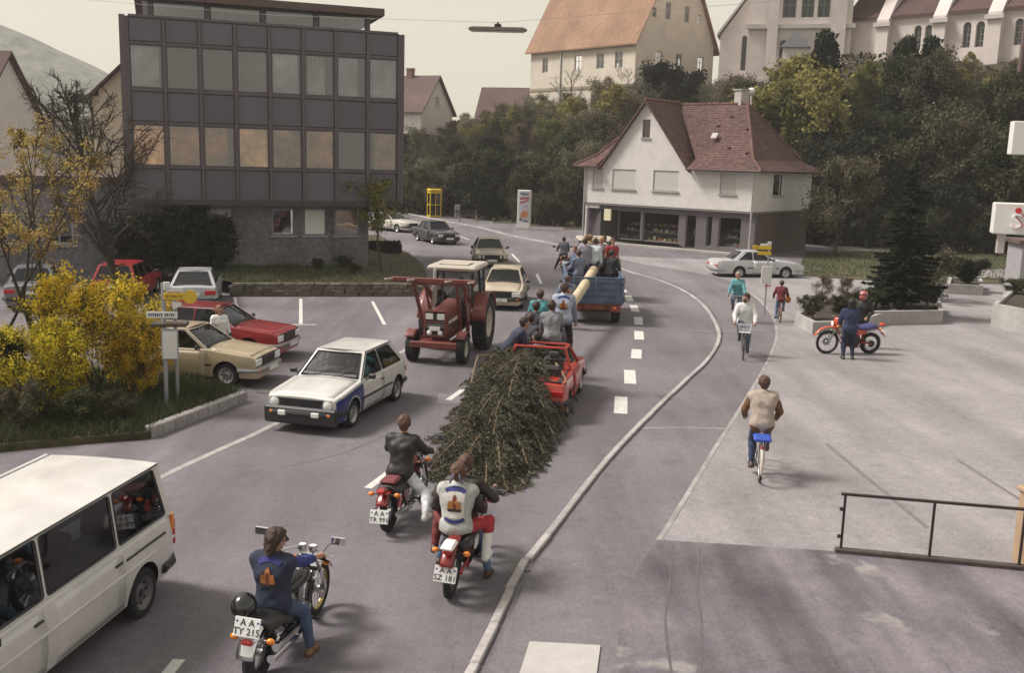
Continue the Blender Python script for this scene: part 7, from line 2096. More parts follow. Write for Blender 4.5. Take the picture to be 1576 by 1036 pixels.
# ------------------------------------------------------------------ the maypole: peeled trunk with its spruce crown
mp = thing('felled_spruce', 'long felled spruce with peeled trunk on the trailer and crown dragging behind the red car', 'tree')
Ax = [D(925, 396, 38.2), D(895, 446, 32.5), D(838, 522, 25.2), D(812, 556, 22.4), D(788, 602, 20.3), D(757, 676, 18.0), D(735, 738, 16.7)]
Ax[0].z = max(Ax[0].z, 1.75)
ln_ = smooth_line(Ax, 6)
b = B(); k = [i for i, p in enumerate(ln_) if p.y > 22.0]
rr = [.175-.05*(i/len(k)) for i in k]
b.tube([ln_[i] for i in k], rr, 12); b.obj('trunk', mat('peeled_wood', (.55, .44, .30), .7, var=.15, scale=3, bump=.2), mp)
SPW = mat('spruce_twig', (.19, .14, .085), .9, var=.25, scale=9)
SPL = [mat('spruce_needle_a', (.046, .054, .038), .8, var=.3, scale=5), mat('spruce_needle_b', (.082, .082, .056), .8, var=.3, scale=5), mat('spruce_needle_c', (.15, .13, .084), .8, var=.3, scale=5)]
rng = np.random.default_rng(5)
ci = [i for i, p in enumerate(ln_) if p.y < 24.1]; cl_pts = [ln_[i] for i in ci]
cum = [0]
for a, c in zip(cl_pts, cl_pts[1:]): cum.append(cum[-1]+(c-a).length)
def axis(s):
    for i in range(len(cum)-1):
        if s <= cum[i+1]: t = (s-cum[i])/(cum[i+1]-cum[i]); return cl_pts[i].lerp(cl_pts[i+1], t), (cl_pts[i+1]-cl_pts[i]).normalized()
    return cl_pts[-1], (cl_pts[-1]-cl_pts[-2]).normalized()
LT = cum[-1]
b = B(); b.tube(cl_pts, [.1*(1-.9*c/LT)+.008 for c in cum], 8); b.obj('crown_stem', mat('spruce_bark', (.12, .085, .06), .95, var=.3, bump=.5), mp)
nb = 136
for i in range(nb+34):
    wide = i >= nb            # short side branches that lie over the boot of the car
    s = LT*(.24*rng.random() if wide else .02+.94*((i+rng.random())/nb)**.95); p, d = axis(s); t = s/LT
    az = (i*2.39996+rng.normal()*.2) if not wide else (i % 2)*math.pi+(1 if i % 2 == 0 else -1)*rng.uniform(0, .75)
    S_ = d.cross(Vector((0, 0, 1))).normalized(); U_ = S_.cross(d).normalized()
    rad = S_*math.cos(az)+U_*math.sin(az)
    L_ = (1.72-.62*t)*(.8+.35*rng.random())
    up0 = rad.z
    if t < .3 and up0 > .25: L_ *= .82
    if t < .4 and rad.x > .3: L_ *= .9
    if rad.x > .5: L_ *= .9
    if wide: L_ = rng.uniform(.8, 1.2)
    q = np.linspace(0, 1, 8)
    dirv = (rad*.95+d*(.25 if wide else .62)).normalized()
    P = []
    for w in q:
        c = p+dirv*L_*w+d*.45*L_*w*w+Vector((0, 0, -1))*(.56 if up0 > -.2 else .1)*L_*w**2.0
        c.z = max(c.z, .04+.05*rng.random()); P.append(c)
    P = np.array([tuple(x) for x in P])
    wv = [tube_np(P, .02*(1-.75*q)+.004, 5)]
    C_, Dr = [], []
    tan = np.gradient(P, axis=0); tan /= np.linalg.norm(tan, axis=1)[:, None]
    nt = int(18*L_)+4
    for j in range(nt):
        tt = .12+.88*(j+rng.random())/nt; sd = 1 if j % 2 else -1
        c = np.array([np.interp(tt, q, P[:, a]) for a in range(3)]); tg = np.array([np.interp(tt, q, tan[:, a]) for a in range(3)])
        lat = np.cross(tg, [0, 0, 1]); lat /= np.linalg.norm(lat)+1e-6
        tl = .48*L_*(1.08-tt)*(.6+.6*rng.random())+.1
        dd = tg*.75+lat*sd*.75+np.array([0, 0, -.22])+rng.normal(size=3)*.12; dd /= np.linalg.norm(dd)
        qq = np.linspace(0, 1, 4)[:, None]; T = c+dd*tl*qq+np.array([0, 0, -.25])*tl*qq**2; T[:, 2] = np.maximum(T[:, 2], .03)
        wv.append(tube_np(T, .0065*(1-.6*qq[:, 0])+.002, 4))
        m = int(tl*185)+8; w = rng.random(m); pos = np.stack([np.interp(w, qq[:, 0], T[:, a]) for a in range(3)], 1)
        nd = np.repeat(dd[None], m, 0)*1.1+rng.normal(size=(m, 3))*.75; nd[:, 2] += .1; nd /= np.linalg.norm(nd, axis=1)[:, None]
        C_.append(pos+nd*.028); Dr.append(nd)
    m = int(L_*70); w = rng.random(m)**.8; pos = np.stack([np.interp(w, q, P[:, a]) for a in range(3)], 1); nd = rng.normal(size=(m, 3)); nd /= np.linalg.norm(nd, axis=1)[:, None]
    C_.append(pos+nd*.03); Dr.append(nd)
    C_, Dr = np.concatenate(C_), np.concatenate(Dr); m = len(C_)
    bb_ = rng.normal(size=(m, 3)); bb_ -= (bb_*Dr).sum(1)[:, None]*Dr; bb_ /= np.linalg.norm(bb_, axis=1)[:, None]
    ls = .066*(.7+.6*rng.random((m, 1))); ws_ = .011
    V = np.stack([C_-Dr*ls*.5-bb_*ws_*.6, C_-Dr*ls*.5+bb_*ws_*.6, C_+Dr*ls*.5+bb_*ws_*.4, C_+Dr*ls*.5-bb_*ws_*.4], 1).reshape(-1, 3); V[:, 2] = np.maximum(V[:, 2], .012)
    w_, wf_ = join(wv); base_ = len(w_)
    vv = np.concatenate([w_, V]); ff = np.concatenate([wf_, np.arange(4*m).reshape(-1, 4)+base_])
    mi = np.concatenate([np.zeros(len(wf_), int), 1+np.minimum(2, (rng.random(m)**1.3*3.0+(.35 if i % 4 == 0 else -.15)).clip(0, 2.9).astype(int))])
    link('branch', raw_mesh('branch', vv, ff, [SPW]+SPL, mi), mp)
for (px0, py0, px1, py1, y0, y1) in [(725, 590, 742, 548, 20.5, 22.2), (842, 545, 868, 605, 22.5, 20.6)]:
    a, c = D(px0, py0, y0), D(px1, py1, y1); m_ = (a+c)/2+Vector((.0, 0, .22)); e = D(790, 548, 22.8)
    b = B(); b.tube(smooth_line([a, m_, c, e] if px1 < 800 else [e, c+Vector((0, 0, .2)), m_, c], 6), .02, 6); b.obj('bare_branch', SPW, mp)
# ------------------------------------------------------------------ motorcycles with riders
def ground_rider(label, root, info, seat_x, lean, lf=None, rf=None, hands=None, **k):
    """a rider in the motorcycle's own frame"""
    gl, gr = info['grips'] if hands is None else hands
    adj = Vector((-.07, 0, .04))
    rz = root.rotation_euler.z
    return person(label, root.location, rz, pelvis=(seat_x, 0, info['seat']+.1), lean=lean, hands=[gl+adj, gr+adj], feet=[lf, rf], **k)
EMB_B = mat('patch_blue', (.035, .04, .16), .9, var=.15); EMB_O = mat('patch_orange', (.42, .17, .05), .9, var=.2); EMB_R = mat('patch_brown', (.16, .045, .03), .9, var=.2); EMB_W = mat('patch_white', (.6, .57, .52), .9, var=.1); EMB_K = mat('patch_dark', (.03, .025, .03), .9)
def gang_patch(root, J, full=True):
    arc = arc_band(.26, .055, -34, 34, -.07); arc2 = [(x, -y-.13) for x, y in arc_band(.26, .05, -33, 33, -.1)]
    castle = [(-.09, -.09), (-.07, .01), (-.04, -.0), (-.02, .06), (0, .09), (.02, .06), (.04, 0), (.07, .01), (.09, -.09), (.05, -.12), (-.05, -.12)]
    pl = []
    if full: pl = [([(-.13, .12), (.13, .12), (.12, -.22), (-.12, -.22)], EMB_W), (arc, EMB_B), (arc2, EMB_B)]
    else: pl = [(arc, EMB_B)]
    pl += [(castle, EMB_O), ([(-.018, .08), (.018, .08), (.022, -.12), (-.022, -.12)], EMB_R), ([(-.1, -.1), (.1, -.1), (.08, -.135), (-.08, -.135)], EMB_K)]
    back_patch(root, J, pl)
# 1: the chopper in front
c1 = Vector(G(398, 1046)); h1 = 79.0; f_ = Vector((math.cos(R(h1)), math.sin(R(h1)), 0)); l_ = Vector((-f_.y, f_.x, 0))
loc = c1+f_*.8
m1, i1 = moto('chrome and black chopper with AA TY 215 plate and two mirrors', loc, R(h1), 'chopper', paint('moto_black', (.012, .012, .014), .2), plate=('A A', 'TY 215'), wb=1.6, seatz=.6, roll=2)
def loc_in(loc, h, p):
    a = R(h); d = Vector(p)-Vector(loc); return Vector((d.x*math.cos(a)+d.y*math.sin(a), -d.x*math.sin(a)+d.y*math.cos(a), 0))
rfoot = loc_in(loc, h1, G(484, 1000))
r1, J1 = ground_rider('dark haired man with sunglasses and blue sleeves looking right on the front chopper', m1, i1, -.42, 4, lf=(.25, .4, 0.02), rf=(rfoot.x-.1, rfoot.y, 0), yaw=-52, nod=8, top=('shirt', (.03, .045, .2)), sleeves=.72, legs=(.05, .075, .14), vest=(.022, .028, .055), hair=(.045, .022, .014), long_hair=True, shoe=(.16, .085, .04), glasses=True, vox=.017, h=1.72)
gang_patch(r1, J1, False)
hm = thing('motorcycle_helmet', 'black helmet hanging at the left of the front chopper seat', 'helmet', loc+l_*.16-f_*.78, R(h1))
b = B(); b.ell((0, 0, .8), (.15, .135, .145), 18, 12); b.obj('shell', mat('helmet_black', (.012, .012, .013), .12, var=0, coat=1.0), hm)
b = B(); b.torus((0, 0, .71), .115, .016, 'z', 20, 6); b.obj('rim', BLACKP, hm)
b = B(); b.tube([(0, .1, .72), (.0, .05, .62), (0, -.05, .62), (0, -.1, .72)], .01, 5); b.obj('strap', BLACKP, hm)
# 2: the one with white trousers
c2 = G(599, 818); h2 = 77.0; f_ = Vector((math.cos(R(h2)), math.sin(R(h2)), 0)); loc = c2+f_*.74
m2, i2 = moto('red and black motorcycle with AA TR 991 plate', loc, R(h2), 'street', paint('moto_red', (.2, .015, .012), .25), plate=('A A', 'TR 991'), wb=1.48, seatz=.68, roll=-2, mirrors=(0, 1))
rfoot = loc_in(loc, h2, G(655, 798, .22))
r2_, J2 = ground_rider('short haired rider in black leather jacket and white trousers', m2, i2, -.26, 14, lf=(.1, .32, .2), rf=(rfoot.x, rfoot.y, .2), top=('leather', (.016, .013, .013)), legs=(.55, .56, .58), hair=(.1, .05, .03), shoe=(.5, .48, .45), vox=.019, h=1.8, yaw=4)
b = B(); b.box((-.62, 0, .76), (.3, .26, .07), bev=.03); b.obj('luggage_roll', mat('bag_red', (.16, .04, .045), .8, var=.3), m2)
# 3: two-up
c3 = G(693, 918); h3 = 80.0; f_ = Vector((math.cos(R(h3)), math.sin(R(h3)), 0)); l_ = Vector((-f_.y, f_.x, 0)); loc = c3+f_*.72
m3, i3 = moto('red enduro motorcycle with white tail and AA SZ 181 plate carrying two people', loc, R(h3), 'enduro', paint('moto_red', (.2, .015, .012), .25), plate=('A A', 'SZ 181'), wb=1.42, seatz=.72, roll=3, mirrors=(0, 0))
tail = B(); tail.box((-1.0, 0, .8), (.3, .17, .06), bev=.028); tail.obj('tail_cover', mat('white_plastic', (.72, .71, .7), .4, var=.04), m3)
rfoot = loc_in(loc, h3, G(752, 884))
r3_, J3 = ground_rider('driver in dark leather jacket and jeans on the two-up enduro', m3, i3, -.1, 12, lf=(.25, .38, 0.02), rf=(rfoot.x-.06, rfoot.y, 0), top=('leather', (.03, .02, .017)), legs=(.09, .14, .24), hair=(.09, .045, .025), shoe=(.06, .025, .02), vox=.018, h=1.76, yaw=6)
pf = loc_in(loc, h3, G(728, 872, .32)); 
r4, J4 = person('pillion rider in pale denim vest with gang patch, one red leg and a white cast', m3.location, R(h3), pelvis=(-.46, 0, .84), lean=6, hands=[(-.12, .3, .92), (-.08, -.28, .96)], feet=[(-.2, .34, .38), (-.25, -.36, .36)], kneepole=[(1, .6, .2), (1, -.75, .45)], top=('leather', (.022, .015, .014)), legs=(.16, .03, .03), leg_r=(.34, .03, .035), socks=(.72, .71, .68), vest=(.42, .42, .4), hair=(.11, .055, .03), vox=.018, h=1.74, shoe=(.03, .02, .02)), None
r4, J4 = r4[0], r4[1]
gang_patch(r4, J4, True)
b = B(); p_ = J4['hc']; b.torus(p_+Vector((0, 0, .035)), .1, .016, 'z', 18, 6)
for q in (.02, -.02): b.tube([p_+Vector((-.1, q, .03)), p_+Vector((-.15, q*2.5, -.03)), p_+Vector((-.13, q*4, -.12))], .014, 6)
b.obj('headscarf', mat('scarf_grey', (.14, .14, .19), .9, var=.3), r4)
# far motorcycle
c5 = G(867, 418); loc = c5+Vector((0, .72, 0))
m5, i5 = moto('dark motorcycle waiting on the road far left of the trailer', loc, R(92), 'street', paint('moto_black', (.012, .012, .014), .2), plate=None, roll=0)
r5, J5 = ground_rider('rider in dark vest on the far motorcycle left of the trailer', m5, i5, -.26, 12, lf=(.0, .42, 0), rf=(.0, -.32, .1), top=('jacket', (.03, .028, .035)), vest=(.1, .1, .13), legs=(.025, .022, .025), hair=(.06, .02, .015), vox=.03)
# parked enduro with two people
fw_, rw_ = G(1271, 544, ZW), G(1337, 544, ZW); mid = (fw_+rw_)/2; hd = math.degrees(math.atan2(fw_.y-rw_.y, fw_.x-rw_.x))
m6, i6 = moto('orange red and white enduro motorcycle standing on the plaza', mid, R(hd), 'enduro', paint('moto_orange', (.55, .07, .025), .3), wb=(fw_-rw_).length, seatz=.88, mirrors=(0, 0), roll=-4, seatm=mat('seat_blue', (.05, .05, .16), .6))
p = G(1304, 553, ZW)
person('dark haired man in blue jacket and jeans with his back to us at the enduro', p, R(82), top=('jacket', (.02, .03, .075)), legs=(.014, .02, .045), hair=(.012, .01, .01), hands=[(.3, .22, 1.0), (.32, -.1, 1.02)], feet=[(0, .13, 0), (.02, -.13, 0)], lean=4, vox=.022, h=1.78, long_hair=True)
p = G(1327, 540, ZW)
person('person in black with red and white helmet on the far side of the enduro', p+Vector((.1, .55, 0)), R(-120), top=('leather', (.014, .014, .016)), legs=(.014, .014, .017), helmet=(.35, .09, .08), hands=[(.25, .2, 1.0), (.3, -.12, 1.05)], lean=8, vox=.022, h=1.78)

# ------------------------------------------------------------------ cyclists
def cyclist(label, blabel, px, py, hd, fm, rear=True, lean=10, h=1.72, roll=0, z=ZW, basket=False, rack=False, bag=None, r=.34, pedal_up=1, **k):
    p = G(px, py, z); a = R(hd); f = Vector((math.cos(a), math.sin(a), 0)); s = r/.34
    loc = p+f*(.5*s if rear else -.54*s)
    bk, bi = bicycle(blabel, loc, a, fm, r=r, wb=1.04*s, basket=basket, rack=rack, bag=bag, roll=roll)
    bi['seat'] += 0
    gl, gr = bi['grips']; adj = Vector((-.06, 0, .045))
    ft = [Vector((-.06, .12, .145*s)), Vector((-.06, -.12, .475*s))]
    pr = person(label, loc, a, pelvis=(bi['sx']-.06, 0, bi['seat']+.09*s), lean=lean, hands=[gl+adj, gr+adj], feet=ft, h=h, **k)
    return bk, pr
cyclist('man in beige jacket with brown sleeves riding a bicycle away across the plaza', 'white and chrome bicycle with a blue carrier pad', 1168, 742, 80, mat('bike_white', (.55, .5, .45), .4, var=.1), rack=True, bag=mat('pad_blue', (.03, .08, .4), .6, var=.1), lean=14, vest=(.36, .3, .25), top=('jacket', (.13, .065, .03)), legs=(.03, .045, .1), hair=(.085, .04, .025), vox=.02, h=1.76, shoe=(.06, .035, .025), yaw=14)
cyclist('bearded cyclist in white jacket riding towards us', 'bicycle with a white front basket ridden by the bearded man', 1143, 554, -102, mat('bike_dark', (.03, .03, .035), .4, var=.1), rear=False, basket='front', lean=10, top=('jacket', (.62, .62, .6)), legs=(.09, .11, .16), hair=(.05, .022, .015), beard=True, yaw=-38, vox=.022, h=1.78)
cyclist('woman in teal jacket on a bicycle behind the bearded cyclist', 'pale bicycle ridden by the woman in teal', 1131, 500, -103, mat('bike_cream', (.5, .48, .44), .4, var=.1), rear=False, lean=6, top=('jacket', (.09, .26, .28)), legs=(.12, .13, .2), hair=(.3, .24, .19), female=True, vox=.026, h=1.66)
bk, (pr, Jc) = cyclist('child in dark red top and blue cap riding a small bicycle away', 'small brown bicycle ridden by the child', 1200, 497, 80, mat('bike_brown', (.16, .06, .04), .4, var=.1), r=.28, lean=10, top=('sweater', (.13, .018, .025)), legs=(.14, .19, .28), hair=(.06, .03, .02), capc=(.03, .05, .14), vox=.024, h=1.4)
p = G(1213, 455, ZW); q = D(1213, 461, pr.location.y)
hb_ = thing('bag', 'orange bag hanging from the arm of the child on the bicycle', 'bag', q)
b = B(); b.ell((0, 0, 0), (.1, .11, .13), 12, 8); b.obj('pouch', mat('bag_orange', (.5, .16, .04), .8, var=.15), hb_)
b = B(); b.torus((0, 0, .14), .07, .01, 'x', 14, 5); b.obj('strap', mat('bag_orange', (.5, .16, .04), .8, var=.15), hb_)

# ------------------------------------------------------------------ people on the red car and the tree
def stand(label, px, py, Y, h=1.75, rz=90, **k):
    """head top seen at a pixel at distance Y; height decides where the feet are"""
    t = D(px, py, Y); low = k.pop('drop', 0)
    return person(label, (t.x, t.y, t.z-h*1.02+low), R(rz), h=h, **k)
DEN = (.13, .16, .22)
stand('young man bending forward in dark blue jacket and jeans on the left of the tree', 792, 468, 22.4, rz=8, drop=-.1, lean=40, pelvis=(-.15, 0, .9), hands=[(.5, .22, .6), (.5, -.22, .6)], feet=[(-.15, .14, 0), (.02, -.14, 0)], top=('jacket', (.028, .034, .06)), legs=(.035, .06, .17), hair=(.035, .02, .015), vox=.022, h=1.78)
stand('man in grey denim vest and black trousers standing at the tree', 852, 458, 23.0, rz=100, drop=0, lean=18, pelvis=(0, 0, .9), hands=[(.35, .2, .85), (.4, -.22, .8)], top=('tee', (.12, .12, .14)), sleeves=.5, vest=(.2, .2, .215), legs=(.015, .014, .016), hair=(.045, .025, .016), vox=.022, h=1.78)
r_, J_ = person('tallest man in pale denim vest standing on the bonnet of the red car', onred(1.25, -.28, .86), R(82), lean=2, hands=[(.1, .3, .8), (.08, -.3, .82)], feet=[(-.05, .17, 0), (.05, -.19, 0)], top=('jacket', (.16, .19, .27)), vest=(.34, .38, .46), legs=(.022, .017, .018), hair=(.06, .03, .02), vox=.022, h=1.8)
gang_patch(r_, J_, False)
stand('young man in teal shirt sitting with his back to us on the tree trunk', 833, 444, 25.6, rz=84, drop=-.0, pelvis=(-.1, 0, .55), lean=6, hands=[(.3, .28, .7), (.3, -.28, .7)], feet=[(.35, .2, .1), (.35, -.2, .1)], top=('shirt', (.07, .25, .27)), legs=(.05, .06, .12), hair=(.07, .035, .025), vox=.024, h=1.7) if False else None
def seated(label, px, py, Y, rz=90, h=1.72, lean=8, **k):
    """somebody sitting: head top at a pixel"""
    t = D(px, py, Y); s = h/1.75; ph = 0.42
    base = Vector((t.x, t.y, t.z-(ph+.86*s)))
    a = dict(pelvis=(-.1, 0, ph), lean=lean, hands=[(.28, .2, ph+.12), (.28, -.2, ph+.12)], feet=[(.36, .16, 0), (.36, -.16, 0)]); a.update(k)
    return person(label, base, R(rz), h=h, **a)
seated('young man in teal shirt sitting behind the others on the red car', 832, 444, 25.0, rz=84, top=('shirt', (.07, .27, .28)), legs=(.05, .06, .12), hair=(.07, .03, .022), vox=.024)
seated('dark haired youth in dark jacket sitting in front of the teal shirt', 826, 462, 24.2, rz=70, top=('jacket', (.04, .045, .06)), legs=(.04, .05, .1), hair=(.04, .02, .015), vox=.024)
seated('youth with brown hair in dark jacket at the left of the sitting group', 818, 480, 23.6, rz=60, top=('jacket', (.05, .05, .065)), legs=(.04, .06, .13), hair=(.06, .03, .02), vox=.024)
seated('youth in grey vest with bare arm reaching down to the tree', 838, 506, 22.8, rz=150, lean=30, top=('tee', (.15, .15, .17)), sleeves=.35, vest=(.12, .13, .16), legs=(.03, .03, .04), hair=(.02, .016, .016), vox=.022, hands=[(.42, .25, .1), (.4, -.2, .25)])
seated('youth crouching behind the man in the grey vest at the right of the group', 862, 488, 23.9, rz=110, lean=25, top=('jacket', (.11, .11, .13)), legs=(.03, .025, .025), hair=(.07, .035, .025), vox=.024)
r_, J_ = person('man in denim vest walking on the road at the left end of the tailgate', G(871, 507), R(96), lean=2, hands=[(.25, .25, 1.15), (.3, -.25, 1.2)], feet=[(-.1, .12, 0), (.2, -.12, .02)], top=('jacket', (.13, .15, .2)), vest=(.2, .22, .27), legs=(.02, .018, .02), hair=(.08, .035, .025), vox=.024, h=1.84)
gang_patch(r_, J_, False)
# ------------------------------------------------------------------ people on the trailer
def ontrl(x, y): p = trl_loc+tF*x+tL*(y*.85-.08); return Vector((p.x, p.y, 1.04))
def rail(label, x, y, rz, **k): return person(label, ontrl(x, y), R(rz), vox=k.pop('vox', .03), **k)
sit = dict(pelvis=(-.05, 0, .52), hands=[(.3, .2, .62), (.3, -.2, .62)], feet=[(.38, .15, 0), (.38, -.15, 0)])
rail('person in pale blue shirt with a dark tie standing in the middle of the trailer', 1.6, -.0, 60, top=('shirt', (.5, .56, .6)), legs=(.05, .07, .14), hair=(.06, .035, .025), h=1.72)
rail('person in grey jacket left of the pale blue shirt on the trailer', 1.5, .42, 100, top=('jacket', (.24, .23, .26)), legs=(.06, .09, .2), hair=(.05, .02, .015), h=1.72)
rail('blond person in dark patterned jacket at the back of the trailer', 2.3, -.35, 250, top=('jacket', (.2, .19, .2)), legs=(.03, .03, .05), hair=(.42, .28, .12), h=1.76)
rail('person in red vest and bare arms on the right of the trailer', 1.9, -.75, 290, top=('tee', (.3, .03, .03)), sleeves=.3, legs=(.03, .03, .06), hair=(.07, .035, .02), h=1.72)
rail('person in black sitting at the right side board of the trailer', 1.5, -.72, 60, top=('jacket', (.025, .024, .03)), legs=(.02, .02, .025), hair=(.03, .02, .016), **sit)
rail('red haired person in blue sitting at the left front of the trailer', 2.6, .75, 200, top=('jacket', (.07, .09, .16)), legs=(.04, .05, .12), hair=(.16, .05, .03), **sit)
rail('person with reddish hair in grey shirt behind the pale blue shirt on the trailer', 2.6, .3, 80, top=('shirt', (.3, .3, .33)), legs=(.04, .05, .1), hair=(.18, .07, .04), h=1.74)
rail('dark haired person in white t-shirt at the front right of the trailer', 3.0, -.55, 200, top=('tee', (.5, .5, .5)), sleeves=.4, legs=(.04, .05, .1), hair=(.04, .025, .02), h=1.72)
rail('person in denim jacket sitting on the left side board of the trailer', 1.0, .72, 120, top=('jacket', (.13, .16, .23)), legs=(.03, .04, .08), hair=(.06, .03, .02), **sit)
rail('brown haired person with yellow scarf at the front wall of the trailer', 3.0, .1, 90, top=('jacket', (.3, .22, .1)), legs=(.04, .05, .1), hair=(.2, .12, .05), h=1.78)
rail('person in blue jeans sitting on the tailgate beside the trunk', -.35, .2, 80, pelvis=(-.05, 0, .78), lean=15, hands=[(.3, .2, .8), (.3, -.2, .8)], feet=[(.3, .15, .25), (.3, -.15, .25)], top=('jacket', (.1, .1, .15)), legs=(.04, .06, .16), hair=(.1, .04, .03)) if False else None
# ------------------------------------------------------------------ people in and at the parked cars
pl_ = polo.location; 
def incar(root, rz, x, y, z, label, **k):
    a = rz; p = root.location+Vector((math.cos(a)*x-math.sin(a)*y, math.sin(a)*x+math.cos(a)*y, 0)); return person(label, (p.x, p.y, z), a, pelvis=(0, 0, .28), lean=-8, hands=[(.38, .2, .62), (.38, -.2, .62)], feet=[(.5, .12, .1), (.5, -.12, .1)], vox=.028, h=1.68, **k)
incar(polo, BZ, -.12, -.34, .16, 'front passenger in white blouse inside the beige hatchback', top=('shirt', (.7, .7, .7)), legs=(.1, .1, .14), hair=(.08, .05, .03), female=True)
incar(polo, BZ, -.2, .33, .14, 'driver in white shirt inside the beige hatchback', top=('shirt', (.7, .69, .68)), legs=(.05, .06, .1), hair=(.06, .04, .03))
incar(hatch, R(-105), -.3, .33, .08, 'driver in dark clothes inside the white hatchback', top=('jacket', (.06, .05, .05)), legs=(.03, .03, .04), hair=(.05, .03, .02))
t = D(337, 476, 24.9)
person('woman with reddish hair in white blouse standing between the beige and the red car', (t.x, t.y, 0), R(-60), top=('shirt', (.74, .73, .72)), legs=(.1, .12, .2), hair=(.2, .09, .05), long_hair=True, female=True, h=max(1.55, min(1.75, t.z)), vox=.024)
incar(trac, R(-100), -.28, 0, .95, 'tractor driver in dark clothes in the cab', top=('jacket', (.05, .04, .045)), legs=(.03, .04, .07), hair=(.05, .03, .02))
# ------------------------------------------------------------------ signs and street furniture
YEL = mat('sign_yellow', (.62, .42, .03), .45, var=.06); SIGNW = mat('sign_white', (.66, .65, .62), .5, var=.04); ZINC = mat('zinc_post', (.34, .34, .36), .5, metal=.5, var=.15); INK = mat('sign_ink', (.05, .055, .14), .6, var=0)
def post(b, x, y, z0, z1, r=.035): b.cyl((x, y, z0), (x, y, z1), r, 10)
p = G(257, 628, .13)
s = thing('sign_post', 'two grey posts with yellow direction sign and timetable board beside the forsythia', 'sign', p, R(8))
b = B(); post(b, 0, 0, 0, 2.66, .042); b.obj('post', ZINC, s); b = B(); post(b, .13, .5, 0, 2.5, .04); b.obj('post', ZINC, s)
b = B(); b.box((.09, -.06, 2.6), (.14, .02, .18), bev=.03); b.box((.24, -.06, 2.53), (.34, .02, .1), bev=.008); b.obj('white_sign', SIGNW, s)
b = B(); b.box((.25, -.065, 2.39), (.46, .03, .15), bev=.012); b.lathe([(.001, .02), (.14, .02), (.14, -.02), (.001, -.02)], (.55, -.065, 2.38), 'y', 24); ys_ = b.obj('yellow_sign', YEL, s)
for k, w_ in enumerate((.05, .03, .045, .05, .03, .04)):
    b = B(); b.box((.09+.058*k, -.083, 2.39), (w_*.8, .004, .05)); b.obj('mark', mat('sign_brown', (.25, .15, .02), .6, var=0), ys_)
b = B(); b.prism([(.18, 2.27), (.38, 2.26), (.38, 2.2), (.2, 2.11)], -.05, -.065, lambda u, v, d: (u, d, v)); b.obj('white_arrow_sign', SIGNW, s)
b = B(); b.box((-.02, -.065, 2.0), (.62, .02, .14), bev=.006); nm = b.obj('street_name_sign', SIGNW, s)
for k, w_ in enumerate((.03, .02, .03, .028, .03, .02, .03, 0, .028, .03, .02, .03, .026)):
    if w_:
        b = B(); b.box((-.27+.04*k, -.079, 2.0+rnd.uniform(-.006, .006)), (w_*.85, .004, .055)); b.obj('mark', INK, nm)
b = B(); b.box((.12, -.07, 1.38), (.34, .03, .66), bev=.01); bd = b.obj('timetable_board', mat('board_grey', (.3, .3, .32), .5), s)
b = B(); b.box((.12, -.09, 1.37), (.29, .01, .58), bev=.004); b.obj('paper', SIGNW, bd)
b = B(); b.box((.1, .1, 1.78), (.72, .36, .08), bev=.02); b.obj('little_roof', mat('board_brown', (.08, .06, .05), .8), s)
# right-hand bus stop pole
p = G(1176, 486, ZW)
s = thing('sign_post', 'slim pole with yellow signs and white timetable box before the silver saloon', 'sign', p, R(-4))
b = B(); post(b, 0, 0, 0, 2.72, .03); b.obj('post', ZINC, s)
b = B(); b.box((-.03, -.05, 1.52), (.38, .05, .64), bev=.01); b.obj('timetable_box', SIGNW, s); b = B(); b.box((.04, -.06, 1.13), (.22, .04, .05), bev=.008); b.obj('red_strip', mat('strip_red', (.4, .04, .05), .5), s)
b = B(); b.box((-.2, -.045, 2.52), (.56, .03, .14), bev=.01); b.lathe([(.001, .015), (.1, .015), (.1, -.015), (.001, -.015)], (-.5, -.045, 2.52), 'y', 18); b.obj('yellow_sign', YEL, s)
b = B(); b.box((-.16, -.045, 2.32), (.5, .03, .13), bev=.01); b.obj('yellow_sign', YEL, s)
b = B(); b.box((-.14, -.045, 2.63), (.36, .02, .08), bev=.008); b.box((-.0, -.045, 2.68), (.14, .02, .14), bev=.02); b.obj('white_sign', SIGNW, s)
# telephone box
p = G(668, 335); Yp = p.y
s = thing('telephone_box', 'yellow telephone box at the far pavement below the trees', 'phone box', (p.x, p.y, .05), R(20))
w_, h_ = 1.0, 2.45
b = B()
for x in (-1, 1):
    for y in (-1, 1): b.box((x*w_/2, y*w_/2, h_/2), (.1, .1, h_), bev=.02)
for z in (.12, 1.15, h_-.18):
    for x in (-1, 1): b.box((x*w_/2, 0, z), (.07, w_-.1, .14 if z != 1.15 else .08)); b.box((0, x*w_/2, z), (w_-.1, .07, .14 if z != 1.15 else .08))
b.box((0, -w_/2, h_/2), (.06, .06, h_-.2)); b.obj('frame', YEL, s)
b = B(); b.box((0, 0, h_+.02), (w_+.18, w_+.18, .24), bev=.07); b.obj('roof', YEL, s)
for x, y, r_ in ((0, -w_/2, 0), (w_/2, 0, 1), (-w_/2, 0, 1)):
    b = B(); b.box((x, y, h_/2), (.012, w_-.1, h_-.3) if r_ else (w_-.1, .012, h_-.3)); b.obj('pane', glass('phone_glass', (.4, .42, .42)), s)
b = B(); b.box((0, .25, 1.3), (.4, .2, .6), bev=.03); b.obj('telephone', BLACKP, s)
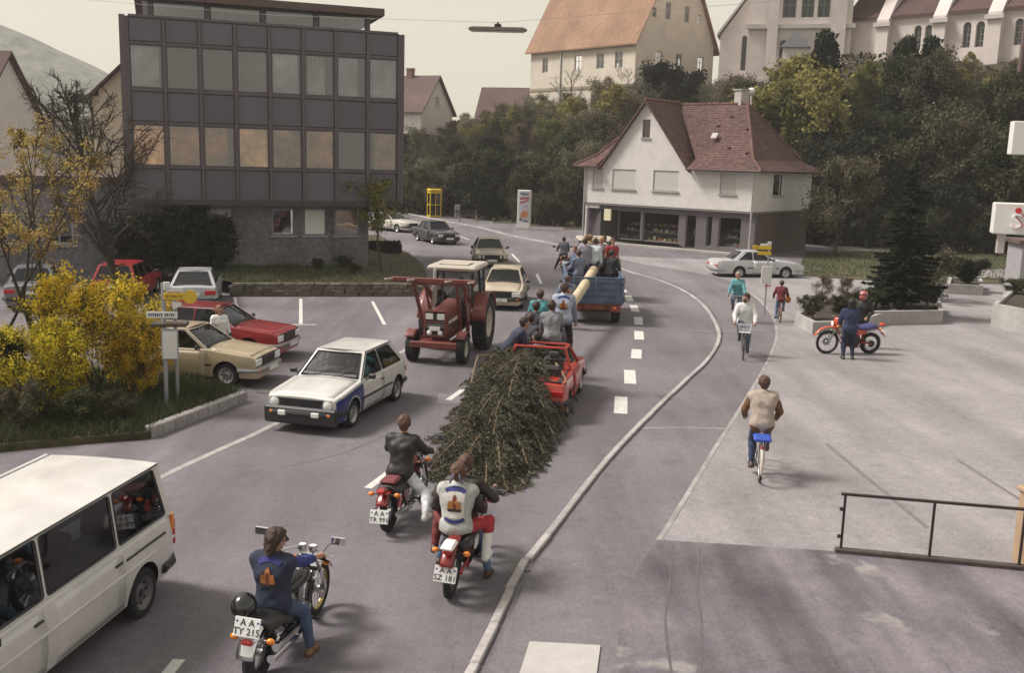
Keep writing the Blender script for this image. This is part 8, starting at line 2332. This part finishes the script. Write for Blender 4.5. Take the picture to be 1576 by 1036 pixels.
# lit poster stand
p = G(806, 353)
s = thing('poster_stand', 'tall white poster stand with a colourful advertisement below the trees', 'poster', (p.x, p.y, .05), R(-14))
b = B(); b.box((0, 0, 1.55), (1.05, .5, 3.05), bev=.03); b.obj('housing', SIGNW, s)
b = B(); b.box((.06, -.255, 1.75), (.8, .012, 2.4)); po = b.obj('poster', mat('poster_base', (.42, .42, .46), .4, var=.35, scale=3), s)
for q, c in [([(-.32, 2.3), (.45, 2.42), (.45, 2.55), (-.32, 2.45)], (.3, .04, .05)), ([(-.32, 2.0), (.1, 2.1), (.44, 2.3), (.44, 2.38), (-.1, 2.2), (-.32, 2.14)], (.4, .09, .06)), ([(-.3, 1.0), (-.1, 1.35), (.15, 1.5), (.4, 1.25), (.3, .95), (0, .85)], (.45, .17, .07)), ([(-.33, .72), (-.15, .65), (-.12, .8), (-.25, .86)], (.03, .02, .03)), ([(-.1, 1.6), (.3, 1.75), (.42, 1.95), (.0, 1.8)], (.3, .3, .42)), ([(-.3, 2.75), (.4, 2.7), (.4, 2.78), (-.3, 2.84)], (.05, .05, .07)), ([(.0, .62), (.42, .6), (.42, .7), (0, .72)], (.08, .08, .12))]:
    b = B(); b.prism(q, -.264, -.268, lambda u, v, d: (u, d, v)); b.obj('print', mat('print_%02d%02d%02d' % tuple(int(x*99) for x in c), c, .4, var=.2), po, smooth=0)
b = B(); b.box((0, 0, .06), (.95, .44, .12)); b.obj('foot', mat('poster_foot', (.25, .1, .07), .7), s)
# bench
p = G(720, 341); s = thing('bench', 'dark wooden bench under the trees right of the telephone box', 'bench', (p.x, p.y, .1), R(200))
WOODD = mat('bench_wood', (.05, .038, .03), .8, var=.2)
for k in range(3): b = B(); b.box((0, -.14+.14*k, .45), (2.2, .11, .04), bev=.01); b.obj('seat_slat', WOODD, s)
for k in range(2): b = B(); b.box((0, -.26, .66+.16*k), (2.2, .04, .12), bev=.01); b.obj('back_slat', WOODD, s)
for q in (.8, -.8): b = B(); b.box((q, 0, .22), (.08, .4, .44)); b.box((q, -.24, .6), (.08, .05, .5)); b.obj('leg', mat('bench_concrete', (.2, .19, .18), .9), s)
p = G(704, 337); s = thing('post_box', 'short grey pillar on the far pavement between telephone box and bench', 'pillar', (p.x, p.y, .05))
b = B(); b.box((0, 0, .6), (.5, .4, 1.15), bev=.05); b.obj('body', mat('pillar_grey', (.25, .24, .24), .7, var=.1), s); b = B(); b.box((0, 0, 1.2), (.56, .46, .08), bev=.03); b.obj('cap', mat('pillar_grey', (.25, .24, .24), .7, var=.1), s)
# street lamp hung over the road
t = D(766, 46, 21.0)
s = thing('hanging_street_lamp', 'long thin street lamp hanging on wires above the road', 'street lamp', t, R(-1.6))
b = B(); b.prism([(-.6, .02), (-.52, .055), (.52, .055), (.6, .02), (.58, -.01), (-.58, -.01)], -.1, .1, lambda u, v, d: (u, d, v)); b.obj('housing', mat('lamp_housing', (.2, .17, .15), .5, metal=.3), s)
b = B(); b.box((0, 0, -.025), (1.1, .15, .025), bev=.01); b.obj('diffuser', mat('lamp_diffuser', (.45, .42, .38), .3), s)
b = B(); b.box((0, 0, .09), (.14, .08, .07), bev=.015); b.cyl((0, 0, .1), (0, 0, .16), .02, 8); b.obj('hanger', BLACKM, s)
b = B(); b.tube([(-14, 5, 1.3), (-5, 1.8, .42), (0, 0, .15), (5, -1.6, .42), (16, -5, 1.6)], .004, 5); b.obj('span_wire', mat('wire', (.3, .28, .25), .5), s)
# lamp post with globe behind the shop house
t = D(1157, 140, 73); s = thing('globe_lamp', 'pale post with a small globe lamp behind the right hip of the shop house roof', 'street lamp', (t.x, t.y, hill(t.x, t.y)))
hz_ = t.z-hill(t.x, t.y); b = B(); b.cyl((0, 0, 0), (0, 0, hz_-.2), .07, 8); b.obj('post', mat('lamp_post_pale', (.45, .44, .42), .5), s); b = B(); b.ell((0, 0, hz_), .26, 12, 8); b.obj('globe', mat('globe_white', (.7, .7, .7), .2), s)
# railing in the near right
a, c = G(1290, 851, ZW), G(1573, 878, ZW); U = (c-a).normalized(); Lr = (c-a).length
s = thing('railing', 'dark steel pipe railing on a low kerb at the right edge', 'railing', a, math.atan2(U.y, U.x))
RAILM = mat('railing_paint', (.03, .022, .02), .5, var=.25, scale=14)
b = B(); b.box((Lr/2, 0, .03), (Lr+.1, .11, .09), bev=.015); b.obj('base_kerb', mat('kerb_dark', (.07, .055, .05), .85, var=.3, bump=.4), s)
for x in (.03, Lr*.5, Lr-.05):
    b = B(); b.box((x, 0, .46), (.035, .035, .82), bev=.006); b.obj('post', RAILM, s)
b = B(); b.box((Lr/2, 0, .885), (Lr+.06, .045, .04), bev=.008); b.obj('top_rail', RAILM, s)
for z in (.25, .66): b = B(); b.box((-.01, 0, z), (.05, .04, .05), bev=.008); b.obj('clamp', RAILM, s)
p = G(1590, 905, ZW)
s = thing('wall_corner', 'ochre rendered wall corner cut off by the right edge', 'wall', (p.x+.22, p.y+.5, 0), R(8))
b = B(); b.box((.4, 0, .5), (.8, .9, 1.2), bev=.02); b.obj('wall', mat('ochre_render', (.36, .25, .16), .9, var=.12, scale=4, bump=.3, var2=.1), s)
b = B(); b.box((.4, 0, 1.13), (.86, .96, .08), bev=.02); b.obj('coping', mat('ochre_render', (.45, .3, .16), .9, var=.12), s)
# bank signs
t = D(1527, 335, 30); s = thing('bank_sign', 'white box sign with a raised S and dot on a bracket at the right edge', 'sign', (t.x, t.y, t.z), R(-18))
b = B(); b.box((.95, 0, 0), (1.9, .55, .92), bev=.03); bx_ = b.obj('box', SIGNW, s)
REDS = mat('logo_red', (.5, .03, .03), .4, var=.03)
o = lettering('S', .62, mat('logo_white', (.78, .78, .76), .4, var=0), bx_, (.62, -.33, -.08), (R(90), 0, 0), depth=.05); o.name = 'letter_s'; o.scale = (1.15, 1, 1)
o = lettering('S', .62, REDS, bx_, (.66, -.285, -.08), (R(90), 0, 0), depth=.03); o.scale = (1.2, 1.03, 1)
b = B(); b.lathe([(.001, -.37), (.085, -.37), (.085, -.3), (.001, -.3)], (.64, 0, .25), 'y', 18); b.obj('dot', REDS, bx_)
b = B(); b.box((.3, 0, -.75), (.22, .22, .6), bev=.02); b.box((1.9, .3, -2.2), (.25, .25, 4.5)); b.obj('bracket', mat('sign_bracket', (.4, .36, .35), .6, var=.1), s)
t = D(1555, 212, 28); s = thing('blank_sign', 'plain white box sign above the bank sign, cut by the right edge', 'sign', (t.x, t.y, t.z), R(-12))
b = B(); b.box((.9, 0, 0), (1.8, .4, .9), bev=.02); b.obj('box', SIGNW, s); b = B(); b.box((1.7, .2, -2.6), (.16, .16, 5.3)); b.obj('post', mat('sign_bracket', (.4, .36, .35), .6, var=.1), s)
p = G(1566, 470, ZW); s = thing('kiosk', 'grey kiosk corner with a window cut off by the right edge', 'kiosk', (p.x+1.3, p.y+1, 0), R(-10))
kf = Face((-1.1, -1, 0), (1, 0)); wall(s, kf, rect(0, 2.2, .1, 2.6), [rect(.3, 1.9, 1.1, 2.3)], mat('kiosk_grey', (.3, .29, .3), .7, var=.1), .12); window(s, kf, rect(.3, 1.9, 1.1, 2.3), FRM, WGLASS, fr=.05, d=.04, back=ROOMD)
face_box(s, kf, -.2, 2.4, 2.6, 2.75, -.2, 2.2, mat('roof_edge', (.1, .065, .055)), 'roof'); face_box(s, kf, 0, .12, .1, 2.6, .121, 2.0, mat('kiosk_grey', (.3, .29, .3)), 'side_wall')
t = D(1569, 112, 22); s = thing('hanging_pole', 'brown pole end hanging in from above at the top right corner', 'pole', (t.x, t.y, t.z))
b = B(); b.cyl((0, 0, 0), (.05, 0, 3.2), .055, 10); b.obj('pole', mat('pole_brown', (.12, .085, .08), .7, var=.15), s); b = B(); b.cyl((0, 0, -.03), (0, 0, .02), .065, 10); b.obj('end_cap', BLACKM, s)

# ------------------------------------------------------------------ planters
CONC = mat('planter_concrete', (.36, .345, .33), .9, var=.15, scale=3, bump=.25, var2=.15, scale2=.6)
def planter(label, P, h, z0=ZW, t=.16, soil=.12):
    s = thing('planter', label, 'planter'); n = len(P); P2 = [Vector((p.x, p.y)) for p in P]
    ar = sum(P2[i].x*P2[(i+1) % n].y-P2[(i+1) % n].x*P2[i].y for i in range(n))
    if ar < 0: P2 = P2[::-1]
    inn = []
    for i in range(n):
        a, c, e = P2[i-1], P2[i], P2[(i+1) % n]; d1 = (c-a).normalized(); d2 = (e-c).normalized()
        n1 = Vector((-d1.y, d1.x)); n2 = Vector((-d2.y, d2.x)); m = (n1+n2).normalized(); inn.append(c+m*t/max(.4, m.dot(n1)))
    for i in range(n):
        q = [P2[i], P2[(i+1) % n], inn[(i+1) % n], inn[i]]
        b = B(); b.prism([(p.x, p.y) for p in q], z0-.05, z0+h); b.obj('side', CONC, s, smooth=0)
    b = B(); b.prism([(p.x, p.y) for p in inn], z0-.02, z0+h-soil); b.obj('soil', mat('soil', (.05, .038, .03), .95, var=.3, bump=.6), s, smooth=0)
    return s
planter('low concrete planter with brown and green shrubs behind the enduro', pts([(1222, 500), (1250, 515), (1312, 513), (1380, 494), (1370, 478), (1262, 480)], ZW), .42)
planter('concrete planter holding the dark spruce', pts([(1330, 501), (1450, 499), (1444, 478), (1340, 479)], ZW), .5)
planter('small pale planter with a dark round shrub far right', pts([(1455, 452), (1512, 455), (1510, 443), (1458, 441)], ZW), .45)
planter('long whitish planter wall cut off by the right edge', pts([(1524, 503), (1600, 520), (1700, 500), (1560, 470)], ZW), .85)
sp = spruce_meshes('planterspruce', 5.6, 1.45, leaf=.15, per=20, tiers=24, base=.1, dens=1.5)
p = G(1386, 488, ZW); plant('spruce_tree', 'dark spruce with bare trunk foot in the concrete planter', 'tree', (p.x, p.y, .3), sp, 1.0, rz=.5)
for px, py, kd, s_, sz, lab, z in [(1262, 494, ('brown', 0), .2, .19, 'russet brown shrub in the low planter', .45), (1300, 490, ('brown', 0), .2, .17, 'brown shrub leaning towards the spruce in the low planter', .45), (1250, 505, ('bush', 2), .38, .28, 'yellow green ground shrub at the left tip of the low planter', .4), (1295, 503, ('bush', 2), .4, .26, 'olive green ground shrub along the planter front behind the motorcycle', .4), (1330, 492, ('bush', 1), .36, .26, 'green shrub between the low planter and the spruce', .45),
                               (1425, 488, ('bush', 1), .4, .24, 'bright green ground shrub at the right of the spruce planter', .5), (1355, 490, ('bush', 0), .36, .26, 'dark ground shrub at the foot of the spruce', .5), (1430, 462, ('bush', 2), .85, .72, 'round olive shrub behind the spruce planter', .1), (1488, 449, ('bush', 0), .62, .42, 'dark round shrub in the small pale planter', .4), (1560, 480, ('bush', 1), .4, .2, 'trailing green plants in the long whitish planter', .8), (1375, 455, ('bush', 0), .6, .5, 'dark low bush behind the spruce on the lawn edge', .1)]:
    p = G(px, py, ZW); plant('shrub', lab, 'shrub', (p.x, p.y, z), VAR[kd], s_, sz=sz, crown='foliage', wood='stem')

# ------------------------------------------------------------------ air
HX, HY0, HY1, HZ0, HZ1 = 430, -45, 430, -3.2, 70
b = B(); b.box((0, (HY0+HY1)/2, (HZ0+HZ1)/2), (2*HX, HY1-HY0, HZ1-HZ0))
hm_ = bpy.data.materials.new('haze'); hm_.use_nodes = True; nt = hm_.node_tree
nt.nodes.remove(nt.nodes['Principled BSDF']); pv = nt.nodes.new('ShaderNodeVolumePrincipled')
pv.inputs['Color'].default_value = (.96, .93, .92, 1); pv.inputs['Density'].default_value = .0006; pv.inputs['Anisotropy'].default_value = .2
nt.links.new(pv.outputs[0], nt.nodes['Material Output'].inputs['Volume'])
o = b.obj('haze', hm_, smooth=0); o['kind'] = 'stuff'; o['label'] = 'thin spring haze'
